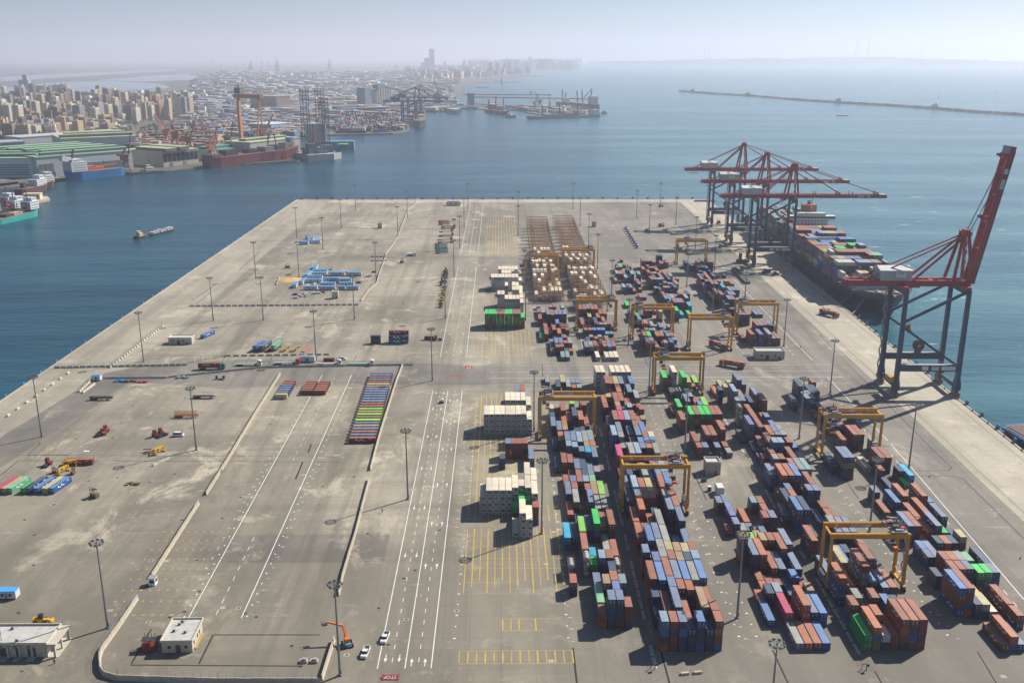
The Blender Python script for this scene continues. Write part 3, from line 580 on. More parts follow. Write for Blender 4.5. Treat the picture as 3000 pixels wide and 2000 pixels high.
for i, s in enumerate(stacks):
    for t in range(1, s['t'] + 1):
        def cover(dx, dy):
            'is this face hidden by a neighbour at the same tier?'
            for o in near.get((round(s['x'] / 8), round(s['y'] / 20)), ()):
                if o is not s and o['t'] >= t and abs(o['x'] - (s['x'] + dx)) < 1.2 and abs(o['y'] - (s['y'] + dy)) < LEN[o['L']] / 2 + 1.0: return True
            return False
        if i == 0 and t == 1:
            near = {}
            for o in stacks:
                for a in (-1, 0, 1):
                    for b in (-1, 0, 1): near.setdefault((round(o['x'] / 8) + a, round(o['y'] / 20) + b), []).append(o)
        d2 = s['x']**2 + s['y']**2 + H * H; d = math.sqrt(d2); L = LEN[s['L']]
        a = 0.0
        if t == s['t']: a += CW * L * H / d
        if not cover(0, -L / 2 - 2): a += CW * CH * s['y'] / d
        if s['x'] > 0 and not cover(-2.65, 0): a += L * CH * s['x'] / d
        boxes.append((a / d2, s, t))
boxes.sort(key=lambda b: -b[0])
dry = [b for b in boxes if b[1]['cols'][b[2]-1] not in 'WT' and b[0] > 0]; ref = [b for b in boxes if b[1]['cols'][b[2]-1] == 'W' and b[0] > 0]; tnk = [b for b in boxes if b[1]['cols'][b[2]-1] == 'T']
NDRY, NREF = 285, 118
chosen = {id(b[1]) * 10 + b[2]: n for n, b in enumerate(dry[:NDRY])}; chref = {id(b[1]) * 10 + b[2] for b in ref[:NREF]}
# row and stack numbers of every block for the labels
for g in DATA:
    S = [s for s in stacks if s['g'] == g]; xs = sorted({round((s['x'] - s['sl'] * (s['y'] - 250)) / 2.66) for s in S})
    for s in S: s['row'] = xs.index(round((s['x'] - s['sl'] * (s['y'] - 250)) / 2.66)) + 1
    for r_ in range(1, len(xs) + 1):
        for n, s in enumerate(sorted([s for s in S if s['row'] == r_], key=lambda s: s['y'])): s['n'] = n + 1
TM = tank_mesh(); rest = {}; seen_lab = set()

def cont_label(s, t, word):
    return '%s %s, %s, %s row from left, %s from front, %s' % (CCOL[s['cols'][t-1]][2], word, TIER[t].replace('on the ground', 'grounded'), od(s['row']), od(s['n']), BLK[s['g']])
for a, s, t in boxes:
    c = s['cols'][t-1]; z = (t - 1) * 2.6; rz = -math.atan(s['sl']); L = s['L']
    key = id(s) * 10 + t; rr = random.Random(int(s['x'] * 31 + s['y'] * 17 + t)); jx, jy = rr.uniform(-.05, .05), rr.uniform(-.12, .12)
    loc = (s['x'] + jx, s['y'] + jy, z)
    if c == 'T':
        o = link('tank_container', TM, None, loc, rz); tag(o, cont_label(s, t, 'tank container').replace('steel', 'silver'), 'tank container', 'tank containers among the stacks')
    elif c == 'W' and key in chref:
        th = thing('refrigerated_container', cont_label(s, t, 'reefer'), 'container', loc, rz, 'white refrigerated containers in stacks')
        link('body', body_mesh('W', L, 0), th)
        if s['y'] < 800: link('cooling_unit', reefer_unit(), th, (0, -LEN[L] / 2 - .05, 0))
    elif key in chosen:
        word = ('long' if L == 4 else 'short') + ' container'
        th = thing('shipping_container', cont_label(s, t, word), 'container', loc, rz, 'stacked shipping containers in the yard')
        fl = rr.random() < .28
        th_b = link('body', body_mesh(c, L, rr.choice((0, 3, 4, 5)) if L == 4 else rr.choice((0, 0, 3))), th)
        for q in (-1, 1):
            d_ = link('door', door_mesh(c, q), th, (0, -LEN[L] / 2 - .02, 0))
            if fl: d_.location = (0, LEN[L] / 2 + .02, 0); d_.rotation_euler = (0, 0, math.pi)
    else: rest.setdefault('ref' if c == 'W' else 'dry', []).append((s, t, c, loc, rz))
def rest_obj(items, name, lab, cat):
    mb = MB(); cs = sorted({i[2] for i in items}); mats = []
    for c in cs: mats += list(cmat(c))
    for s, t, c, loc, rz in items:
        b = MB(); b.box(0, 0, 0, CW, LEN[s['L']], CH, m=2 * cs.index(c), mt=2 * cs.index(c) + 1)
        co, si = math.cos(rz), math.sin(rz); n = len(mb.v)
        for v in b.v: mb.v.append((loc[0] + v[0]*co - v[1]*si, loc[1] + v[0]*si + v[1]*co, loc[2] + v[2]))
        mb.f += [tuple(n + i for i in f) for f in b.f]; mb.m += b.m
    tag(mb.build(name, mats), lab, cat, kind='stuff')
rest_obj(rest['dry'], 'container_stacks', 'remaining stacked shipping containers deeper in the yard blocks', 'containers')
if rest.get('ref'): rest_obj(rest['ref'], 'reefer_stacks', 'remaining white refrigerated containers hidden low in their stacks', 'containers')
# ---- steel reefer racks
RKM = M('rack_steel', (.40, .22, .11), .6, var=.2, scale=.4)
def rack_mesh():
    mb = MB(); W = 20.6
    for i in range(8):
        x = -W/2 + i * W/7
        for y in (-.7, .7): mb.box(x, y, 0, .16, .16, 11.5)
    for z in (2.5, 5.1, 7.7, 10.3):
        mb.box(0, -.35, z, W, .7, .1)
        for y in (-.75, .75): mb.beam((-W/2, y, z + 1.05), (W/2, y, z + 1.05), .06)
    for y in (-.74, .74):
        for z in (0.1, 2.7, 5.3, 7.9):
            mb.beam((-W/2 + 3, y, z), (-W/2 + 5.9, y, z + 2.4), .1); mb.beam((W/2 - 3, y, z), (W/2 - 5.9, y, z + 2.4), .1)
    mb.beam((-W/2, 0, 11.5), (W/2, 0, 11.5), .3, .5)
    mb.beam((W/2 + .8, -.5, 0), (W/2 + .8, .5, 10.3), .5, .12)
    for k in range(4): mb.beam((W/2 + .7, (-1) ** k * .8, 2.6 * k), (W/2 + .7, -(-1) ** k * .8, 2.6 * k + 2.5), .5, .1)
    return mb.mesh('rack', RKM)
RK = rack_mesh(); RX = lambda side, Y: (35.2 if side == 0 else 64.8) + (Y - 680) * (.0085 if side == 0 else .004)
rk = []
for side, n, y0 in ((0, 19, 683), (1, 21, 655)):
    for k in range(n):
        Y = y0 + k * 17.7
        if Y > 1012: continue
        o = link('reefer_rack', RK, None, (RX(side, Y), Y, 0)); rk.append((side, Y, o))
        tag(o, 'brown steel reefer rack with walkways, %s from the front in the %s line' % (od(k + 1), ('left', 'right')[side]), 'container rack', 'brown steel racks for refrigerated containers')
rr = random.Random(5); n_ = 0
for side, Y, o in rk:
    if Y > 835: continue
    k_ = 0
    for i in range(7):
        x = RX(side, Y) - 20.6/2 + (i + .5) * 20.6/7
        h = rr.choice((0, 0, 1, 1, 2, 3, 4, 4)) if Y > 700 else rr.choice((0, 0, 0, 1, 2, 3))
        if Y > 720 and rr.random() < .35: h = 4
        k_ += h > 0
        for t in range(h):
            if t < h - 1:
                rest.setdefault('rk', []).append(((x, Y + 8.3, 2.6 * t))); continue
            r2 = link('refrigerated_container', body_mesh('W', 4, 0), None, (x, Y + 8.3, 2.6 * t)); n_ += 1
            tag(r2, 'cream reefer, %s, %s slot behind the %s rack, %s line' % (TIER[t + 1].replace('on the ground', 'lowest tier'), od(i + 1), od(round((Y - (683, 655)[side]) / 17.7) + 1), ('left', 'right')[side]), 'container', 'white refrigerated containers in the racks')
mb = MB()
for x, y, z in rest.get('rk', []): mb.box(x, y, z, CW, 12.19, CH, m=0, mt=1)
tag(mb.build('reefer_stacks', list(cmat('W'))), 'cream refrigerated containers on the lower rack levels', 'containers', kind='stuff')
print('containers', len(boxes), 'reefers in racks', n_)
# ---------------------------------------------------------------- yard gantry cranes
SIGNW = M('sign_white', (.62, .60, .58), .6, var=.04); INK = M('sign_ink', (.06, .07, .16), .7, var=.05)
def trolley_mesh():
    mb = MB(); mb.box(0, 0, 0, 5.4, 8.6, .35); mb.box(-.6, -1.8, .35, 2.2, 1.6, 1.3, m=1); mb.box(1.2, 1.6, .35, 2.0, 2.0, 1.1, m=1); mb.box(-1.4, 2.0, .35, 1.4, 1.6, .9, m=2); mb.box(1.4, -2.6, .35, 1.6, .9, 1.0, m=2); mb.box(.2, -3.4, .35, 2.6, .6, .7, m=3)
    for y in (-1.0, .8): mb.tube((-1.6, y, 1.3), (1.6, y, 1.3), .55, n=10, m=1)
    for sx in (-1, 1):
        for z in (.9, 1.45): mb.beam((sx * 2.65, -4.2, z), (sx * 2.65, 4.2, z), .07, m=1)
        for k in range(5): mb.beam((sx * 2.65, -4.2 + k * 2.1, .3), (sx * 2.65, -4.2 + k * 2.1, 1.45), .07, m=1)
    for sy in (-1, 1):
        for z in (.9, 1.45): mb.beam((-2.65, sy * 4.2, z), (2.65, sy * 4.2, z), .07, m=1)
    mb.beam((.3, .2, .35), (.3, .2, 3.6), .25, m=1); mb.beam((.5, .2, 3.3), (-3.4, -.4, 4.1), .22, m=3)
    return mb.mesh('trolley', [GREY, STEEL_DK, RED, WHITE])
def rtg_meshes(span, depth, ht):
    o = {}
    mb = MB(); mb.box(0, 0, 2.1, 1.0, .95, ht - 3.0, taper=.9); o['leg'] = mb.mesh('leg', YELLOW)
    mb = MB(); mb.box(0, 0, ht - 1.9, span + 1.0, 1.1, 1.7); mb.box(0, -.62, ht - 1.5, span + .6, .1, .1); mb.box(0, 0, ht - .2, span + .6, .5, .14); o['girder'] = mb.mesh('girder', YELLOW)
    mb = MB(); mb.box(0, 0, 1.25, .9, depth + 3.2, .95); mb.beam((0, -depth/2 + .6, 2.1), (0, depth/2 - .6, 5.0), .25); o['sill'] = mb.mesh('sill_beam', YELLOW)
    mb = MB(); mb.box(0, 0, ht - 1.7, .6, depth - 1.3, .7); o['tie'] = mb.mesh('tie_beam', YELLOW)
    mb = MB(); mb.box(0, 0, .75, .8, 2.6, .6)
    for y in (-.85, .85):
        mb.tube((-.42, y, .75), (.42, y, .75), .74, n=12, m=1); mb.tube((-.46, y, .75), (.46, y, .75), .28, n=8, m=0)
    o['bogie'] = mb.mesh('wheel_bogie', [M('bogie_grime', (.10, .085, .07), .8), RUBBER])
    mb = MB(); mb.box(0, 0, 0, 2.3, 4.6, 2.4); mb.box(0, 0, 2.4, 2.5, 4.8, .12, m=1)
    for y in (-1.2, .4): mb.box(-1.17, y, .5, .06, 1.0, 1.2, m=1)
    o['power'] = mb.mesh('power_house', [M('power_grey', (.36, .36, .34), .6), STEEL_DK])
    mb = MB()
    for k in range(7):
        z = 2.2 + k * 2.5; s_ = 1 if k % 2 else -1; mb.beam((0, -.9 * s_, z), (0, .9 * s_, z + 2.4), .5, .1); mb.beam((.3, -.9 * s_, z + 1), (.3, .9 * s_, z + 3.4), .06)
    o['stairs'] = mb.mesh('stairs', GREY)
    mb = MB(); mb.box(0, 0, .7, 1.3, 6.0, .35)
    for sy in (-1, 1): mb.box(0, sy * 3.0, .25, 2.4, .35, .5); 
    for sy in (-1, 1): mb.box(0, sy * 1.6, .75, 2.0, .3, .3)
    mb.box(0, 0, 1.05, 1.7, 2.2, .7, m=1)
    for sx in (-1, 1):
        for sy in (-1, 1): mb.beam((sx * .7, sy * .8, 1.6), (sx * .9, sy * 1.2, 16), .05, m=1)
    o['spreader'] = mb.mesh('spreader', [ORANGE, STEEL_DK])
    mb = MB(); mb.box(0, 0, 0, 1.7, 2.0, 2.1); mb.box(0, -1.02, .5, 1.4, .05, 1.2, m=1); mb.box(0, 0, 2.1, .4, .4, 1.2)
    o['cab'] = mb.mesh('operator_cab', [WHITE, GLASS])
    mb = MB(); mb.box(0, 0, 0, 6.6, .08, 1.15); o['sign'] = mb.mesh('sign_board', SIGNW)
    mb = MB(); mb.box(0, 0, 0, 1.1, .08, 1.0); o['sign2'] = mb.mesh('number_board', SIGNW)
    return o
RM = None; TRM = trolley_mesh()
LETM = None
def rtg(xl, yl, span, rz, tx, spz, label, side=-1, ht=21.2, depth=8.0, hide=0):
    global RM, LETM
    if RM is None:
        RM = rtg_meshes(25.4, depth, ht); t = lettering('t', 'EGMPRT', (0, 0, 0), 1.15, INK); LETM = t.data; bpy.data.objects.remove(t); LETM.name = 'sign_lettering'
    t = thing('gantry_crane', label, 'gantry crane', (xl + span/2 * math.cos(rz), yl + depth/2, 0), rz, 'yellow rubber tyred gantry cranes over the stacks')
    hs = 12.7
    for sy in (-1, 1):
        for sx in (-1, 1): link('leg', RM['leg'], t, (sx * hs, sy * depth/2, 0)); link('wheel_bogie', RM['bogie'], t, (sx * hs, sy * (depth/2 + .6), 0))
        link('girder', RM['girder'], t, (0, sy * depth/2, 0))
    for sx in (-1, 1): link('sill_beam', RM['sill'], t, (sx * hs, 0, 0)); link('tie_beam', RM['tie'], t, (sx * hs, 0, 0))
    link('power_house', RM['power'], t, (-side * hs, 0, 2.25)); link('stairs', RM['stairs'], t, (side * (hs + .9), 0, 0))
    tr = link('trolley', TRM, t, (tx, 0, ht)); tr.scale.x = 1
    link('operator_cab', RM['cab'], t, (tx - 1.8, -2.4, ht - 4.2)); link('spreader', RM['spreader'], t, (tx, 0, spz)).scale.z = 1.0
    sp = t.children[-1] if False else None
    b = link('sign_board', RM['sign'], t, (-.5 if tx < -4 or tx > 4 else 6, depth/2 - .62, ht - 1.65)); l = link('sign_lettering', LETM, b, (-.7, -.06, .58)); l.rotation_euler = (math.pi/2, 0, 0)
    link('number_board', RM['sign2'], t, (8.8 if tx < 4 else -8.8, depth/2 - .62, ht - 1.6))
    return t
rtg(47.6, 341.5, 25.4, R(-.6), 7.5, 12.0, 'yellow gantry crane over the middle near block, lone in that row')
rtg(109.7, 284.5, 25.4, R(-.6), 9.5, 14.0, 'nearest yellow gantry crane, at the lower right', 1)
rtg(143.4, 394.5, 25.4, R(-1), -8.5, 11.0, 'yellow gantry crane beside the dashed road behind the nearest one')
rtg(18.5, 418.5, 25.4, R(-.4), -9.3, 14.5, 'yellow gantry crane beside the cream reefers, trolley at its left end')
rtg(81.6, 479.5, 25.4, R(-.6), -7.8, 13.5, 'yellow gantry crane at the crossroad with green containers beneath')
rtg(50.4, 605.0, 25.4, R(-.3), 9.0, 15.0, 'brownish gantry crane just in front of the right rack line')
rtg(84.2, 585.0, 25.4, R(-.6), -8.8, 9.0, 'gantry crane spanning the mixed green and pink stacks, middle of three', -1)
rtg(115.6, 559.5, 25.4, R(-.7), 8.8, 14.0, 'yellow gantry crane over empty ground behind the white substation', 1)
rtg(153.0, 594.5, 25.4, R(-1), -9.0, 14.0, 'yellow gantry crane right of the empty-ground gantry, by the dashed road')
rtg(21.0, 752.0, 25.4, R(-.3), -8.8, 13.0, 'brown gantry crane over the left rack line')
rtg(52.0, 775.5, 25.4, R(-.3), 9.2, 15.5, 'brown gantry crane over the right rack line')
rtg(153.4, 815.0, 25.4, R(-1), -4.0, 15.5, 'farthest gantry crane, beside the ship cranes')
# ---------------------------------------------------------------- ship-to-shore cranes
STB = M('crane_blue', (.028, .060, .105), .5, var=.1, scale=.1); STR = M('crane_red', (.36, .035, .030), .45, var=.12, scale=.1); HOUSE = M('house_grey', (.42, .44, .46), .55, var=.06)
def sts(loc, rz, label, up=False):
    t = thing('quay_crane', label, 'quay crane', loc, rz, 'blue and red ship to shore cranes on the quay'); W, D, G0 = 32.0, 22.0, 57.5
    mb = MB(); mb.box(0, 0, 7, 2.1, 2.6, G0 - 7, taper=.82); mb.box(0, 0, 3.4, 2.7, 4.6, 3.6, taper=1.0); mb.box(0, 0, 7, 2.6, 4.2, 5.0, taper=.55); LG = mb.mesh('leg', STB)
    for x in (0, W):
        for y in (0, D): link('leg', LG, t, (x, y, 0))
    mb = MB()
    for k in range(4): mb.box(0, (k - 1.5) * 2.3, .2, 1.0, 1.9, 1.9, m=0); mb.tube((-.35, (k - 1.5) * 2.3, .5), (.35, (k - 1.5) * 2.3, .5), .48, n=8, m=1)
    mb.box(0, 0, 1.9, .9, 9.0, .9, m=2); mb.box(0, 0, 2.7, 1.2, 3.0, 1.0, m=2)
    BG = mb.mesh('bogie_set', [M('bogie_ochre', (.36, .20, .06), .6, var=.3, scale=1.5), STEEL_DK, STB])
    for x in (0, W):
        for y in (0, D): link('bogie_set', BG, t, (x, y, 0))
    for y, nm in ((0, 'portal_beam'), (D, 'portal_beam')):
        mb = MB(); mb.box(W/2, y, 13.5, W - 2.0, 1.8, 3.6); mb.box(W/2, y, 17.1, W - 2.2, 2.3, .12, m=1)
        for s_ in (-1, 1): mb.beam((W/2 - 15, y + s_ * 1.1, 18.2), (W/2 + 15, y + s_ * 1.1, 18.2), .08, m=1)
        pb = link(nm, mb.mesh(nm, [STB, GREY]), t)
        if y == 0:
            for bx, bw, tx_ in ((14.0, 3.2, ''), (19.2, 3.8, 'TMT'), (26.2, 7.4, '')):
                mb = MB(); mb.box(0, 0, 0, bw, .08, 2.2)
                bd = link('sign_board', mb.mesh('sign_board', SIGNW), pb, (bx, -.95, 14.2))
                if tx_: lettering('sign_lettering', tx_, (0, -.06, 1.35), 1.5, INK, (math.pi/2, 0, 0), bd); 
    for x in (0, W):
        mb = MB(); mb.box(x, D/2, 4.0, 1.5, D - 4, 2.2); mb.build('sill_beam', STB, t); mb = MB(); mb.box(x, D/2, G0 - 3.2, 1.4, D - 2, 2.4); mb.build('top_beam', STB, t)
    for y in (0, D):
        mb = MB(); mb.beam((1.0, y, 40.5), (W - 1, y, G0 - 1.2), 1.25); mb.build('brace', STB, t)
        mb = MB(); mb.beam((.9, y, 37.0), (W - 1.0, y, 16.5), 1.15); mb.build('brace', STB, t)
    mb = MB(); mb.tube((13, D/2 - 1, 18.5 + 3), (13, D/2 + 1, 21.5), 3.0, n=20); mb.tube((13, D/2 - 1.2, 21.5), (13, D/2 + 1.2, 21.5), .9, n=10, m=1); mb.box(13, D/2, 17, 3, 2.2, 2); mb.build('cable_reel', [M('reel_brown', (.12, .075, .06), .7), GREY], t).location = (5, D/2 - 1.5, 0)
    mb = MB()
    for k in range(14):
        z = 3 + k * 3.85; s_ = 1 if k % 2 else -1; mb.beam((-2.0, -1.3 * s_, z), (-2.0, 1.3 * s_, z + 3.6), .7, .15); mb.beam((-2.4, -1.3 * s_, z + 1), (-2.4, 1.3 * s_, z + 4.6), .08); mb.box(-2.0, 1.4 * s_, z + 3.6, .9, .9, .1)
    st = mb.build('stair_tower', GREY, t, (0, D, 0))
    mb = MB(); mb.box(-2.2, 3.0, 7.2, 2.3, 8.0, 2.6)
    for k in range(3): mb.box(-2.2, .6 + k * 2.4, 9.8, 2.4, 2.2, .12)
    mb.build('electric_cabinet', M('cabinet_ochre', (.50, .28, .06), .5), t)
    # trolley girder, machinery house, A frame
    yc = (D/2 - 3.4, D/2 + 3.4); BE = -28.5; HX = W + 3.5
    for y in yc:
        mb = MB(); mb.beam((BE, y, G0 + 1.7), (HX, y, G0 + 1.7), 1.5, 3.0); mb.beam((BE + 1, y - .95, G0 + .3), (HX, y - .95, G0 + .3), .7, .12, m=1); mb.beam((BE + 1, y - 1.3, G0 + 1.4), (HX, y - 1.3, G0 + 1.4), .07, m=1); mb.build('main_girder', [STR, GREY], t)
    mb = MB()
    for x in (BE, -14, 0, 16, W): mb.beam((x, yc[0], G0 + 2), (x, yc[1], G0 + 2), 1.4, 2.0)
    for x in (0, W): mb.beam((x, 0, G0 + .2), (x, D, G0 + .2), 2.0, 1.8)
    mb.build('cross_beam', STR, t)
    mb = MB()
    for y in (yc[0] - 1.6, yc[1] + 1.6):
        for z in (3.9, 4.5): mb.beam((BE + 1, y, G0 + z), (-13.5, y, G0 + z), .06); mb.beam((5, y, G0 + z), (HX, y, G0 + z), .06)
        for k in range(20):
            x = BE + 1 + k * 3.1
            if -13.5 < x < 5: continue
            mb.beam((x, y, G0 + 3.2), (x, y, G0 + 4.5), .06)
    for x in (BE - .5, BE + 1.5): mb.beam((x, yc[0], G0 + 3.2), (x, yc[1], G0 + 3.2), .3); mb.beam((x, yc[0], G0 + 4.6), (x, yc[1], G0 + 4.6), .07)
    mb.box(BE - 1.2, D/2, G0 + .4, 2.2, 7.5, .3); mb.box(-20, D/2, G0 - 2.6, 9, 5, .25); mb.build('walkway', GREY, t)
    mb = MB(); mb.prism([(-12, D/2 - 5.6), (3.4, D/2 - 5.6), (3.4, D/2 + 5.6), (-12, D/2 + 5.6)], G0 + 3.4, G0 + 8.8, mt=1, top=[(-12.8, D/2 - 6.0), (4.2, D/2 - 6.0), (4.2, D/2 + 6.0), (-12.8, D/2 + 6.0)])
    mb.prism([(-12.8, D/2 - 6.0), (4.2, D/2 - 6.0), (4.2, D/2 + 6.0), (-12.8, D/2 + 6.0)], G0 + 8.82, G0 + 10.4, m=1, top=[(-12.8, D/2 - .4), (4.2, D/2 - .4), (4.2, D/2 + .4), (-12.8, D/2 + .4)])
    hs = mb.build('machinery_house', [HOUSE, M('house_roof', (.55, .55, .54), .6)], t)
    mb = MB(); mb.box(0, 0, 0, 5.2, .08, 3.0); bd = link('sign_board', mb.mesh('sign_board', SIGNW), hs, (-2.0, D/2 - 6.1, G0 + 5.2)); lettering('sign_lettering', 'TMT', (0, -.06, 2.0), 1.7, INK, (math.pi/2, 0, 0), bd)
    AP = (W - 1.0, D/2, 85.5)
    for s_ in (-1, 1):
        mb = MB(); mb.beam((W - 6.5, D/2 + s_ * 5.5, G0 + 3.2), (AP[0] - 1.5, D/2 + s_ * 1.8, AP[2]), 1.3); mb.build('a_frame_leg', STR, t)
        mb = MB(); mb.beam((W + 2.5, D/2 + s_ * 5.5, G0 + 3.2), (AP[0] + 1.0, D/2 + s_ * 1.8, AP[2]), 1.3); mb.build('a_frame_leg', STR, t)
        mb = MB(); mb.beam((AP[0], D/2 + s_ * 2.2, AP[2] - 1), (-20, D/2 + s_ * 3.4, G0 + 3.2), .55); mb.build('back_stay', STR, t)
        mb = MB(); mb.beam((AP[0], D/2 + s_ * 2.2, AP[2] - 1), (5.5, D/2 + s_ * 3.4, G0 + 3.2), .9); mb.build('back_stay', STR, t)
    mb = MB(); mb.box(AP[0], D/2, AP[2] - 1.2, 4.2, 6.5, 1.6); mb.box(AP[0], D/2, AP[2] + .4, 2.6, 4.6, 1.0)
    for dx, dy in ((-2, -3), (-2, 3), (2, -3), (2, 3)): mb.beam((AP[0] + dx, D/2 + dy, AP[2] + .4), (AP[0] + dx, D/2 + dy, AP[2] + 2.3), .14)
    for dy in (-3, 3): mb.beam((AP[0] - 2, D/2 + dy, AP[2] + 2.3), (AP[0] + 2, D/2 + dy, AP[2] + 2.3), .14)
    mb.build('apex_platform', STR, t)
    mb = MB()
    for k in range(9):
        z = G0 + 4 + k * 2.7; s_ = 1 if k % 2 else -1; mb.beam((W + .5, D/2 - 1.1 * s_, z), (W + .3, D/2 + 1.1 * s_, z + 2.6), .6, .14); mb.beam((W + .2, D/2 - 2, z), (W + .2, D/2 + 2, z), .1)
    mb.build('a_frame_stairs', GREY, t)
    # boom
    BL = 71.0 if up else 74.0
    bm = link('boom', None, t, (HX, D/2, G0 + 1.7)) if False else None
    mb = MB()
    for s_ in (-1, 1):
        mb.beam((0, s_ * 3.4, 0), (BL, s_ * 3.4, 0), 1.4, 2.7); mb.beam((0, s_ * 4.5, -1.2), (BL - 2, s_ * 4.5, -1.2), .7, .12, m=1); mb.beam((0, s_ * 4.8, .2), (BL - 2, s_ * 4.8, .2), .07, m=1)
    for x in (4, 18, 32, 46, 60, BL - .7): mb.beam((x, -3.4, .3), (x, 3.4, .3), 1.0, 1.4)
    for x in (34, 66): mb.box(x, 0, 1.3, 2.4, 8.2, .9); mb.box(x, -3.4, 2.2, 1.2, .8, 1.6); mb.box(x, 3.4, 2.2, 1.2, .8, 1.6)
    mb.box(BL - 2.5, 0, 1.3, 4.6, 7.8, .3, m=1)
    for x in (12, 14, 42, 45): mb.beam((x, -3.4, 1.2), (x, -3.4, 4.6), .5)
    boom = mb.build('boom', [STR, GREY], t, (HX, D/2, G0 + 1.7))
    for bx, bw in ((52, 5.0), (58.5, 2.6)):
        b2 = MB(); b2.box(0, 0, 0, bw, .08, 1.9); b2.build('sign_board', SIGNW, boom, (bx, -4.18, -.9))
    if up:
        boom.rotation_euler = (0, -R(80.3), 0)
        mb = MB()
        for s_ in (-1, 1):
            for k in range(2): mb.beam((AP[0] + 1, D/2 + s_ * (1.4 + k * .5), AP[2]), (HX + 64 * math.cos(R(79)) - 2.0, D/2 + s_ * (3.0 + k * .5), G0 + 64 * math.sin(R(79))), .16)
        mb.build('boom_ropes', STEEL_DK, t)
    else:
        for s_ in (-1, 1):
            mb = MB(); mb.beam((AP[0], D/2 + s_ * 2.2, AP[2] - .6), (HX + 34, D/2 + s_ * 3.4, G0 + 4.4), .5); mb.build('fore_stay', STR, t)
            mb = MB(); mb.beam((AP[0], D/2 + s_ * 2.2, AP[2] - .2), (HX + 66, D/2 + s_ * 3.4, G0 + 4.4), .55); mb.build('fore_stay', STR, t)
    # trolley with cab and spreader
    tx = 7.0 if up else 24.0; tz = 33.0 if up else 40.0
    mb = MB(); mb.box(tx, D/2, G0 - .9, 5.5, 6.0, .9); mb.box(tx - 2.5, D/2 - 2, G0 - 3.6, 2.4, 2.4, 2.6, m=1)
    for sx in (-1, 1):
        for sy in (-1, 1): mb.beam((tx + sx * 1.6, D/2 + sy * 1.6, G0 - .9), (tx + sx * .8, D/2 + sy * 1.0, tz + 2.5), .07, m=2)
    mb.build('trolley', [STR, WHITE, STEEL_DK], t)
    mb = MB(); mb.box(tx, D/2, tz, 2.2, 6.2, .7); mb.box(tx, D/2, tz + .7, 2.0, 3.2, 1.6); mb.box(tx + .4, D/2 - .8, tz + 2.2, 1.2, 1.2, .8); mb.box(tx, D/2 - 3, tz - .7, 2.4, .5, .8); mb.box(tx, D/2 + 3, tz - .7, 2.4, .5, .8); mb.build('spreader', ORANGE, t)
    return t
def rail_pos(Y): return (QX(Y) - 31.2, Y, 0)
RZQ = -math.atan(.0312)
sts((209.2, 477.6, 0), RZQ, 'nearest blue and red quay crane with its boom raised', True)
sts((217.0, 803, 0), RZQ, 'quay crane with lowered boom nearest among the three by the ship')
sts((220.6, 903, 0), RZQ, 'quay crane with lowered boom, middle of three by the ship')
sts((223.8, 1005, 0), RZQ, 'farthest quay crane with lowered boom, beside the pier end')
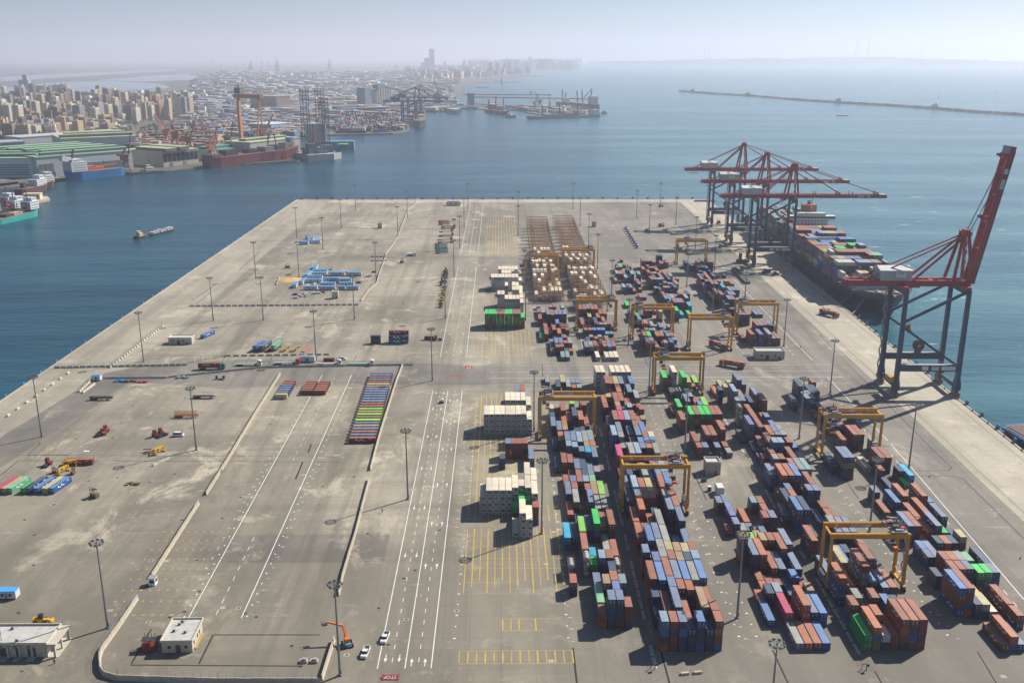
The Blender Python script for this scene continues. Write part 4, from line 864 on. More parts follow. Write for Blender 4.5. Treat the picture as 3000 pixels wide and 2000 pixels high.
# ---------------------------------------------------------------- the container ship alongside
RZS = -math.atan(.05)
def ship():
    t = thing('container_ship', 'large dark hulled container ship moored at the quay, stacked with containers', 'ship', (272.5, 640, SEA), RZS)
    hb = 19.6; Ls = 372
    HULLM = M('hull_navy', (.015, .035, .075), .5, var=.1, scale=.02); DK = M('ship_deck', (.10, .055, .045), .7)
    # stations: y, half-breadth at keel line, half-breadth at deck, deck height
    st = [(0, .2, .8, 17.5), (6, .5, 7.5, 17), (16, 3.5, 13.5, 16), (32, 10, 17.5, 15), (60, 17.5, hb, 14.5), (100, hb, hb, 14.5), (290, hb, hb, 14.5), (345, 17, hb, 14.5), (Ls, 11, 18.5, 15)]
    v = []; f = []; mi = []
    for y, a, b, d in st:
        yk = y + (6 if y < 20 else 0)
        for x, z, yy in ((-b, d, y), (-b, d - 3.2, y + (1 if y < 20 else 0)), (-a, 1.0, yk), (-a * .9, -2, yk), (a * .9, -2, yk), (a, 1.0, yk), (b, d - 3.2, y + (1 if y < 20 else 0)), (b, d, y)): v.append((x, yy, z))
    for i in range(len(st) - 1):
        for j in range(7): f.append((i*8+j, i*8+8+j, i*8+9+j, i*8+j+1)); mi.append(0)
        f.append((i*8, i*8+7, i*8+15, i*8+8)); mi.append(1)
    f.append(tuple(range(8))); mi.append(0); f.append(tuple(range(len(v)-1, len(v)-9, -1))); mi.append(0)
    mb = MB(); mb.v, mb.f, mb.m = v, f, mi
    hull = mb.build('hull', [HULLM, DK], t)
    mb = MB()      # forecastle bulwark, breakwater and gear
    for s_ in (-1, 1):
        q = [(1, 17.5), (7.5, 17), (13.5, 16), (17.5, 15)]; ys = [0, 6, 16, 32]
        for k in range(3): mb.beam((s_ * q[k][0], ys[k], q[k][1] + .5), (s_ * q[k+1][0], ys[k+1], q[k+1][1] + .5), .25, 1.4)
    mb.box(0, 34, 14.5, 33, .5, 7.2, m=1)
    for x in (-6, 6): mb.box(x, 14, 16, 3, 4, 1.6, m=2); mb.tube((x - 1.6, 19, 17), (x + 1.6, 19, 17), .8, n=10, m=2)
    mb.beam((0, 9, 17), (0, 9, 30), .6, m=1); mb.box(0, 9, 26, 2.5, 1.2, .3, m=1)
    mb.build('forecastle', [HULLM, M('ship_white', (.60, .61, .62), .5), GREY], t)
    rr = random.Random(11); cols_ = 'rroobbblgGgmlqyvvrsowb'; items = []
    ybay = 41.0; top = []
    nbay = 13
    for b in range(nbay):
        blk = [rr.choice((6, 6, 7, 7, 6)) for _ in range(4)]
        for c in range(15):
            x = (c - 7) * 2.5; hh = blk[c // 5] - (1 if rr.random() < .12 else 0)
            if b == 0: hh = (4, 3, 2, 2, 3, 4, 4, 4, 3, 5, 5, 5, 5, 5, 4, 3, 3)[c]
            if b == 0 and abs(c - 7) > 5: hh = min(hh, 4)
            run = rr.choice(cols_) if c == 0 or rr.random() < .42 else run
            for k in range(hh):
                cc = run if k == hh - 1 else rr.choice(cols_)
                if b == 0: cc = rr.choice('WWWyWb') if k >= hh - 2 else rr.choice('rsbng')
                vis = k == hh - 1 or c == 0 or (b == 0)
                if not vis and k < hh - 3: continue
                items.append((x, ybay + 6.1, 14.9 + k * 2.6, cc))
        ybay += 12.6 if b % 2 == 0 else 14.6
    mb = MB(); cs = sorted({i[3] for i in items}); mats = []
    for c in cs: mats += list(cmat(c))
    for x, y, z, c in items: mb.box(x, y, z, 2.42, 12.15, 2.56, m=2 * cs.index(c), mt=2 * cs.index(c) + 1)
    o = mb.build('ship_deck_containers', mats, None, (266.5, 640, SEA), RZS)
    tag(o, 'many coloured containers stacked in bays on the deck of the moored ship', 'containers', kind='stuff')
    # lashing bridges
    mb = MB(); y = 41 + 12.9
    for b in range(nbay):
        if b % 2 == 0: pass
        for x in range(-18, 19, 6): mb.box(x, 41 - .9 + [0, 12.6, 27.2, 39.8, 54.4, 67, 81.6, 94.2, 108.8, 121.4, 136, 148.6, 163.2][b], 14.5, .4, .4, 8)
        mb.box(0, 41 - .9 + [0, 12.6, 27.2, 39.8, 54.4, 67, 81.6, 94.2, 108.8, 121.4, 136, 148.6, 163.2][b], 22, 38.5, .35, .35)
    mb.build('lashing_bridge', STEEL_DK, t)
    yb = ybay + 6
    mb = MB(); mb.box(0, yb + 7, 14.5, 28, 13, 20); mb.box(0, yb + 4, 34.5, 42, 7, 3.4); mb.box(0, yb + 4, 37.9, 24, 6, 2.6); mb.box(0, yb + .44, 36.0, 40, .2, 1.2, m=1)
    for k in range(6):
        for x in range(-15, 16, 3): mb.box(x, yb + .42, 17.5 + k * 3.1, 1.0, .1, .9, m=1)
    mb.beam((0, yb + 6, 43.5), (0, yb + 6, 55), .8); mb.box(0, yb + 6, 50, 9, .5, .4); mb.box(0, yb + 15, 14.5, 12, 9, 32, m=2); mb.tube((0, yb + 16, 46), (0, yb + 16, 50), 1.6, n=10, m=1)
    mb.build('superstructure', [M('ship_white', (.6, .6, .6), .5), GLASS, M('funnel_paint', (.30, .12, .06), .6)], t)
    its = []
    for b in range(7):
        for c in range(15):
            hh = rr.choice((5, 6, 6, 5))
            for k in range(hh):
                if k == hh - 1 or c == 0: its.append(((c - 7) * 2.5, yb + 24 + b * 13.4 + 6.1, 14.9 + k * 2.6, rr.choice('gqrnsqmrb')))
    mb = MB(); cs = sorted({i[3] for i in its}); mats = []
    for c in cs: mats += list(cmat(c))
    for x, y, z, c in its:
        if y < 362: mb.box(x, y, z, 2.42, 12.15, 2.56, m=2 * cs.index(c), mt=2 * cs.index(c) + 1)
    o = mb.build('ship_deck_containers', mats, None, (266.5, 640, SEA), RZS); tag(o, 'containers stacked behind the white bridge of the moored ship', 'containers', kind='stuff')
ship()
for i, (a, b, lab) in enumerate(((at(2553, 846, 11), at(2497, 918, .4), 'pale mooring line from the ship bow to the quay, left of the pair'), (at(2560, 842, 11), at(2499, 919, .4), 'pale mooring line from the ship bow to the quay, right of the pair'), (at(2512, 850, 8), at(2462, 888, .4), 'thin mooring line nearest the hull side'))):
    mb = MB(); p, q = Vector(a), Vector(b); m = (p + q) / 2; m.z -= .8; mb.tube(p, m, .11, n=5); mb.tube(m, q, .11, n=5)
    tag(mb.build('mooring_line', M('rope', (.55, .53, .47), .9)), lab, 'mooring line', 'mooring lines of the container ship')
# ---------------------------------------------------------------- floodlight masts
GALV = M('galvanised_steel', (.22, .24, .25), .5, metal=.3, var=.08)
def mast_meshes():
    mb = MB(); mb.tube((0, 0, 0), (0, 0, 30.2), .42, .2, 10); mb.box(0, 0, 0, 1.2, 1.2, .35); mb.box(.42, 0, .8, .25, .5, 1.3); a = mb.mesh('pole', GALV)
    mb = MB()
    for rr_, z in ((1.9, 29.3), (1.9, 29.8), (1.2, 29.3)):
        for k in range(16):
            t0, t1 = 2*math.pi*k/16, 2*math.pi*(k+1)/16; mb.beam((rr_*math.cos(t0), rr_*math.sin(t0), z), (rr_*math.cos(t1), rr_*math.sin(t1), z), .12)
    for k in range(6):
        t0 = math.pi * k / 3; mb.beam((0, 0, 29.5), (1.9*math.cos(t0), 1.9*math.sin(t0), 29.3), .1)
    mb.tube((0, 0, 30.2), (0, 0, 31.4), .04, n=5); b = mb.mesh('lamp_ring', GALV)
    mb = MB(); mb.box(0, 0, -.3, .75, .5, .42); mb.box(.0, -.27, -.28, .6, .05, .34, m=1); c = mb.mesh('floodlight', [STEEL_DK, GREY])
    return a, b, c
MP, MR, MF = mast_meshes()
MAST = [(96,1003),(248,1441),(330,830),(451,1033),(490,736),(588,640),(605,735),(682,546),(687,639),(726,826),(742,573),(784,524),(817,484),(814,733),(864,640),(914,543),(936,500),(937,1146),(993,874),(781,1550),(1023,731),(1043,635),(1056,569),(1066,521),(1075,480),(1190,502),(1190,541),(1204,660),(1207,736),(1316,480),(1332,519),(1352,563),(1372,618),(1404,689),(1462,500),(1516,479),(1491,538),(1552,517),(1597,571),(1641,621),(1636,724),(1577,659),(1711,686),(1443,795),(1490,909),(1226,990),(1244,1225),(1572.5,1037),(1800,795),(1906,905),(1835,1007),(2087,1076),(1996.5,1221),(1693,1419)]
pts = [at(x/.784, y/.784) for x, y in MAST]
_q = at(2277, 1884, 29.8); pts.append(Vector((_q.x, _q.y, 0)))
pts = sorted(pts, key=lambda p: -p.y); rows = []
for p in pts:
    if rows and rows[-1][0].y - p.y < 32: rows[-1].append(p)
    else: rows.append([p])
rank = {0: 'farthest line'}
for i, rw in enumerate(rows):
    for k, p in enumerate(sorted(rw, key=lambda p: p.x)):
        lab = 'grey floodlight mast, %s from left, %s line back from the near edge' % (od(k + 1), od(len(rows) - i))
        t = thing('light_mast', lab, 'light mast', p, 0, 'floodlight masts across the port')
        link('pole', MP, t); link('lamp_ring', MR, t)
        for q in range(8):
            a = 2*math.pi*q/8 + .2; link('floodlight', MF, t, (1.95*math.cos(a), 1.95*math.sin(a), 29.9), a + math.pi/2)
# ---------------------------------------------------------------- buildings of the yard
CREAM = M('cream_render', (.52, .48, .40), .8, var=.07, dirt=(.3, .26, .2), dirt_amt=.3); ROOFW = M('roof_screed', (.46, .46, .43), .85, var=.12, scale=.25, dirt=(.26, .25, .22), dirt_amt=.5); BROWN = M('brown_door', (.11, .075, .06), .7)
def house(name, label, cat, loc, rz, W, D, Hh, doors=(), wins=(), roofbits=(), over=.25, par=.5, mat=None, group=None):
    'flat roofed block with a parapet; doors and windows on the front (-y) wall: (x, width, height, z)'
    mat = mat or CREAM; t = thing(name, label, cat, loc, rz, group)
    mb = MB(); mb.box(0, 0, 0, W, D, Hh)
    for x in (-W/2, W/2): mb.box(x * 1.0, -D/2 - .04, 0, .5, .3, Hh - .02)
    mb.build('wall', mat, t)
    mb = MB(); w2, d2 = W + 2 * over, D + 2 * over
    mb.box(0, 0, Hh, w2, d2, .18, mt=1); th = .28
    for s in (-1, 1): mb.box(0, s * (d2/2 - th/2), Hh + .18, w2, th, par); mb.box(s * (w2/2 - th/2), 0, Hh + .18, th, d2 - 2 * th, par)
    rf = mb.build('roof', [mat, ROOFW], t)
    for x, ww, hh, z in doors:
        mb = MB(); mb.box(x, -D/2 - .05, z, ww, .12, hh); mb.build('door', BROWN, t)
    for x, ww, hh, z in wins:
        mb = MB(); mb.box(x, -D/2 - .03, z, ww, .08, hh); f = mb.build('window', M('window_frame', (.42, .40, .36), .6), t); mb = MB(); mb.box(x, -D/2 - .09, z + .1, ww - .2, .06, hh - .2); mb.build('pane', GLASS, f)
    for x, y, a in roofbits:
        mb = MB(); mb.box(x, y, Hh + .18, .9, .4, .8); mb.tube((x - .2, y - .21, Hh + .6), (x - .2, y - .26, Hh + .6), .28, n=8, m=1); mb.beam((x, y + .3, Hh + .25), (x + 1.2, y + 1.0, Hh + .22), .07, m=1); mb.build('air_conditioner', [GREY, STEEL_DK], rf)
    return t
house('guard_building', 'low cream building with two windows beside the slanted blue container', 'building', (-200.3, 579.5, 0), 0, 14.0, 6.0, 3.9, [(-1.2, 1.9, 2.6, 0), (4.2, 1.0, 1.4, 0)], [(-4.8, 1.7, .9, 1.9), (2.0, 1.7, .9, 1.9)])
house('substation', 'white flat roofed substation beside the dashed road behind the quay crane', 'building', (160.0, 544.5, 0), R(-1), 16.5, 7.5, 4.6, [(-1.6, 1.9, 2.8, 0), (5.6, 1.0, 1.9, 0)], [(-5, 1.8, .9, 2.0), (2.8, 1.8, .9, 2.0)], par=.6)
t = house('office_building', 'small white building with AC units on its roof, inside the near wall', 'building', (-97.8, 257.3, 0), R(1), 8.6, 11.3, 3.9, [(.2, 1.5, 2.6, 0)], [(-2.4, 1.1, 1.1, 1.4), (2.6, 1.1, 1.1, 1.4)], [(-1.6, 2.8, 0), (-2.2, -.8, 0), (1.4, -1.6, 0), (-1.2, 4.2, 0)], over=.55)
mb = MB()
for y in (-3.2, .4, 2.4): mb.box(4.34, y, 1.4, .08, .8, 1.1)
mb.build('window', GLASS, t); mb = MB(); mb.box(4.75, 0, 0, .7, 8, .35); mb.build('kerb_step', M('ochre_timber', (.38, .25, .09), .8), t)
t = house('workshop', 'long cream workshop with roller doors and an open end bay at the lower left', 'building', (-146.5, 254.6, 0), R(0), 21.0, 9.4, 4.4, [(6 - 4.2 * k, w_, 2.8, .4) for k, w_ in enumerate((2.4, 1.0, 2.4, 2.4))], [], [(-3, 3, 0), (1.5, -3.5, 0)], over=.5, par=.7)
mb = MB()
for k in range(6): mb.box(9.9 - k * 3.6, -5.0, 0, .55, .7, 4.38)
for y in (-1.5, 2.4): mb.box(10.95, y, 0, .7, .5, 4.38)
mb.box(13.0, -4.9, 0, .6, .6, 4.2); mb.box(13.0, 4.2, 0, .6, .6, 4.2); mb.box(13.0, -.4, 0, .5, .5, 4.2); mb.box(11.6, -.2, 4.2, 4.2, 10.2, .5); mb.box(11.6, 0, .02, 4.4, 10, .12); mb.build('portico', CREAM, t)
mb = MB()
for k, w_ in enumerate((2.6, 1.6, 2.6, 2.6)): mb.prism([(6 - 4.2*k - w_/2, -6.9), (6 - 4.2*k + w_/2, -6.9), (6 - 4.2*k + w_/2, -4.9), (6 - 4.2*k - w_/2, -4.9)], 0, .2)
mb.build('ramp', CONC, t)
for k in range(4):
    mb = MB(); mb.box(5.4 - 4.2 * k, -5.1, 3.3, .9, .5, .6); mb.build('air_conditioner', [GREY], t)
mb = MB(); mb.beam((-4, -4, 5), (-4, -4, 9.5), .12); mb.beam((-3, -3.6, 5), (-3, -3.6, 9), .1); mb.box(-4, -4, 5.0, 1.2, 1.0, .9); mb.build('roof_aerial', STEEL_DK, t)
def kiosk(label, px, py, W=4.2, D=4.0, Hh=5.0):
    p = at(px, py); return house('kiosk', label, 'kiosk', (p.x, p.y + D/2, 0), 0, W, D, Hh, [(.9, .8, 2, 0)], [(0, .7, .7, Hh * .55)], over=.2, par=.5, group='small cream service kiosks')
kiosk('cream service kiosk in front of the blue site cabins', 982, 875)
kiosk('cream service kiosk standing alone in the far left yard', 1113, 669)
kiosk('cream service kiosk right of the far rack lines', 1740, 665)
t = house('pump_house', 'tall pale block house beside the rail strip between near blocks', 'building', (91, 380.5, 0), 0, 6.0, 5.6, 5.2, [(1.2, .9, 2, 0)], [(1.6, .6, .6, 3.2)], over=.15, par=.7, mat=M('pale_render', (.46, .44, .40), .8, var=.06))
p = at(2107, 1445); mb = MB(); mb.box(p.x, p.y, .1, 2.9, 5.0, 3.4); mb.box(p.x, p.y, 3.5, 2.6, 4.7, .2); mb.box(p.x, p.y, 0, 4.6, 6.4, .12, m=1); tag(mb.build('fuel_tank', [WHITE, CONC]), 'white box fuel tank on a slab beside the tall pale block house', 'tank')
p = at(2078, 1437); mb = MB(); mb.box(p.x, p.y, 0, 1.3, 1.2, 2.0); mb.box(p.x, p.y, 2.0, 1.4, 1.3, .12, m=1); tag(mb.build('switch_cabinet', [M('brown_cabinet', (.16, .10, .07), .7), WHITE]), 'small brown switch cabinet left of the white fuel tank', 'cabinet')
p = at(2062, 1410); mb = MB(); mb.beam((p.x, p.y, 0), (p.x, p.y, 6.5), .18); mb.box(p.x, p.y, 0, 2.4, .4, 1.6, m=1); mb.beam((p.x - 1.2, p.y, 1.2), (p.x + 1.5, p.y, 2.4), .12); tag(mb.build('pump_rig', [STEEL_DK, TEALP]), 'dark pump rig with a mast beside the tall pale block house', 'machine')
# far white office cabins
p, q = at(1310, 603), at(1347, 603)
house('site_office', 'white block of four far cabins by the far quay edge', 'cabins', ((p.x+q.x)/2, p.y + 3, 0), 0, q.x - p.x, 6, 5.4, [], [(-8.5, 1.8, 1.6, 2), (-3, 1.8, 1.6, 2), (3, 1.8, 1.6, 2), (8.5, 1.8, 1.6, 2)], over=.1, par=.1, mat=M('cabin_white', (.50, .51, .51), .6, var=.05))
# blue roofed site cabins
CABW = M('cabin_panel', (.55, .57, .58), .55, var=.05); CABR = M('cabin_roof_blue', (.06, .30, .60), .5, var=.1)
def cabin_mesh(L, W=3.0, nw=2):
    mb = MB(); mb.box(0, 0, .35, L, W, 2.55); mb.box(0, 0, .1, L - .3, W - .3, .25, m=2)
    a = mb.mesh('cabin_body', [CABW, CABR, STEEL_DK]); mb = MB(); mb.box(0, 0, 2.9, L + .1, W + .1, .22); r_ = mb.mesh('cabin_roof', CABR)
    mb = MB()
    for k in range(nw): mb.box((k - (nw-1)/2) * L / (nw + .4), -W/2 - .03, 1.3, .95, .08, .9)
    wn = mb.mesh('cabin_window', GLASS); mb = MB(); mb.box(0, -W/2 - .03, .4, .85, .08, 2.0); d = mb.mesh('cabin_door', CABR); return a, r_, wn, d
CMS = {}
def cabin(x, y, L, rz, label, nw=2):
    if (L, nw) not in CMS: CMS[(L, nw)] = cabin_mesh(L, 3.0, nw)
    a, r_, wn, d = CMS[(L, nw)]; t = thing('site_cabin', label, 'site cabin', (x, y, 0), rz, 'blue roofed white site cabins'); link('cabin_body', a, t); link('roof', r_, t); link('window', wn, t); link('door', d, t); return t
zc = lambda a, b: at(780 + a/3.897, 760 + b/3.897)
for i, (x0, x1, yb, lab) in enumerate(((520, 690, 190, 'back row left'), (712, 888, 188, 'back row middle'), (915, 1087, 188, 'back row right'), (455, 635, 268, 'middle row left'), (650, 828, 252, 'middle row centre'), (830, 970, 264, 'middle row right'), (428, 580, 350, 'front row left'), (600, 783, 352, 'front row second'), (812, 900, 350, 'front row third and shortest'), (915, 1055, 350, 'front row right end'), (830, 1000, 305, 'between middle and front rows, right'), (610, 790, 310, 'between middle and front rows, centre'), (470, 640, 228, 'second line behind the middle row left'), (525, 700, 160, 'hindmost behind the back row left'))):
    p, q = zc(x0, yb), zc(x1, yb); cabin((p.x + q.x)/2, p.y + 1.5, round(q.x - p.x, 1), 0, 'blue roofed white cabin, %s of the cabin camp' % lab)
for (a, b, lab) in (((548, 140), (575, 85), 'turned end-on at the back'), ((455, 215), (510, 165), 'turned end-on along the left side, middle'), ((395, 290), (445, 248), 'turned end-on along the left side, near the sand'), ((320, 330), (345, 296), 'short end-on one beside the sand pile')):
    p, q = zc(*a), zc(*b); d = q - p; cabin((p.x+q.x)/2, (p.y+q.y)/2, max(6, round(min(d.length, 16), 1)), math.atan2(d.y, d.x), 'blue roofed white cabin, %s' % lab)
for (px, py, L, rz, lab) in ((20, 1756, 6.2, 0, 'alone at the left edge of the yard'), (890, 715, 9, .9, 'in the small far camp, left'), (908, 700, 10, 1.0, 'in the small far camp, middle'), (925, 704, 12, 1.0, 'in the small far camp, right'), (918, 714, 14, 0, 'lying across the front of the small far camp'), (893, 717, 7, 0, 'short, front left of the small far camp')):
    p = at(px, py); cabin(p.x, p.y + 1.5, L, rz, 'blue roofed white cabin %s' % lab)
p = at(282, 1116); t = cabin(p.x, p.y + 1.5, 4.4, 0, 'small blue topped booth at the end of the road barrier', 1)
p = at(445, 1716); mb = MB(); mb.box(p.x, p.y + 1.3, 0, 2.2, 2.4, 2.7); t = tag(mb.build('gate_booth', WHITE), 'small white gate booth at the end of the long wall', 'booth'); mb = MB(); mb.box(p.x + .1, p.y + .07, 1.0, 1.5, .08, 1.2); mb.box(p.x + 1.12, p.y + 1.4, 1.0, .08, 1.6, 1.2); mb.build('window', GLASS, t); mb = MB(); mb.box(p.x, p.y + 1.3, 2.7, 2.5, 2.7, .15); mb.build('roof', GREY, t)
p = at(1015, 875); 
p = at(258, 1116); 
p, q = at(878, 1061), at(922, 1061); mb = MB(); mb.box((p.x+q.x)/2, p.y + 1.5, .4, q.x - p.x, 2.9, 2.9); t = tag(mb.build('trailer_office', CABW), 'long white trailer office with blue doors beside the truck road', 'site cabin'); mb = MB(); mb.box((p.x+q.x)/2, p.y + .02, .6, 2.2, .08, 2.1); mb.build('door', BLUEP, t); mb = MB(); mb.box((p.x+q.x)/2, p.y + 1.5, 3.3, q.x - p.x + .2, 3.1, .15); mb.build('roof', GREY, t)
# ---------------------------------------------------------------- walls, fences, barriers
WALLM = M('precast_wall', (.40, .355, .275), .85, var=.12, scale=.5); SANDM = M('sand', (.50, .33, .12), .95, var=.15, scale=.3)
def wall(pts, label, h=2.6, w=.3, base=.8, name='retaining_wall', fence=False):
    q = [at(*p) for p in pts]; mb = MB(); t = thing(name, label, 'wall', q[0])
    for a, b in zip(q, q[1:]):
        a, b = a - q[0], b - q[0]; d = (b - a); L = d.length; u = d / L; nseg = max(1, int(L / 3.0)); nn = Vector((-u.y, u.x, 0))
        for k in range(nseg):
            p0, p1 = a + u * (L * k / nseg + .03), a + u * (L * (k+1) / nseg - .03); z = h + .05 * math.sin(k * 2.3)
            n = len(mb.v)
            for p_ in (p0, p1):
                for s, ww, zz in ((-1, base/2, 0), (1, base/2, 0), (1, w/2, z * .35), (1, w/2 * .8, z), (-1, w/2 * .8, z), (-1, w/2, z * .35)): mb.v.append(tuple(p_ + nn * (s * ww) + Vector((0, 0, zz))))
            mb.f += [(n+j, n+6+j, n+6+(j+1) % 6, n+(j+1) % 6) for j in range(6)] + [tuple(range(n+5, n-1, -1)), tuple(range(n+6, n+12))]; mb.m += [0] * 8
    mb.build('panel', WALLM, t)
    if fence:
        fb = MB()
        for a, b in zip(q, q[1:]):
            a, b = a - q[0], b - q[0]; L = (b-a).length; n_ = int(L / 2.4)
            for k in range(n_ + 1):
                p_ = a + (b - a) * (k / max(n_, 1)); fb.beam(p_ + Vector((0, 0, h)), p_ + Vector((0, 0, h + 1.7)), .07)
            for zz in (h + .5, h + 1.1, h + 1.65): fb.beam(a + Vector((0, 0, zz)), b + Vector((0, 0, zz)), .035)
        fb.build('wire_fence', GREY, t)
    return t
wall([(821, 1097), (757, 1198), (676, 1334), (640, 1392), (604, 1450)], 'long pale wall running down from the road barrier, upper stretch', 1.7)
wall([(583, 1475), (534, 1552), (482, 1634), (445, 1692)], 'pale wall stretch ending at the white gate booth', 1.8)
wall([(404, 1754), (352, 1832), (300, 1905), (292, 1930), (293, 1962), (306, 1980), (345, 1991), (640, 2000), (940, 2000)], 'curving pale wall with wire fence around the small white building', 1.8, fence=True)
wall([(943, 1992), (962, 1930), (980, 1875)], 'pale wall on the right side of the small white building yard', 1.8)
wall([(1180, 1070), (1163, 1112), (1150, 1152), (1137, 1195), (1118, 1255), (1103, 1308), (1085, 1378)], 'pale wall beside the long row of flat containers', 1.6)
wall([(1082, 1405), (1062, 1480), (1050, 1530), (1038, 1575), (1025, 1615), (1003, 1690), (992, 1745)], 'winding pale wall left of the white lane lines', 1.6)
wall([(1224, 583), (1213, 603), (1195, 617), (1180, 655), (1165, 695), (1148, 722), (1130, 745), (1128, 758), (1112, 800), (1103, 832), (1080, 852), (1058, 882)], 'far winding wall between the cabin camp and the central yard', 1.4)
def barrier_mesh(L=2.4):
    mb = MB(); mb.prism([(-L/2, -.4), (L/2, -.4), (L/2, .4), (-L/2, .4)], 0, .3); mb.prism([(-L/2, -.4), (L/2, -.4), (L/2, .4), (-L/2, .4)], .3, 1.15, top=[(-L/2, -.17), (L/2, -.17), (L/2, .17), (-L/2, .17)]); return mb.mesh('block', CONC)
BMS = {}
FENM = {}
def barriers(p0, p1, n, where, L=2.6, h=1.0, fence=False):
    if L not in BMS: BMS[L] = barrier_mesh(L)
    a, b = at(*p0), at(*p1); d = b - a; rz = math.atan2(d.y, d.x)
    for k in range(n):
        p_ = a + d * (k / max(1, n - 1)); t = thing('concrete_barrier', 'concrete barrier, %s from left, row %s' % (od(k + 1), where), 'barrier', p_, rz + rnd.uniform(-.03, .03), 'concrete barrier blocks')
        link('block', BMS[L], t)
        if fence:
            if L not in FENM:
                fb = MB()
                for x in (-L*.45, L*.45): fb.beam((x, 0, 1.1), (x, 0, 3.0), .09)
                for z in (1.3, 2.2, 2.95): fb.beam((-L*.45, 0, z), (L*.45, 0, z), .05)
                for q in range(7): fb.beam((-L*.45 + L*.9*q/6, 0, 1.1), (-L*.45 + L*.9*q/6, 0, 3.0), .03)
                FENM[L] = fb.mesh('mesh_panel', GREY)
            link('mesh_panel', FENM[L], t)
barriers((563, 898), (1043, 894), 28, 'before the cabin camp', 3.6, fence=True)
barriers((476, 957), (325, 1076), 22, 'slanting down beside the far left road', 2.6, fence=True)
barriers((168, 1078), (542, 1070), 21, 'along the west road end', 3.2, fence=True)
barriers((560, 1062), (655, 1044), 5, 'above the truck road, rising part', 3.2, fence=True)
barriers((668, 1044), (957, 1040), 13, 'above the truck road, level part', 3.6)
barriers((295, 1109), (478, 1108), 14, 'below the truck road, left part', 4.3)
barriers((490, 1107), (630, 1092), 11, 'below the truck road, bending part', 4.3)
barriers((642, 1091), (765, 1078), 10, 'below the truck road, slanting part', 4.3)
barriers((777, 1077), (1000, 1073), 18, 'below the truck road, level part', 4.3)
barriers((1016, 1072), (1200, 1070), 15, 'below the truck road, right part', 4.3)
barriers((25, 1218), (200, 1094), 8, 'scattered along the west quay road', 2.6)
barriers((235, 1147), (270, 1113), 7, 'doubling up beside the blue topped booth', 2.6, fence=True)
barriers((245, 1150), (275, 1128), 6, 'short pile row beside the blue topped booth', 2.4)
barriers((455, 1362), (490, 1346), 7, 'white row stacked in the left yard', 2.4)
barriers((1092, 753), (1128, 753), 4, 'far row left of the winding wall', 3.2); barriers((1092, 765), (1128, 765), 4, 'second far row left of the winding wall', 3.2)
# sand heap with its curb
p = zc(275, 232); mb = MB(); rr = random.Random(3); n = 28
for ring, (rad, z) in enumerate(((9.5, .02), (7.5, .55), (4.8, 1.1), (2.0, 1.7))):
    for k in range(n): a = 2*math.pi*k/n; q = rad * (1 + .12 * math.sin(3*a + ring) + rr.uniform(-.05, .05)); mb.v.append((p.x + q*1.25*math.cos(a), p.y + q*.9*math.sin(a), z + rr.uniform(-.1, .1) * (ring > 0)))
for r_ in range(3):
    for k in range(n): mb.f.append((r_*n+k, r_*n+(k+1) % n, (r_+1)*n+(k+1) % n, (r_+1)*n+k)); mb.m.append(0)
mb.f.append(tuple(range(3*n, 4*n))); mb.m.append(0)
tag(mb.build('sand_heap', SANDM, smooth=True), 'low heap of orange sand left of the cabin camp', 'sand heap')
wall([(810, 835), (818, 813), (835, 808), (853, 806)], 'low curved wall round the sand heap', 1.2, .3, .6)
# ---------------------------------------------------------------- vehicles
def wheels(mb, xs, y, r=.5, w=.35, m=1):
    for x in xs:
        for s in (-1, 1): mb.tube((x, s * y - w/2, r), (x, s * y + w/2, r), r, n=10, m=m)
def carpart(t, L, W, Hh, m, cab=(.30, .78), hb=.95, bed=False):
    mb = MB(); mb.prism([(-L/2, -W/2), (L/2, -W/2), (L/2, W/2), (-L/2, W/2)], .32, hb * .7); mb.prism([(-L/2, -W/2), (L/2, -W/2), (L/2, W/2), (-L/2, W/2)], hb * .7, hb, top=[(-L/2 + .12, -W/2 + .06), (L/2 - .14, -W/2 + .06), (L/2 - .14, W/2 - .06), (-L/2 + .12, W/2 - .06)])
    x0, x1 = -L/2 + L * cab[0], -L/2 + L * cab[1]
    mb.box((x0 + x1)/2, 0, Hh - .08, (x1 - x0) * .74, W - .34, .1)
    if bed:
        for s in (-1, 1): mb.box((-L/2 + x0)/2, s * (W/2 - .08), hb, x0 + L/2 - .1, .12, .3)
        mb.box(-L/2 + .08, 0, hb, .12, W - .2, .3); mb.box((-L/2 + x0)/2, 0, hb - .0, x0 + L/2 - .3, W - .4, .04, m=1)
    body = mb.build('body', [m, STEEL_DK], t)
    mb = MB(); dx = (x1 - x0) * .13; mb.prism([(x0, -W/2 + .08), (x1, -W/2 + .08), (x1, W/2 - .08), (x0, W/2 - .08)], hb, Hh - .08, top=[(x0 + dx * (.4 if cab[0] < .1 else 1), -W/2 + .2), (x1 - dx, -W/2 + .2), (x1 - dx, W/2 - .2), (x0 + dx * (.4 if cab[0] < .1 else 1), W/2 - .2)]); mb.build('window', GLASS, t)
    for x in (-L/2 + L * .19, L/2 - L * .19):
        for s in (-1, 1): w_ = MB(); w_.tube((x, s * (W/2 - .12) - .1, .34), (x, s * (W/2 - .12) + .1, .34), .34, n=12); w_.build('wheel', RUBBER, t)
    for s in (-1, 1): h_ = MB(); h_.box(L/2 - .03, s * (W/2 - .3), hb * .62, .08, .35, .18); h_.build('headlight', WHITE, t)
CARP = {k: M('car_paint_' + k, c, .3, var=.04) for k, c in dict(white=(.66, .66, .66), silver=(.38, .39, .40), black=(.03, .03, .035), red=(.30, .03, .03), blue=(.04, .09, .2)).items()}
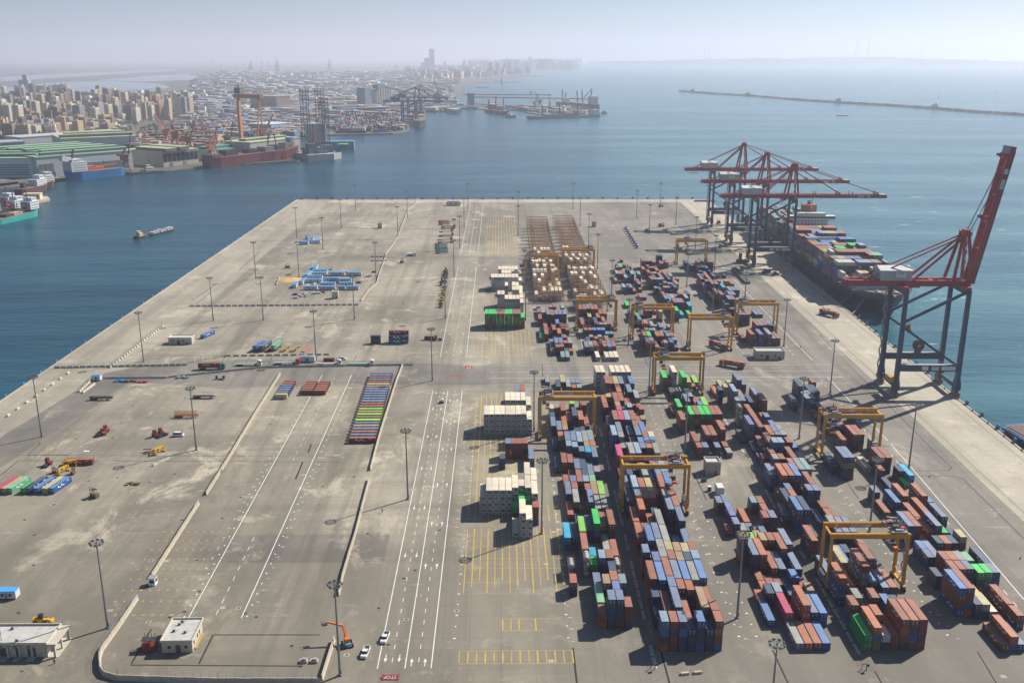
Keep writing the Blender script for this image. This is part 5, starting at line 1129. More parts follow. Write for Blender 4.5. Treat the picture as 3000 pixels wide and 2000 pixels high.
def car(px, py, rz, colr, label, kind='car'):
    p = at(px, py); t = thing(dict(car='parked_car', van='minivan', pickup='pickup_truck')[kind], label, kind, p, rz)
    if kind == 'car': carpart(t, 4.4, 1.8, 1.45, CARP[colr], (.18, .75))
    elif kind == 'van': carpart(t, 5.0, 1.9, 2.1, CARP[colr], (.03, .86), 1.1)
    else: carpart(t, 5.3, 1.9, 1.75, CARP[colr], (.40, .74), 1.0, True)
    return t
car(1128, 1872, R(-98), 'white', 'white pickup straddling the solid white lane line', 'pickup'); car(1071, 1915, R(-97), 'white', 'white pickup parked near the orange boom lift', 'pickup')
car(523, 1277, 0, 'white', 'white minivan beside the dark red tractors in the left yard', 'van'); car(1331, 645, 0, 'white', 'white minivan at the far end of the trailer stacks', 'van')
for i, (a, b, rz, k, lab) in enumerate(((550, 395, .1, 'white', 'front pair, left'), (598, 392, .1, 'white', 'front pair, right'), (640, 380, .1, 'red', 'beside the front cabins'), (335, 445, .05, 'white', 'nearest the barriers'), (380, 425, .1, 'white', 'behind the nearest white one'), (330, 405, .1, 'blue', 'by the beige box'), (460, 420, 1.2, 'silver', 'small, beside the beige box'), (440, 395, 1.3, 'white', 'pickup like, end-on'), (548, 285, 1.2, 'white', 'between middle row cabins, left'), (648, 272, 1.2, 'white', 'between middle row cabins, centre'), (682, 272, 1.2, 'silver', 'beside the white one between rows'), (800, 272, .1, 'red', 'between rows on the right'), (870, 275, .1, 'black', 'under the middle right cabin'), (735, 118, .1, 'white', 'behind the back row, front of three'), (745, 104, .1, 'white', 'behind the back row, second of three'), (750, 90, .1, 'white', 'behind the back row, rear of three'), (920, 150, .1, 'white', 'behind the back right cabin'), (1165, 200, .1, 'white', 'by the winding wall, front'), (1185, 190, .1, 'silver', 'by the winding wall, rear'), (1230, 150, .1, 'black', 'under the mast by the winding wall'), (1055, 270, .1, 'black', 'beside the white truck right of the camp'))):
    p = zc(a, b); px = 780 + a/3.897; py = 760 + b/3.897; car(px, py, rz, k, '%s car at the cabin camp, %s' % (k, lab))
car(1002, 1053, 0, 'white', 'white pickup on the truck road between two lorries', 'pickup')
TRC = {k: M('truck_paint_' + k, c, .4, var=.08) for k, c in dict(white=(.60, .60, .59), green=(.02, .18, .16), red=(.45, .03, .03), orange=(.42, .10, .04), maroon=(.22, .03, .03)).items()}
def lorry(loc, rz, cabc, label, load=None, L=12.4, bedc=None, name='lorry'):
    t = thing(name, label, 'lorry', loc, rz); x0 = -L/2 - 1
    mb = MB(); mb.box(x0 + L/2, 0, 1.1, L, 2.3, .28); mb.box(x0 + L/2, 0, .8, L, .9, .3); mb.build('trailer', bedc or GREY, t)
    c = L/2 - 1 + 1.7
    mb = MB(); mb.box(c, 0, .7, 2.2, 2.4, 2.4); mb.box(c - .2, 0, 3.1, 1.6, 2.3, .45); mb.box(c - 2.4, 0, .7, 3.0, 1.1, .3, m=1); cb = mb.build('cab', [TRC[cabc], STEEL_DK], t)
    mb = MB(); mb.box(c + 1.11, 0, 1.9, .06, 2.1, .9); mb.box(c + .3, -1.21, 1.9, 1.0, .05, .8); mb.box(c + .3, 1.21, 1.9, 1.0, .05, .8); mb.build('window', GLASS, cb)
    for x in (x0 + 1.2, x0 + 2.5, x0 + 3.8, c - 2.4, c + .4):
        for s in (-1, 1): w_ = MB(); w_.tube((x, s * .95 - .2, .5), (x, s * .95 + .2, .5), .5, n=10); w_.build('wheel', RUBBER, t)
    return t
def boxload(c, L, loc, rz, label, z=1.4):
    th = thing('shipping_container', label, 'container', (loc[0], loc[1], z), rz - math.pi/2); link('body', body_mesh(c, L, 4 if L == 4 else 0), th)
    for q in (-1, 1): link('door', door_mesh(c, q), th, (0, -LEN[L]/2 - .02, 0))
    return th
p = at(617, 1083); lorry((p.x, p.y + 1.2, 0), R(2), 'green', 'green cabbed lorry carrying a long rust red container on the truck road'); boxload('r', 4, (p.x - .9, p.y + 1.17), R(2), 'long rust red container on the green cabbed lorry')
p = at(725, 1073); lorry((p.x, p.y + 1.2, 0), R(1.5), 'white', 'white cabbed lorry with an empty flat trailer, left of the red cabbed one')
p = at(837, 1069); lorry((p.x, p.y + 1.2, 0), 0, 'red', 'red cabbed lorry with an empty flat trailer')
p = at(960, 1070); lorry((p.x, p.y + .4, 0), 0, 'white', 'white cabbed lorry with a pale flat trailer before the trailer office', bedc=M('pale_bed', (.40, .40, .37), .7))
p = at(1055, 1072); lorry((p.x, p.y + 1.2, 0), 0, 'white', 'white cabbed lorry with a green flat trailer at the crossroad', bedc=M('green_bed', (.22, .36, .26), .7))
p = at(963, 1062); boxload('r', 2, (p.x, p.y + 1.5), 0, 'short rust red container standing behind the white lorries', 0)
p = at(2147, 1075); lorry((p.x, p.y, 0), R(146), 'orange', 'orange lorry with a long container turning at the crossroad'); boxload('o', 4, (p.x + .8, p.y - .5), R(146), 'long orange red container on the turning lorry')
p = at(2105, 1020); lorry((p.x, p.y, 0), R(118), 'maroon', 'dark lorry with a container under the empty-ground gantry leg'); boxload('r', 4, (p.x + .4, p.y - .8), R(118), 'rust red container on the dark lorry under the gantry leg')
p = at(2427, 925); lorry((p.x, p.y, 0), R(-55), 'orange', 'orange tractor hauling a red container along the quay apron'); boxload('r', 4, (p.x - .5, p.y + .7), R(-55), 'rust red container hauled along the quay apron')
p = at(2252, 803); lorry((p.x, p.y, 0), R(-60), 'maroon', 'red cabbed lorry with a grey box by the ship cranes'); boxload('s', 2, (p.x - 1, p.y + 1.5), R(-60), 'grey blue short container on the red cabbed lorry by the ship')
p = at(1204, 750); t = lorry((p.x, p.y, 0), 0, 'white', 'white dump truck alone on the far cross road', L=5.5, name='dump_truck'); mb = MB(); mb.box(-1.1, 0, 1.4, 5.0, 2.4, 1.4); mb.build('tipper_body', WHITE, t)
# quay side hatch cover and gear
p, q = at(2150, 790), at(2190, 832); mb = MB(); d = q - p; mb.beam(p + Vector((0, 0, 1)), q + Vector((0, 0, 1)), 4.5, 2.0); 
for k in range(8): mb.beam(p + d * (k/8 + .03) + Vector((-1.8, -.8, 2.0)), p + d * (k/8 + .03) + Vector((1.8, .8, 2.3)), .7, .5)
tag(mb.build('hatch_cover', M('hatch_grime', (.10, .10, .095), .8)), 'long dark ship hatch cover lying on the quay beside the dashed road', 'hatch cover')
p = at(2172, 768); mb = MB(); mb.box(p.x, p.y, 0, 9, 2.6, 2.4); mb.box(p.x + 3, p.y - 2, 0, 5, 2.5, 2.2); mb.box(p.x - 1, p.y + 1, 2.4, 2.4, 2.4, 5.5); tag(mb.build('spreader_pile', M('maroon_steel', (.20, .05, .04), .7)), 'dark red spreader gear stacked on the quay by the nearest ship crane', 'gear')
p = at(2435, 930)
def chassis(loc, rz, m, label, n=1, L=12.2, grp='container trailers parked in stacks', nm='container_trailer'):
    t = thing(nm, label, 'trailer', loc, rz, grp)
    for k in range(n):
        z = k * .75; mb = MB()
        for s in (-1, 1): mb.box(0, s * .5, z + .85, L, .2, .35)
        for i in range(6): mb.box(-L/2 + .4 + i * (L - .8) / 5, 0, z + .95, .3, 2.4, .22)
        mb.build('frame', m, t)
    for x in (-L/2 + 1, -L/2 + 2.3, -L/2 + 3.6):
        for s in (-1, 1): w_ = MB(); w_.tube((x, s * .95 - .2, .5), (x, s * .95 + .2, .5), .5, n=10); w_.build('wheel', RUBBER, t)
    mb = MB(); mb.box(L/2 - 2.6, 0, .1, .25, 1.9, .8); mb.build('landing_leg', STEEL_DK, t); return t
OXR = M('oxide_red', (.34, .07, .04), .6); BRN = M('trailer_brown', (.20, .12, .07), .7); TY = M('trailer_yellow', (.50, .27, .03), .6); TT = M('trailer_teal', (.03, .17, .20), .6); PNK = M('trailer_pink', (.42, .14, .11), .6)
zs = lambda a, b: at(1180 + a/2.8, 600 + b/2.8)
for (a, b, m, n, lab) in ((335, 140, OXR, 2, 'farthest red'), (340, 152, OXR, 2, 'second red'), (340, 165, OXR, 2, 'third red'), (360, 185, BRN, 2, 'far brown'), (360, 200, BRN, 2, 'second brown'), (345, 225, BRN, 1, 'third brown'), (345, 262, BRN, 2, 'fourth brown'), (335, 292, PNK, 1, 'pinkish red'), (335, 312, OXR, 1, 'near red'), (315, 330, TT, 2, 'farthest teal'), (315, 345, TT, 2, 'second teal'), (315, 360, TT, 2, 'third teal'), (318, 378, TT, 3, 'fourth teal'), (320, 400, TT, 3, 'nearest teal')):
    p = zs(a, b); chassis(p, R(2), m, '%s trailer stack in the central row of stacked trailers' % lab, n)
def tractor(loc, rz, m, label, nm='terminal_tractor', grp='terminal tractors'):
    t = thing(nm, label, 'tractor', loc, rz, grp); mb = MB(); mb.box(0, 0, .7, 5.2, 1.0, .4, m=1); mb.box(1.6, 0, .7, 2.0, 2.4, .9); mb.box(1.2, .5, 1.6, 1.4, 1.3, 1.7); mb.box(1.2, .5, 3.3, 1.6, 1.5, .12); mb.build('cab', [m, STEEL_DK], t)
    mb = MB(); mb.box(1.92, .5, 2.1, .06, 1.1, .9); mb.box(1.2, -.17, 2.1, 1.0, .06, .9); mb.box(.48, .5, 2.1, .06, 1.1, .9); mb.build('window', GLASS, t); mb = MB(); mb.box(-1.3, 0, 1.1, 1.4, 1.1, .25); mb.build('fifth_wheel', STEEL_DK, t)
    for x in (1.7, -1.2, -2.0):
        for s in (-1, 1): w_ = MB(); w_.tube((x, s * .95 - .22, .5), (x, s * .95 + .22, .5), .5, n=10); w_.build('wheel', RUBBER, t)
    return t
for k, (a, b, m) in enumerate(((425, 180, RED), (420, 195, RED), (405, 215, RED), (408, 250, RED), (400, 280, BLUEP), (402, 310, OXR))):
    tractor(zs(a, b), R(90), m, '%s tractor at the trailer stacks, %s from the far end' % (('red', 'red', 'red', 'red', 'blue', 'oxide red')[k], od(k + 1)))
for k, (a, b, m) in enumerate(((358, 548, 'DK'), (345, 568, 'DK'), (362, 572, 'BR'), (340, 592, 'BR'), (355, 605, 'BR'), (325, 635, 'BR'), (350, 640, 'BR'), (315, 662, 'DK'), (348, 680, 'BL'), (340, 700, 'Y'), (335, 730, 'Y'), (330, 745, 'Y'), (325, 775, 'Y'), (322, 790, 'Y'), (318, 815, 'Y'), (312, 840, 'MR'))):
    mm = {'DK': M('machine_dark', (.10, .09, .07), .7), 'BR': BRN, 'BL': BLUEP, 'Y': TY, 'MR': TRC['maroon']}[m]; tractor(zs(a, b), R(94), mm, '%s tractor, %s from the far end of the single file by the white lanes' % ({'DK': 'dark', 'BR': 'brown', 'BL': 'blue', 'Y': 'yellow', 'MR': 'dark red'}[m], od(k + 1)))
zL = zat(0, 667, 2.351)
tractor(zL(695, 1432), R(50), OXR, 'red tractor with a second cab behind, alone in the left yard'); tractor(zL(715, 1410), R(50), OXR, 'red tractor coupled behind the lone one in the left yard')
tractor(zL(1085, 1440), R(150), TRC['maroon'], 'dark red tractor beside the white minivan'); tractor(zL(1125, 1425), R(150), TRC['maroon'], 'dark red tractor behind the one beside the minivan')
zB = zat(0, 1333, 2.351)
tractor(zB(325, 75), R(80), TRC['maroon'], 'dark red tractor left of the lone red container')
p = zL(698, 1185); chassis(p, 0, M('trailer_dark', (.09, .07, .06), .7), 'dark low trailer loaded with axles in the upper left yard', 2)
p = zL(1408, 1172); t = chassis(p, 0, RED, 'red low trailer carrying a row of pale spreaders', 1); mb = MB()
for k in range(9): mb.box(-5 + k * 1.25, 0, 1.3, .9, 2.2, .9)
mb.build('load', M('spreader_grey', (.33, .30, .30), .6), t); mb = MB()
for k in range(7): mb.beam((-5 + k * 1.6, 1.0, 2.2), (-4.4 + k * 1.6, 1.0, 3.0), .16)
mb.build('load_frame', ORANGE, t)
p = zL(1285, 1305); t = chassis(p, 0, RED, 'red low trailer carrying yellow lattice frames', 1); mb = MB()
for k in range(8):
    for s in (-1, 1): mb.beam((-5.4 + k * 1.5, s * 1.0, 1.3), (-5.4 + k * 1.5, s * 1.0, 3.2), .22)
    if k < 7:
        mb.beam((-5.4 + k * 1.5, -1.0, 1.4), (-3.9 + k * 1.5, -1.0, 3.1), .18)
for s in (-1, 1):
    for z in (1.35, 3.2): mb.beam((-5.4, s * 1.0, z), (5.2, s * 1.0, z), .24)
mb.build('load_frame', TY, t)
for k, (a, b, c) in enumerate(((1752, 858, 'b'), (1800, 858, 's'), (1878, 855, 'm'))):
    p = zL(a, b); q = zL(a + 30, b - 70); chassis((p.x + 1.3, p.y + 6.5, 0), R(78), TY, 'yellow trailer under the %s container above the truck road' % ('blue', 'slate', 'mint')[k]); boxload(c, 4, (p.x + 1.3, p.y + 6.5), R(78), '%s container on a trailer above the truck road' % ('blue', 'slate', 'mint green')[k])
for k, a in enumerate((1830, 1935, 2005)): p = zL(a, 858); chassis((p.x + 1.5, p.y + 6, 0), R(78), TY, 'empty yellow trailer above the truck road, %s of three' % od(k + 1))
p = zL(2085, 858); mb = MB(); mb.box(0, 0, 0, 12, 2.5, .5); tag(mb.build('flat_rack', PNK, None, (p.x + 1.2, p.y + 6, 0), R(78)), 'flat pink rack lying on the ground above the truck road', 'flat rack')
p = zL(1400, 765); boxload('b', 4, (p.x + 1.2, p.y + 6), R(72), 'blue container lying slanted beside the low cream building', 0)
zQ = zat(1000, 567, 2.351)
p, q = zQ(203, 1035), zQ(270, 1035)
for z in (0, 1): boxload('n', 2, ((p.x+q.x)/2, p.y + 1.4), 0, 'navy short container %s beside the two long ones by the far road' % ('at the bottom', 'on top')[z], z * 2.6)
p, q = zQ(328, 1035), zQ(460, 1035)
for y_, z, c, w_ in ((0, 0, 'q', 'teal container at the front bottom'), (0, 1, 'n', 'navy container on top at the front'), (2.7, 0, 'r', 'rust container hidden low behind'), (2.7, 1, 'r', 'rust container second tier behind'), (2.7, 2, 'r', 'rust red container topmost behind')): boxload(c, 4, ((p.x+q.x)/2, p.y + 1.4 + y_), 0, w_ + ' of the navy pair by the far road', z * 2.6)
p = zQ(605, 1010); boxload('r', 2, (p.x, p.y + 1.4), 0, 'short rust red container left of the nearest lane mast', 0); tractor((p.x + 5.5, p.y, 0), R(180), TRC['maroon'], 'dark tractor beside the short container by the lane mast')
# flat rows of containers laid crosswise
x0 = -70.4; seq = 'rereteGrGtGrreseesetyrerse'
yy = 414.6
for k, c in enumerate(seq):
    s_ = k / 24; boxload(c if c != 'e' else 's', 4, (-64.5 - .062 * (yy - 414) * .4, yy + 1.25), 0, '%s container lying crosswise, %s from the front of the long flat row' % (CCOL[c][2], od(k + 1)), 0); yy += 3.82
for k, c in enumerate('yssssrr'): p = at(822, 1169); boxload(c, 2, (p.x + .3, p.y + 1.3 + k * 3.6), 0, '%s short container, %s from the front beside the long pale wall' % (CCOL[c][2], od(k + 1)), 0)
for k in range(5):
    for j in (0, 1): p = at(899 + 38 * j, 1157); boxload('r', 2, (p.x, p.y + 1.3 + k * 3.5), 0, 'rust red short container, %s from the front, %s file of the paired flat block' % (od(k + 1), ('left', 'right')[j]), 0)
p, q = zB(445, 75), zB(637, 62); d = q - p; boxload('r', 4, ((p.x+q.x)/2, (p.y+q.y)/2 + 1.2), R(2), 'lone dark red container in the left yard with white scrap on its roof', 0)
p = zB(600, 14); mb = MB()
for k in range(5): mb.tube((p.x - 1.2 + k * .5, p.y - .3, 2.75), (p.x - 1.0 + k * .5, p.y + .6, 2.95), .22, n=7)
tag(mb.build('pipe_scrap', WHITE), 'white pipe scrap lying on the lone dark red container', 'scrap')
for k, (a, c) in enumerate(((18, 'y'), (58, 'm'), (143, 'g'), (180, 'n'), (240, 'b'), (300, 'y'), (345, 'b'))):
    p = zB(a, 268); boxload(c, 4 if c != 'g' else 2, (p.x + 1.6, p.y + (6.1 if c != 'g' else 3.2)), R(79), '%s container in the flat row at the left edge, %s from the left' % (CCOL[c][2], od(k + 1)), 0)
p = zB(-18, 268); boxload('k', 4, (p.x + 1.6, p.y + 6.1), R(79), 'pinkish container cut by the left picture edge', 0)
# yellow straddle frames, forklifts, other plant
def forklift(px, py, rz, m, label, big=False):
    p = at(px, py); k = 1.5 if big else 1.0; t = thing('forklift', label, 'forklift', p, rz, None); mb = MB(); mb.box(0, 0, .3*k, 2.4*k, 1.3*k, .9*k); mb.box(-.9*k, 0, .9*k, .7*k, 1.2*k, .6*k); mb.build('body', m, t)
    mb = MB()
    for x in (-.5, .6):
        for s in (-1, 1): mb.beam((x*k, s*.55*k, 1.1*k), (x*k*.8, s*.5*k, 2.3*k), .1)
    mb.box(.05*k, 0, 2.3*k, 1.5*k, 1.2*k, .1); mb.build('overhead_guard', STEEL_DK, t)
    mb = MB()
    for s in (-1, 1): mb.beam((1.35*k, s*.35*k, .1), (1.35*k, s*.35*k, 2.8*k), .16)
    for s in (-1, 1): mb.box(1.95*k, s*.3*k, .12, 1.1*k, .14, .08)
    mb.build('mast', STEEL_DK, t)
    for x in (-.75, .8):
        for s in (-1, 1): w_ = MB(); w_.tube((x*k, s*.6*k - .14, .36*k), (x*k, s*.6*k + .14, .36*k), .36*k, n=10); w_.build('wheel', RUBBER, t)
    return t
forklift(159, 1385, 2.2, OXR, 'small red forklift left of the yellow frames'); forklift(214, 1388, 1.6, OXR, 'small red forklift right of the yellow frames'); forklift(278, 1456, 2.6, BRN, 'brown forklift with a blue cab below the flat container row', True)
forklift(428, 1900, 1.7, TRC['maroon'], 'left one of two red machines beside the small white building', True); forklift(448, 1900, 1.7, TRC['maroon'], 'right one of two red machines beside the small white building', True)
forklift(1433, 852, 3.1, TEALP, 'teal reach truck beside the far cream reefers', True); forklift(1178, 770, 1.2, STEEL_DK, 'dark forklift by the winding wall', True); forklift(842, 785, .3, BRN, 'brown loader standing left of the cabin camp', True)
def yframe(px, py, rz, label):
    p = at(px, py); t = thing('lifting_frame', label, 'lifting frame', p, rz); mb = MB()
    for s in (-1, 1):
        mb.box(s * 2.6, 0, 0, .5, 2.4, .5); mb.beam((s * 2.6, -.8, .5), (s * 2.6, -.2, 2.8), .4); mb.beam((s * 2.6, .9, .5), (s * 2.6, .3, 2.8), .4)
    mb.beam((-2.6, 0, 2.6), (2.6, 0, 2.6), .7, .6); mb.box(0, 0, 1.6, 1.6, 1.4, 1.2); mb.build('frame', M('plant_yellow', (.55, .33, .01), .5), t); return t
yframe(205, 1366, .3, 'yellow lifting frame beside the lone red container'); yframe(186, 1385, 1.2, 'yellow lifting frame nearest the flat container row'); yframe(467, 1327, 1.1, 'upright yellow lifting frame by the rusty boom scrap')
p = at(440, 1327); mb = MB(); mb.beam((p.x - 3, p.y, .4), (p.x + 3.5, p.y + 1, 1.0), .5); mb.beam((p.x - 2, p.y - 2, .2), (p.x + 2, p.y + 1.5, 1.4), .35); mb.beam((p.x - 1, p.y + 2, .2), (p.x + 1.5, p.y - 2, 1.2), .35); mb.beam((p.x - 3.5, p.y + 1.4, 1.4), (p.x + .5, p.y + 1, 1.6), .4); tag(mb.build('boom_scrap', M('rusty_steel', (.28, .12, .05), .8)), 'heap of rusty boom sections beside the yellow frame', 'scrap')
p = at(120, 1824); t = thing('wheel_loader', 'yellow wheel loader behind the long workshop roof', 'loader', p, R(10)); mb = MB(); mb.box(-.8, 0, .7, 2.6, 1.8, 1.3); mb.box(.2, 0, 1.6, 1.4, 1.4, 1.5, m=1); mb.box(1.6, 0, .6, 1.6, 1.2, .8); mb.beam((2.0, 0, 1.1), (3.2, 0, .6), .5); mb.box(3.4, 0, .1, .8, 2.3, .8); mb.build('body', [M('plant_yellow', (.55, .33, .01), .5), GLASS], t)
for x in (-1.4, 1.4):
    for s in (-1, 1): w_ = MB(); w_.tube((x, s * .95 - .25, .7), (x, s * .95 + .25, .7), .7, n=12); w_.build('wheel', RUBBER, t)
p = at(1018, 1890); t = thing('boom_lift', 'orange boom lift on a blue chassis by the near mast', 'boom lift', p, R(110)); mb = MB(); mb.box(0, 0, .6, 3.0, 1.7, .8); mb.build('chassis', M('lift_blue', (.10, .33, .45), .5), t)
for x in (-1.2, 1.2):
    for s in (-1, 1): w_ = MB(); w_.tube((x, s * 1.35 - .25, .6), (x, s * 1.35 + .25, .6), .6, n=12); w_.build('wheel', RUBBER, t)
mb = MB(); mb.box(.6, 0, 1.4, 2.6, 1.5, 1.2); mb.beam((1.2, 0, 2.2), (3.0, .5, 5.2), .7); mb.build('turret', ORANGE, t); mb = MB(); mb.beam((3.0, .5, 5.2), (5.0, 5.0, 6.4), .6, .6, 0, .45, .45); mb.build('boom', ORANGE, t); mb = MB(); mb.box(5.2, 5.8, 5.4, 1.2, 1.8, .12); 
for s in (-1, 1): mb.beam((5.2 + s*.55, 4.9, 5.5), (5.2 + s*.55, 6.7, 6.5), .1); mb.beam((5.2 + s*.55, 6.7, 5.5), (5.2 + s*.55, 6.7, 6.5), .08)
mb.build('basket', STEEL_DK, t)
# stop banner
a, b = at(1118, 1992), at(1166, 1992); t = thing('stop_banner', 'red banner reading STOP stretched between posts at the lane end', 'sign', ((a.x+b.x)/2, a.y + 1, 0)); mb = MB(); W = b.x - a.x; mb.beam((-W/2, .9, .45), (W/2, .9, .45), .04, .04); n = len(mb.v); mb.quad((-W/2, -.9, .15), (W/2, -.9, .15), (W/2, .75, .75), (-W/2, .75, .75)); mb.quad((-W/2, .75, .73), (W/2, .75, .73), (W/2, -.9, .13), (-W/2, -.9, .13)); bn = mb.build('banner', PAINT_R, t)
lettering('lettering', 'STOP', (0, -.08, .49), 1.5, PAINT_W, (R(20), 0, R(180)), bn, .01).rotation_euler = (-R(20), 0, R(180))
for s in (-1, 1):
    for y in (-1, .9): mb = MB(); mb.tube((s * W/2, y, 0), (s * W/2, y, 1.0), .12, .04, 6); mb.build('post', RED, t)
# small gear and debris
zb2 = [('tarp_heap', 'blue tarpaulin heap below the truck road', 815, 1060, BLUEP, 'heap'), ('scrap_heap', 'scrap machine parts heap right of the blue tarpaulin', 900, 1060, M('scrap_mix', (.18, .11, .08), .8), 'heap'), ('scrap_heap', 'scrap parts heap with red pieces', 980, 1065, OXR, 'heap'), ('scrap_heap', 'pale scrap heap at the right end of the debris line', 1260, 1035, GREY, 'heap'), ('pallet_stack', 'stack of timber pallets in the left yard', 917, 1660, M('pallet_wood', (.33, .25, .14), .85), 'pallets')]
for nm, lab, a, b, m, cat in zb2:
    p = zL(a, b) if nm != 'pallet_stack' else zB(917, 200); rr = random.Random(a); mb = MB()
    for k in range(14): mb.box(p.x + rr.uniform(-3, 3), p.y + rr.uniform(-1, 1), rr.uniform(0, .5), rr.uniform(.6, 1.9), rr.uniform(.5, 1.3), rr.uniform(.3, .9), rr.uniform(0, 3))
    tag(mb.build(nm, m), lab, cat)
p = zL(1515, 1045); t = thing('reel_trailer', 'blue flat frame carrying two black drums', 'trailer', p, R(-4)); mb = MB(); mb.box(0, 0, .3, 5.2, 1.2, .3); mb.box(2, 0, .3, 1.2, 2.6, .3); mb.build('frame', M('frame_blue', (.10, .15, .28), .6), t); mb = MB(); mb.tube((-2, .6, .6), (-2, .6, 2.0), .7, n=12); mb.build('drum', STEEL_DK, t); mb = MB(); mb.tube((2, .6, .6), (2, .6, 2.0), .7, n=12); mb.build('drum', STEEL_DK, t)
zp = zat(2000, 567, 2.351)
for k, (a, b) in enumerate(((300, 465), (330, 490), (397, 628), (460, 690), (693, 938), (812, 1062))):
    p = zp(a, b); mb = MB(); mb.tube((0, 0, 0), (0, 0, .12), .42, n=10); mb.tube((0, 0, .12), (0, 0, 1.5), .2, .17, 8); tag(mb.build('bollard_post', STEEL_DK, None, p), 'black marker post, %s from the far end of the dashed road' % od(k + 1), 'post', 'black posts along the dashed road')
for k, (a, b) in enumerate(((1942, 555), (2325, 712), (1700, 150))):
    p = zat(2000, 1333, 2.351)(a, b); mb = MB(); mb.prism([(-.3, -.3), (.3, -.3), (.3, .3), (-.3, .3)], 0, .08); mb.tube((0, 0, .08), (0, 0, 1.1), .24, .05, 8); tag(mb.build('traffic_cone', OXR, None, p), 'traffic cone on the quay road, %s of three' % ('middle', 'nearest', 'farthest')[k], 'cone', 'cones on the quay road')
# fenders and bollards on the quays
FB = M('fender_blue', (.03, .12, .30), .6); mb = MB(); mb.box(.7, 0, -1.5, .5, 2.4, 3.4); mb.box(.2, 0, -.9, .8, 1.0, 1.0, m=1); FM_ = mb.mesh('fender', [FB, RUBBER]); mb = MB(); mb.tube((0, 0, 0), (0, 0, .5), .3, n=8); mb.box(.15, 0, .45, .8, .45, .22); BM_ = mb.mesh('bollard', STEEL_DK)
k = 0; Y = 395
while Y < 640:
    o = link('quay_fender', FM_, None, (QX(Y), Y, .3), RZQ); k += 1; tag(o, 'blue fender panel, %s from the near end on the ship quay' % od(k), 'fender', 'fender panels along the quays'); o = link('quay_bollard', BM_, None, (QX(Y + 7) - .9, Y + 7, .3), RZQ); tag(o, 'dark mooring bollard, %s from the near end on the ship quay' % od(k), 'bollard', 'mooring bollards along the quays'); Y += 17
k = 0; Y = 420
while Y < 1200:
    o = link('quay_fender', FM_, None, (LX(Y) + .5, Y, -.3), math.pi); k += 1; tag(o, 'blue fender panel, %s from the near end on the west quay' % od(k), 'fender', 'fender panels along the quays'); Y += 20
k = 0; X = -250
while X < 262:
    o = link('quay_fender', FM_, None, (X, 1213.6, .3), math.pi/2); k += 1; tag(o, 'dark fender, %s from the left on the far quay edge' % od(k), 'fender', 'fender panels along the quays'); X += 19
# chain link fence at the dashed road, stacks of hatch frames in the far yard
for k in range(9):
    p = at(1833 + k * 4.2, 672 + k * 6.8); mb = MB(); mb.box(0, 0, 0, 6.5, 1.2, 3.0); mb.box(0, 0, 3.0, 6.3, 1.0, .3, m=1); tag(mb.build('spreader_rack', [STEEL_DK, BLUEP], None, p, R(75)), 'dark frame, %s from the far end of the slanting file in the far right yard' % od(k + 1), 'frame', 'dark frames in a slanting file')
for k, (px, py, m, lab) in enumerate(((1936, 606, ORANGE, 'orange reach stacker at the foot of a far mast'), (1937, 664, OXR, 'rusty crane part on the far right yard'), (1896, 680, BLUEP, 'blue machine in the far right yard'), (2012, 738, OXR, 'red machine cluster under the farthest gantry'), (1985, 725, M('machine_dark', (.10, .09, .07), .7), 'dark machine under the farthest gantry'), (2105, 655, OXR, 'red tractor between the far quay cranes'), (2420, 918, ORANGE, 'orange cone stand on the quay apron'))):
    p = at(px, py); mb = MB(); mb.box(0, 0, .6, 6, 2.6, 1.5); mb.box(-1.5, 0, 2.1, 2.0, 2.0, 1.4, m=1); mb.beam((-2.0, 0, 2.4), (3.5, 0, 4.0), .7); wheels(mb, (-2, 2), 1.1, .7, .5, 2); tag(mb.build('yard_machine', [m, GLASS, RUBBER], None, p, R(20 * k)), lab, 'machine')
p = at(2065, 590); mb = MB(); mb.box(0, 0, 0, 26, 7, .8); mb.box(0, 0, .8, 24, 6, .8); tag(mb.build('hatch_cover', M('hatch_blue', (.06, .11, .20), .7), None, p), 'flat blue hatch cover at the far corner of the quay', 'hatch cover')

p = at(1294, 1180); t = thing('lane_cart', 'small white cart with a red cone post standing on the lanes', 'cart', p); mb = MB(); mb.box(0, 0, .4, 2.6, 1.5, .5, m=1); mb.box(.4, 0, .9, 1.2, 1.3, 1.3); mb.build('body', [WHITE, STEEL_DK], t); mb = MB(); mb.tube((3.4, 0, 0), (3.4, 0, 1.6), .2, .08, 8); mb.build('post', RED, t)
for k, (a, b) in enumerate(((2006, 1974), (2044, 1971))):
    p = at(a, b); mb = MB(); mb.prism([(-1.3, -.5), (1.3, -.5), (1.3, .5), (-1.3, .5)], 0, .7, top=[(-1.2, -.4), (1.2, -.4), (1.2, .4), (-1.2, .4)]); tag(mb.build('concrete_block', CONC, None, p, R(8)), '%s one of two pale concrete blocks at the bottom edge' % ('left', 'right')[k], 'block')
for k, (a, b) in enumerate(((1918, 1960), (2538, 1962))):
    p = at(a, b); mb = MB(); mb.beam((0, 0, 0), (0, 0, 2.2), .2); mb.beam((-1.2, .4, 0), (-1.2, .4, 1.8), .14); mb.beam((-1.2, .4, 1.8), (0, 0, 2.1), .14); mb.box(.2, -.3, 1.6, .7, .5, .7); tag(mb.build('cable_stand', STEEL_DK, None, p), 'dark cable stand at the near end of the %s rail strip' % ('left', 'right')[k], 'stand')
p = at(150, 1855); mb = MB(); 
for s in (-1, 1): mb.box(0, s * 2.0, 0, 7.5, .35, .9); mb.box(s * 3.7, 0, 0, .35, 4.0, .9)
for q in range(4): mb.box(-2.4 + q * 1.6, 0, .1, 1.3, 3.2, .3, m=1)
tag(mb.build('basin_frame', [CONC, ROOFW], None, (p.x, p.y, 0)), 'low concrete basin with pale covers right of the long workshop', 'basin')
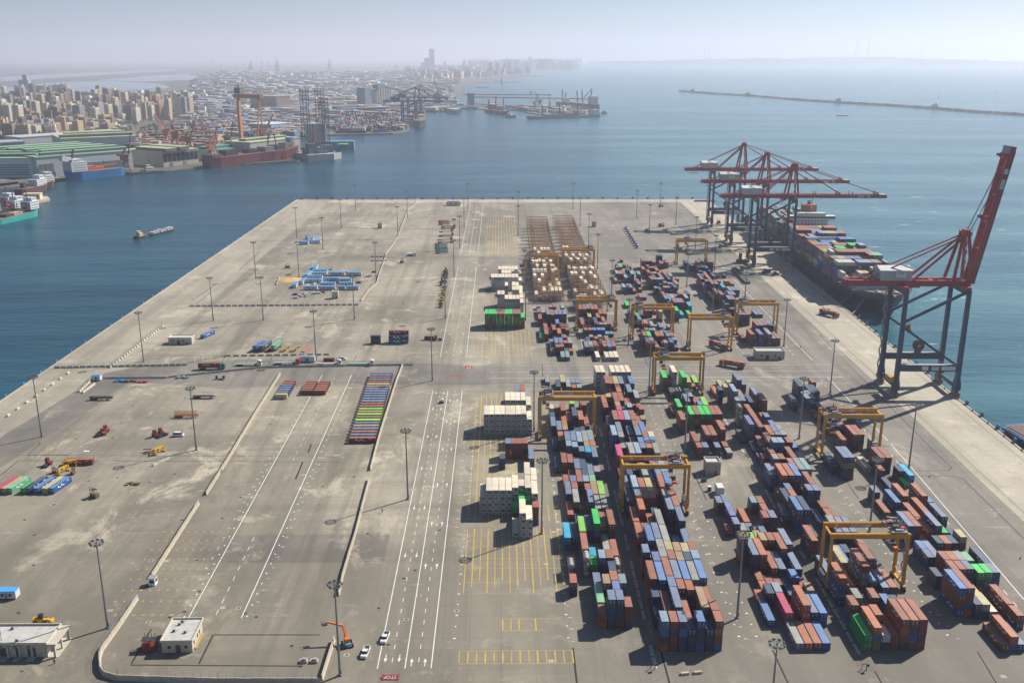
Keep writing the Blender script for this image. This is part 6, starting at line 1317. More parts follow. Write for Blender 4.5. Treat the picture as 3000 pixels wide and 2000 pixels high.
for k, (a, b) in enumerate(((890, 1938), (921, 1938))):
    p = at(a, b); mb = MB(); mb.box(0, 0, 0, 2.2, 1.4, .8); mb.box(.2, 0, .8, 1.2, .9, .5, m=1); tag(mb.build('drain_box', [CONC, GREY], None, p), '%s one of two pale boxes in the corner of the office yard' % ('left', 'right')[k], 'box')
for k, (a, b) in enumerate(((160, 1943), (740, 1085), (1182, 893), (848, 790), (1120, 1500), (650, 1385), (1400, 1260))):
    p = at(a, b); t = thing('person', 'person in %s clothes standing in the yard, %s from the left' % (('dark', 'orange', 'dark', 'blue', 'dark', 'white', 'orange')[k], od(1 + sorted([160, 740, 1182, 848, 1120, 650, 1400]).index(a))), 'person', p); mb = MB()
    for s in (-1, 1): mb.tube((s * .11, 0, 0), (s * .09, 0, .85), .075, .1, 6, m=0, caps=True)
    mb.tube((0, 0, .82), (0, 0, 1.45), .17, .2, 8, m=1); mb.tube((0, 0, 1.45), (0, 0, 1.55), .07, .06, 6, m=2); mb.tube((0, 0, 1.53), (0, 0, 1.78), .1, .08, 8, m=2)
    for s in (-1, 1): mb.beam((s * .23, 0, 1.42), (s * .29, -.05, .82), .1, .1, 1, .07, .07)
    mb.build('body', [M('trousers', (.03, .035, .05), .8), M('work_jacket_%d' % k, ((.04, .04, .05), (.5, .15, .03), (.05, .05, .05), (.05, .1, .25), (.04, .04, .04), (.5, .5, .48), (.5, .15, .03))[k], .8), M('skin', (.28, .16, .10), .6)], t)
# ---------------------------------------------------------------- far shore
LZ = -1.5
LANDM = ground_mat('far_land', (.085, .085, .08), (.14, .13, .11), (.30, .26, .19), .3, .1)
SALT = M('lagoon_water', (.26, .30, .33), .25, var=.12, scale=.002)
shore = [(-900, 545), (-60, 560), (60, 545), (130, 530), (355, 508), (480, 501), (600, 489), (870, 470), (906, 464), (905, 436), (815, 424), (800, 403), (880, 397), (1000, 394), (1150, 391), (1200, 386), (1207, 332), (1275, 314), (1400, 318), (1425, 322), (1425, 305), (1290, 302), (1330, 282), (1362, 266), (1365, 256), (1378, 244), (1470, 239), (1528, 226), (1600, 223), (1520, 215), (1650, 205), (1570, 203), (1700, 195)]
poly = [at(px, py, LZ) for px, py in shore]
poly = [(p.x, p.y) for p in poly] + [(2500, 40000), (2500, 59000), (-40000, 59000), (-40000, 1200)]
mb = MB(); mb.prism(poly[::1], -8, LZ); 
o = tag(mb.build('far_land', LANDM), kind='structure')
import bmesh as _bm
def fix(o):
    b = _bm.new(); b.from_mesh(o.data); _bm.ops.recalc_face_normals(b, faces=b.faces); b.to_mesh(o.data); b.free()
fix(o)
lag = [[(0, 262), (60, 250), (180, 242), (330, 238), (470, 246), (500, 256), (440, 272), (330, 280), (180, 280), (60, 285), (0, 285)], [(280, 236), (420, 224), (560, 216), (600, 220), (560, 234), (430, 240)], [(-200, 232), (0, 226), (250, 214), (500, 204), (520, 207), (280, 222), (0, 240), (-200, 246)]]
mb = MB()
for L in lag: mb.sheet([(p.x, p.y) for p in (at(a, b, LZ) for a, b in L)], LZ + .3)
o = tag(mb.build('lagoon', SALT), kind='structure')
mb = MB()
for (a, b, w_) in (((0, 250), (320, 236), 26), ((320, 236), (560, 224), 26), ((200, 284), (520, 262), 30), ((570, 352), (870, 322), 40), ((870, 322), (960, 300), 36), ((470, 398), (640, 378), 44), ((375, 398), (425, 440), 50)):
    mb.line(at(*a, LZ), at(*b, LZ), w_, LZ + .6)
tag(mb.build('far_roads', M('far_road', (.40, .38, .34), .8)), kind='structure')
mb = MB(); rr = random.Random(4)
for a, b in ((400, 330), (455, 262), (200, 262), (330, 268), (420, 262), (250, 270), (480, 240)):
    p = at(a, b, LZ)
    for k in range(3): 
        q = Vector((p.x + rr.uniform(-200, 200), p.y + rr.uniform(-80, 80))); pts_ = [(q.x + 130 * (1 + .4*math.sin(3*t)) * math.cos(t), q.y + 26 * math.sin(t)) for t in [i*.524 for i in range(12)]]; mb.sheet(pts_, LZ + .45)
tag(mb.build('lagoon_banks', LANDM), kind='structure')
# ---- town
def bld_mesh(w_, d, h, mats, floors=True, seed=0):
    rr = random.Random(seed); mb = MB(); mb.box(0, 0, 0, w_, d, h, mt=2)
    n = int(h / 3.2)
    for k in range(1, n):
        z = k * 3.2; mb.box(0, 0, z, w_ + .5, d + .5, .5)
        if floors:
            for s in range(int(w_ / 3.4)):
                x = -w_/2 + 1.9 + s * 3.4
                mb.box(x, -d/2 - .03, z + 1.0, 1.5, .1, 1.5, m=1)
                if rr.random() < .25: mb.box(x, -d/2 - .7, z, 2.6, 1.2, 1.0)
            for s in range(int(d / 3.6)):
                y = -d/2 + 1.9 + s * 3.6
                for q in (-1, 1): mb.box(q * (w_/2 + .03), y, z + 1.0, .1, 1.5, 1.5, m=1)
    for s in (-1, 1): mb.box(0, s * (d/2 - .2), h, w_, .3, 1.0); mb.box(s * (w_/2 - .2), 0, h, .3, d - .8, 1.0)
    for k in range(rr.randint(1, 3)): mb.box(rr.uniform(-w_/4, w_/4), rr.uniform(-d/4, d/4), h, rr.uniform(3, 5), rr.uniform(3, 5), rr.uniform(2.5, 4))
    return mb.mesh('apartment_block', mats)
WINM = M('window_dark', (.05, .055, .06), .3, var=.1)
TC = {k: M('render_' + k.replace(' ', '_'), c, .85, var=.1, scale=.05) for k, c in {'cream': (.62, .54, .40), 'tan': (.50, .39, .26), 'grey': (.36, .37, .38), 'brick': (.36, .19, .12), 'brown': (.27, .20, .16), 'pale': (.70, .65, .56), 'ochre': (.58, .43, .22)}.items()}
FR = M('flat_roof', (.33, .31, .28), .9, var=.15, scale=.1)
TV = []
for i, (k, w_, d, h) in enumerate((('cream', 22, 18, 26), ('tan', 20, 20, 42), ('grey', 26, 18, 48), ('brick', 20, 22, 38), ('brown', 22, 22, 54), ('pale', 26, 16, 22), ('ochre', 20, 18, 32), ('tan', 30, 20, 24), ('cream', 18, 18, 50), ('brown', 24, 18, 34), ('pale', 20, 20, 38), ('grey', 18, 18, 30))):
    TV.append((k, bld_mesh(w_, d, h, [TC[k], WINM, FR], seed=i), h))
rr = random.Random(21); placed = []; tries = 0
while len(placed) < 285 and tries < 14000:
    tries += 1; px = rr.uniform(-40, 560); py = rr.uniform(288, 412)
    top_ = 412 - .055 * px if px < 330 else 365 - (px - 330) * .07
    if py > top_ or py < 288 + max(0, (px - 250)) * .07: continue
    p = at(px, py, LZ)
    if any((p.x - q.x)**2 + (p.y - q.y)**2 < 26**2 for q, *_ in placed): continue
    placed.append((p, px, py))
placed.sort(key=lambda a: a[0].y); rows_ = []
for a in placed:
    if rows_ and a[0].y - rows_[-1][0][0].y < 120: rows_[-1].append(a)
    else: rows_.append([a])
for i, rw in enumerate(rows_):
    for k, (p, px, py) in enumerate(sorted(rw, key=lambda a: a[1])):
        tall = py < 375 and rr.random() < .65 or px > 380 and rr.random() < .6
        c = [v for v in TV if (v[2] > 36) == tall]; nm, me, h = rr.choice(c); o = link('apartment_block', me, None, p, rr.choice((.0, -.35, -.3, -.2, .25)) + rr.uniform(-.1, .1))
        s = rr.uniform(.85, 1.25); o.scale = (rr.uniform(.65, 1.1), rr.uniform(.65, 1.15), s)
        tag(o, '%s %s apartment block, %s from the left in the town\'s %s street row' % ('tall' if h * s > 38 else 'low', {'brick': 'brick red'}.get(nm, nm), od(k + 1), od(i + 1)), 'building', 'apartment blocks of the town behind the shipyard')
# low infill and far spread of the town and industry: nobody could count it
mb = MB(); rr = random.Random(8); ms = [TC['cream'], TC['tan'], TC['grey'], TC['pale'], TC['brown'], M('tin_roof', (.34, .36, .38), .5, var=.15, scale=.01), M('blue_roof', (.12, .22, .36), .6)]
RD = 8; ms.append(M('rust_clutter', (.26, .10, .05), .8, var=.3, scale=.02)); ms.append(M('dark_roof', (.12, .125, .14), .8))
def spread(n, x0, x1, y0, y1, w_, h_, mi, cond=lambda a, b: True, rot=.4):
    for _ in range(n):
        a, b = rr.uniform(x0, x1), rr.uniform(y0, y1)
        if not cond(a, b): continue
        p = at(a, b, LZ); k = rr.choice(mi); mb.box(p.x, p.y, LZ, rr.uniform(*w_), rr.uniform(*w_) * .8, rr.uniform(*h_), rr.uniform(-rot, rot), m=k, mt=rr.choice((k, k, RD, 2, 5, 1)))
spread(420, -40, 380, 330, 412, (12, 22), (6, 16), (0, 1, 2, 3, 4), lambda a, b: b < 412 - .055 * a)
spread(600, -60, 600, 268, 330, (14, 30), (6, 26), (0, 1, 2, 3, 4), lambda a, b: b > 286 + max(0, a - 250) * -.03)
spread(500, 560, 1180, 240, 330, (20, 70), (5, 14), (1, 2, 3, 5, 5, 6), lambda a, b: b < 330 - abs(a - 800) * .03)
spread(350, 520, 1200, 330, 385, (14, 46), (5, 12), (1, 2, 4, 5, 5, 6), lambda a, b: a < 640 or b < 380)
spread(700, 640, 1330, 212, 250, (30, 110), (6, 24), (1, 2, 2, 3, 5))
spread(260, 980, 1360, 240, 300, (20, 80), (4, 10), (0, 1, 1, 5), lambda a, b: a < 1330 - (b - 240))
spread(350, 1180, 1560, 200, 240, (26, 60), (14, 70), (2, 2, 3, 1), lambda a, b: b < 236 - (a - 1300) * .08)
spread(300, 1380, 1700, 190, 204, (50, 110), (30, 150), (2, 2, 3))
spread(520, 375, 640, 372, 440, (6, 26), (3, 12), (7, 7, 7, 8, 1, 4), lambda a, b: b > 400 - (a - 375) * .06 and b < 452 - (a - 375) * .06)
spread(420, 600, 900, 352, 400, (8, 34), (4, 12), (7, 7, 8, 6, 5, 1))
spread(700, 560, 1330, 215, 330, (20, 90), (4, 12), (8, 8, 2, 4, 6))
spread(160, 1430, 1720, 311, 337, (10, 40), (4, 12), (8, 2, 3, 7), lambda a, b: b > 311 + (a - 1430) * .03 and b < 314 + (a - 1430) * .11)
tag(mb.build('far_town', ms), 'hazy spread of low roofs and streets across the far shore', 'town', kind='stuff')
# trees at the town edge
mb = MB(); rr = random.Random(9)
for _ in range(150):
    a = rr.uniform(180, 620); b = rr.uniform(368, 420) - (a - 180) * .06; p = at(a, b, LZ); r_ = rr.uniform(3, 6)
    for q in range(26): 
        t, u = rr.uniform(0, 6.28), rr.uniform(-1, 1); d = Vector((math.cos(t) * math.sqrt(1-u*u), math.sin(t) * math.sqrt(1-u*u), u)) * r_ * rr.uniform(.6, 1); c = p + Vector((0, 0, r_ * 1.4)) + d; s = rr.uniform(.9, 1.8)
        e1 = Vector((rr.uniform(-1, 1), rr.uniform(-1, 1), rr.uniform(-1, 1))).normalized() * s; e2 = e1.cross(Vector((rr.uniform(-1, 1), rr.uniform(-1, 1), rr.uniform(-1, 1)))).normalized() * s
        mb.quad(c - e1, c - e2, c + e1, c + e2)
    mb.beam(p, p + Vector((0, 0, r_ * 1.5)), .5)
tag(mb.build('far_trees', M('foliage', (.045, .06, .03), .9, var=.3)), 'dark trees scattered along the town edge behind the sheds', 'trees', kind='stuff')
# storage tanks
TKM = M('tank_white', (.58, .56, .52), .6, var=.08, scale=.02); TKB = M('tank_brown', (.28, .20, .16), .7, var=.1, scale=.02)
rr = random.Random(12); tk = [(a, b) for a, b in ((735, 262), (765, 263), (795, 264), (825, 265), (760, 256), (810, 258), (850, 258), (870, 262), (950, 226), (965, 228), (1005, 229), (1075, 231), (905, 262), (880, 250), (930, 252), (1030, 214), (1050, 212), (640, 216), (670, 217), (700, 216), (730, 214), (770, 214), (860, 262), (900, 246))]
for k, (a, b) in enumerate(sorted(tk)):
    p = at(a, b, LZ); r_ = rr.uniform(24, 34); h = rr.uniform(16, 22); mb = MB(); mb.tube((0, 0, 0), (0, 0, h), r_, n=20); mb.tube((0, 0, h), (0, 0, h + 3.5), r_, 1, 20, m=1); tag(mb.build('storage_tank', [rr.choice((TKM, TKB)), TKM], None, p), 'round oil storage tank on the far shore, %s from the left' % od(k + 1), 'tank', 'oil storage tanks on the far shore')
for k in range(7):
    p = at(648 + k * 9, 243, LZ); mb = MB(); n = 10
    for i in range(6):
        for j in range(n): t, u = 2*math.pi*j/n, -math.pi/2 + math.pi*i/5; mb.v.append((11*math.cos(u)*math.cos(t), 11*math.cos(u)*math.sin(t), 14 + 11*math.sin(u)))
    for i in range(5):
        for j in range(n): mb.f.append((i*n+j, i*n+(j+1) % n, (i+1)*n+(j+1) % n, (i+1)*n+j)); mb.m.append(0)
    mb.box(0, 0, 0, 8, 8, 6); tag(mb.build('gas_sphere', TKM, None, p, smooth=True), 'white gas storage sphere, %s from the left in the row' % od(k + 1), 'tank', 'white gas spheres in a row')
# refinery stacks and columns
rr = random.Random(14)
for k, (a, b, top_, w_) in enumerate(((735, 208, 183, 26), (813, 208, 176, 22), (966, 205, 175, 20), (650, 207, 190, 8), (694, 206, 192, 7), (768, 208, 180, 6), (788, 208, 179, 6), (628, 206, 178, 5), (1160, 200, 187, 20), (918, 240, 222, 12), (1399, 198, 165, 6), (740, 208, 186, 10))):
    p = at(a, b, LZ); s_ = (p - Vector((0, 0, H))).length / FPX; h = (b - top_) * s_; mb = MB(); mb.tube((0, 0, 0), (0, 0, h), w_ * .5 + 2, w_ * .3 + 1.5, 10)
    if w_ > 15: mb.box(0, 0, 0, w_ * 2.6, w_, h * .45); mb.tube((w_, 0, 0), (w_, 0, h * .7), 5, n=8); mb.tube((-w_, 0, 0), (-w_, 0, h * .6), 6, n=8)
    tag(mb.build('refinery_stack', M('stack_grey', (.22, .23, .25), .7), None, p), 'refinery stack on the hazy horizon, %s in the list of stacks from the left' % od(1 + sorted([735, 813, 966, 650, 694, 768, 788, 628, 1160, 918, 1399, 740]).index(a)), 'chimney', 'refinery stacks and columns on the horizon')
# twin office tower
p = at(1266, 207, LZ); s_ = (p - Vector((0, 0, H))).length / FPX; t = thing('office_tower', 'tall twin office tower standing alone on the hazy horizon', 'tower', p); mb = MB(); mb.box(0, 0, 0, 15*s_*.95, 60, 56 * s_); mb.prism([(-7*s_, -30), (7*s_, -30), (7*s_, 30), (-7*s_, 30)], 56*s_, 58*s_, top=[(-5*s_, -30), (7*s_, -30), (7*s_, 30), (-5*s_, 30)]); mb.build('tower_block', M('tower_glass', (.10, .13, .17), .4), t); mb = MB(); mb.box(-15 * s_, 40, 0, 13 * s_, 60, 34 * s_); mb.box(-26 * s_, 60, 0, 10 * s_, 60, 22 * s_); mb.build('lower_block', M('tower_glass', (.10, .13, .17), .4), t)
for k, (a, b, hh, w_) in enumerate(((1437, 215, 28, 11), (1457, 214, 25, 12), (1478, 214, 24, 8), (1492, 214, 26, 10), (1360, 205, 24, 8), (1303, 205, 20, 6), (1552, 196, 25, 9), (1515, 206, 24, 7))):
    p = at(a, b, LZ); s_ = (p - Vector((0, 0, H))).length / FPX; mb = MB(); mb.box(0, 0, 0, w_ * s_, w_ * s_ * .7, hh * s_); mb.box(0, 0, hh * s_, w_ * s_ * .4, w_ * s_ * .3, 3 * s_); tag(mb.build('high_rise', M('rise_grey', (.24, .24, .25), .7), None, p), 'hazy seafront high rise, %s from the left right of the twin tower' % od(1 + sorted([1437, 1457, 1478, 1492, 1360, 1303, 1552, 1515]).index(a)), 'building', 'seafront high rises in the haze')
# ---- shipyard halls
GRN = M('hall_roof_green', (.27, .42, .27), .6, var=.1, scale=.03); GRN2 = M('hall_roof_pale', (.42, .46, .26), .6, var=.1, scale=.03); HALLW = M('hall_wall', (.46, .54, .52), .7, var=.06, scale=.02); LOUV = M('louvre_dark', (.12, .14, .15), .7)
def hall(name, label, fl, fr, h, depth, mons, wallm=HALLW, roofm=GRN, doors=(), louv=(), bands=0):
    'hall between two points of its front foot; mons: roof monitors as (y fraction, height, width fraction start, end)'
    a, b = at(*fl, LZ), at(*fr, LZ); d = b - a; L = d.length; rz = math.atan2(d.y, d.x); t = thing(name, label, 'hall', a, rz)
    mb = MB(); mb.box(L/2, depth/2, 0, L, depth, h); mb.build('wall', wallm, t)
    mb = MB(); mb.box(L/2, depth/2, h, L + 2, depth + 2, 1.2); rf = mb.build('roof', roofm, t)
    mm = MB()
    for f, hh, s0, s1, th in mons:
        x0, x1 = L * s0, L * s1; mm.box((x0+x1)/2, depth * f, h + 1.2, x1 - x0, depth * th, hh, m=1, mt=0)
        mm.box((x0+x1)/2, depth * f, h + 1.2 + hh, x1 - x0 + 1.5, depth * th + 1.5, .8)
    if mons: mm.build('roof_monitor', [roofm, LOUV], rf)
    for x, ww, hh in doors: mb = MB(); mb.box(L * x, -.1, 0, ww, .3, hh); mb.build('door', LOUV, t)
    for x0, x1, z, n in louv:
        for k in range(n): mb = MB(); mb.box(L * (x0 + x1)/2, -.3, z + k * 3.4, L * (x1 - x0), .6, 1.6); mb.build('louvre', LOUV, t)
    return t
hall('shipyard_hall', 'huge pale green shipyard hall with a dark door behind the blue ship', (113, 522), (392, 497), 30, 175, [(.08, 4, .08, .98, .05), (.26, 5, .18, .98, .08), (.46, 5, .12, .95, .08), (.66, 5, .05, .92, .08), (.86, 5, 0, .9, .08)], doors=((.09, 22, 20), (.16, 4, 8)), louv=((.32, .96, 5, 4),))
hall('shipyard_hall', 'left wing of the green roofed shipyard hall at the picture edge', (-190, 522), (100, 520), 28, 150, [(.15, 4, .4, 1, .06), (.4, 4, .3, 1, .07), (.65, 4, .3, 1, .07)], louv=((.66, .96, 4, 5),))
hall('rear_hall', 'pale yellow green saw tooth hall behind the shipyard hall', (185, 442), (400, 432), 22, 130, [(.2, 5, 0, 1, .12), (.5, 6, .1, .95, .1), (.8, 5, .15, .95, .1)], roofm=GRN2)
hall('long_warehouse', 'long grey roofed warehouse behind the shipyard halls', (60, 424), (365, 402), 14, 60, [], M('ware_grey', (.36, .37, .38), .7), M('ware_roof', (.42, .43, .44), .6))
hall('depot', 'low flat depot with a rust coloured roof before the town', (115, 402), (190, 400), 9, 60, [], TC['tan'], M('rust_roof', (.36, .12, .07), .8, var=.15, scale=.02))
hall('glass_front_hall', 'beige hall with tall dark windows and green skylights beside the dry dock ship', (480, 490), (583, 478), 24, 95, [(.35, 4, .06, .34, .8), (.35, 5, .44, .7, .8)], M('beige_wall', (.40, .35, .27), .8), GRN2)
a, b = at(480, 490, LZ), at(583, 478, LZ); d = b - a; u = d.normalized(); nn = Vector((u.y, -u.x, 0)); par = [o for o in col.objects if o.name.startswith('glass_front_hall')][0]
L = d.length
for k in range(8): mb = MB(); mb.box(L * (.06 + k * .125), -.3, 8, L * .1, .5, 13); mb.build('window', GLASS, par)
for x in (.22, .6): mb = MB(); mb.box(L * x, -.3, 0, 6, .5, 6); mb.build('door', LOUV, par)
hall('side_hall', 'blue grey framed hall at the left picture edge behind the green wing', (-60, 448), (75, 440), 16, 60, [], M('blue_frame', (.22, .28, .36), .7), M('pale_roof', (.34, .36, .38), .7))
hall('dock_workshop', 'pale yellow workshop row behind the dry dock ship', (735, 462), (880, 444), 26, 60, [(.5, 3, .1, .9, .3)], M('dock_yellow', (.44, .42, .32), .8), GRN2)
hall('dock_shed', 'grey and green shed behind the dry dock ship', (620, 470), (710, 458), 16, 50, [(.5, 4, .1, .9, .5)], M('ware_grey', (.36, .37, .38), .7), M('teal_roof', (.10, .30, .24), .6))
hall('white_shed', 'blue grey shed with a pale roof behind the jack-up rig', (795, 388), (852, 382), 18, 70, [], M('shed_blue', (.18, .28, .36), .7), M('shed_roof', (.52, .55, .56), .6))
hall('apartment_slab', 'long concrete slab block in the industrial ground', (735, 318), (812, 322), 44, 60, [], TC['brown'], FR)
for k, (a, b, h, w_) in enumerate(((60, 282, 36, 30), (100, 280, 34, 30), (128, 280, 34, 30), (158, 279, 34, 30), (176, 279, 36, 34), (190, 279, 36, 34))):
    p = at(a, b, LZ); mb = MB(); mb.tube((0, 0, 0), (0, 0, h + 12), w_ * .75, n=14); mb.box(w_*.3, 10, h + 12, 8, 8, 6); tag(mb.build('grain_silo', TC['grey'], None, p), 'tall grey silo beyond the town, %s from the left' % od(k + 1), 'silo', 'grain silos beyond the town')
p = at(78, 280, LZ); mb = MB(); mb.box(0, 0, 0, 46, 30, 72); mb.box(6, 0, 72, 20, 20, 22); tag(mb.build('mill_tower', TC['grey'], None, p), 'dark mill tower left of the silos beyond the town', 'building')
# far silo with conveyor
p, q = at(1072, 312, LZ), at(1166, 306, LZ); d = q - p; L = d.length; t = thing('grain_elevator', 'tall ribbed grain elevator with a sloping conveyor behind the far blue crane', 'silo', p, math.atan2(d.y, d.x)); mb = MB(); mb.box(L*.09, 20, 0, L*.2, 40, 66); mb.build('head_house', M('elev_blue', (.12, .17, .22), .7), t); mb = MB()
for k in range(9): mb.tube((L*(.28 + k*.075), 20, 0), (L*(.28 + k*.075), 20, 58 + k), L*.042, n=10)
mb.build('silo_bank', M('elev_pale', (.40, .39, .36), .8), t); mb = MB(); mb.box(L*.4, 0, 62, L*.2, 24, 14); mb.beam((L*.5, -6, 70), (L*1.35, -40, 34), 9, 8); mb.beam((L*.95, -20, 0), (L*.95, -20, 48), 5); mb.build('conveyor', M('elev_blue', (.12, .17, .22), .7), t)
# ---- portal cranes
def jib_crane(px, py, h, rz, ang, label, m=None):
    p = at(px, py, LZ); t = thing('jib_crane', label, 'crane', p, rz, 'orange harbour jib cranes of the shipyard'); m = m or M('jib_orange', (.34, .11, .045), .6, var=.15, scale=.1); k = h / 40
    mb = MB()
    for sx in (-1, 1):
        for sy in (-1, 1): mb.beam((sx*6*k, sy*6*k, 0), (sx*2.2*k, sy*2.2*k, 14*k), 1.3*k)
    mb.box(0, 0, 13.5*k, 6*k, 6*k, 3*k); mb.box(0, 0, 3*k, 12*k, 12*k, .8*k); mb.build('portal', m, t)
    mb = MB(); mb.box(-2*k, 0, 16.5*k, 10*k, 6*k, 7*k); mb.beam((-3*k, 0, 23*k), (1*k, 0, 31*k), 1.6*k); mb.beam((-7*k, 0, 22*k), (1*k, 0, 31*k), .9*k); mb.box(-9*k, 0, 22*k, 4*k, 4*k, 3*k); mb.build('turntable', m, t)
    mb = MB(); ex, ez = 3*k + 30*k*math.cos(ang), 22*k + 30*k*math.sin(ang)
    for s in (-1, 1): mb.beam((3*k, s*2*k, 20*k), (ex, s*.6*k, ez), .9*k); mb.beam((3*k, s*2*k, 23*k), (ex, s*.6*k, ez), .6*k)
    for q in range(6): f = (q + 1) / 7; mb.beam((3*k + (ex-3*k)*f, -1.6*k*(1-f), 21*k + (ez-21*k)*f), (3*k + (ex-3*k)*f, 1.6*k*(1-f), 21*k + (ez-21*k)*f + 1), .5*k)
    mb.beam((1*k, 0, 31*k), (ex, 0, ez), .35*k); mb.build('jib', m, t); return t
jib_crane(373, 506, 48, .4, 1.35, 'tall orange jib crane at the stern of the blue ship')
for (a, b, h, rz, an, lab) in ((515, 440, 62, 2.2, 1.0, 'left of the goliath gantry in the far yard'), (488, 425, 55, 2.6, .9, 'leftmost among the yard stacks'), (555, 446, 50, .6, 1.2, 'just left of the goliath gantry leg'), (622, 470, 46, 1.0, 1.15, 'behind the dry dock ship bow'), (672, 440, 44, .5, 1.3, 'at the goliath gantry left leg'), (775, 422, 52, .8, .95, 'right of the goliath gantry'), (725, 452, 40, .6, 1.2, 'behind the dry dock ship midship'), (783, 452, 38, .4, 1.3, 'behind the dry dock ship stern house')): jib_crane(a, b, h, rz, an, 'orange jib crane %s' % lab)
# goliath
p, q = at(708, 418, LZ), at(765, 420, LZ); d = q - p; L = d.length; t = thing('goliath_crane', 'big orange goliath gantry crane over the shipyard', 'gantry crane', p, math.atan2(d.y, d.x)); GO = M('goliath_orange', (.42, .17, .05), .6, var=.08, scale=.02); hh = 92
mb = MB(); mb.box(0, 0, 0, 10, 34, 8, taper=.8); mb.box(0, 0, 8, 6, 9, hh - 8, taper=.8); mb.build('box_leg', GO, t); mb = MB(); mb.beam((L, -12, 0), (L + 2, 0, hh), 2.2); mb.beam((L, 12, 0), (L + 2, 0, hh), 2.2); mb.box(L, 0, 0, 6, 30, 4); mb.build('shear_leg', GO, t)
mb = MB(); mb.beam((-8, -4, hh + 4), (L + 10, -4, hh + 4), 4, 7); mb.beam((-8, 4, hh + 4), (L + 10, 4, hh + 4), 4, 7); mb.build('girder', GO, t); mb = MB(); mb.box(4, 0, hh + 9, 14, 16, 12); mb.beam((2, 0, hh + 21), (2, 0, hh + 30), 2); mb.build('trolley', M('goliath_dark', (.15, .12, .10), .7), t)
# ---- vessels
HULLS = {k: M('hull_' + k, c, .55, var=.12, scale=.05) for k, c in dict(blue=(.015, .14, .33), brown=(.11, .05, .04), oxide=(.17, .035, .03), teal=(.03, .33, .30), dark=(.03, .035, .045), grey=(.16, .18, .20), sand=(.36, .30, .19), red=(.45, .03, .04)).items()}
SUPW = M('ship_house_white', (.56, .57, .57), .55, var=.06); DECKB = M('deck_brown', (.20, .12, .08), .8, var=.25, scale=.2)
def vessel(name, label, px0, py0, px1, py1, B, D, hullc, houses=(), gear=(), cat='ship', group=None, sheer=2.0, deck=None):
    'stern point and bow point on the waterline; houses: (x fraction, length, width, height, z)'
    a, b = at(px0, py0, SEA), at(px1, py1, SEA); d = b - a; L = d.length; t = thing(name, label, cat, a, math.atan2(d.y, d.x), group)
    st = [(0, .7, 0), (.08, .95, 0), (.2, 1, 0), (.78, 1, .15), (.92, .72, .6), (.985, .25, 1), (1.0, .02, 1.05)]; mb = MB()
    for f, w_, s in st:
        for y, z in ((-1, D + sheer * s), (-.86, -1.5), (.86, -1.5), (1, D + sheer * s)): mb.v.append((f * L - (L * .03 * (f > .9) if z < 0 else 0), y * w_ * B/2, z))
    for i in range(len(st) - 1):
        n = i * 4
        mb.f += [(n, n+4, n+5, n+1), (n+1, n+5, n+6, n+2), (n+2, n+6, n+7, n+3), (n, n+3, n+7, n+4)]; mb.m += [0, 0, 0, 1]
    mb.f += [(0, 1, 2, 3), (27, 26, 25, 24)]; mb.m += [0, 0]
    o = mb.build('hull', [HULLS[hullc], deck or DECKB], t); fix(o)
    for k, (f, l, w_, h, z, mm) in enumerate(houses):
        mb = MB(); mb.box(f * L, 0, D + z, l, w_, h, m=0); nf = max(1, int(h / 3))
        for q in range(nf): mb.box(f * L, 0, D + z + q * (h / nf) + h / nf * .5, l * .8, w_ + .16, h / nf * .18, m=1)
        mb.build('deckhouse', [mm or SUPW, GLASS], t)
    for (x0, y0, z0, x1, y1, z1, w_, mm) in gear:
        mb = MB(); mb.beam((x0 * L, y0, D + z0), (x1 * L, y1, D + z1), w_); mb.build('mast', mm or STEEL_DK, t)
    return t, L
OR_, W_ = ORANGE, None
vessel('supply_ship', 'blue offshore ship with a white bow house moored before the green hall', 357, 512, 190, 531, 24, 12, 'blue', [(.80, 26, 22, 14, 1, None), (.82, 16, 20, 4, 15, None), (.55, 12, 12, 7, 0, ORANGE), (.42, 16, 10, 4, 0, OR_)], [(.84, 0, 19, .80, 0, 32, 2.2, None), (.55, 0, 4, .1, 3, 7, 1.2, ORANGE), (.88, 0, 18, 1.02, 0, 22, 8, SUPW), (.3, 0, 0, .3, 0, 14, .6, None)], sheer=3)
vessel('tug', 'small white and dark tug moored right of the orange jib crane', 470, 503, 412, 508, 11, 3.5, 'dark', [(.55, 14, 7, 5, 0, None), (.6, 6, 5, 4, 5, None)], [(.55, 0, 9, .55, 0, 20, .6, None)], 'tug')
vessel('bulk_ship', 'long oxide red ship in refit along the shipyard quay', 607, 494, 877, 462, 34, 18, 'oxide', [(.06, 22, 26, 4, 0, HULLS['brown']), (.22, 26, 20, 9, 0, HULLS['dark']), (.45, 20, 18, 7, 0, HULLS['dark']), (.62, 22, 20, 8, 0, HULLS['grey']), (.74, 18, 22, 9, 0, HULLS['dark']), (.85, 20, 18, 12, 0, M('dome_beige', (.36, .28, .18), .8)), (.9, 10, 12, 20, 0, M('house_blue', (.15, .25, .45), .7))], [(.12, 0, 0, .08, 0, 34, 2, M('gear_tan', (.4, .25, .12), .7)), (.33, 0, 0, .24, 6, 36, 1.6, M('gear_tan', (.4, .25, .12), .7)), (.64, 0, 0, .68, 4, 30, 1.6, None), (.75, 0, 0, .72, 0, 30, 1.4, None)], sheer=5)
vessel('work_ship', 'brown hulled work ship with white house at the small jetty, nearer one', 55, 572, 135, 556, 18, 8, 'brown', [(.72, 20, 14, 9, 0, None), (.78, 10, 11, 5, 9, None)], [(.8, 0, 12, .8, 0, 24, .7, None), (.2, 0, 0, .2, 0, 7, 6, None)], sheer=5)
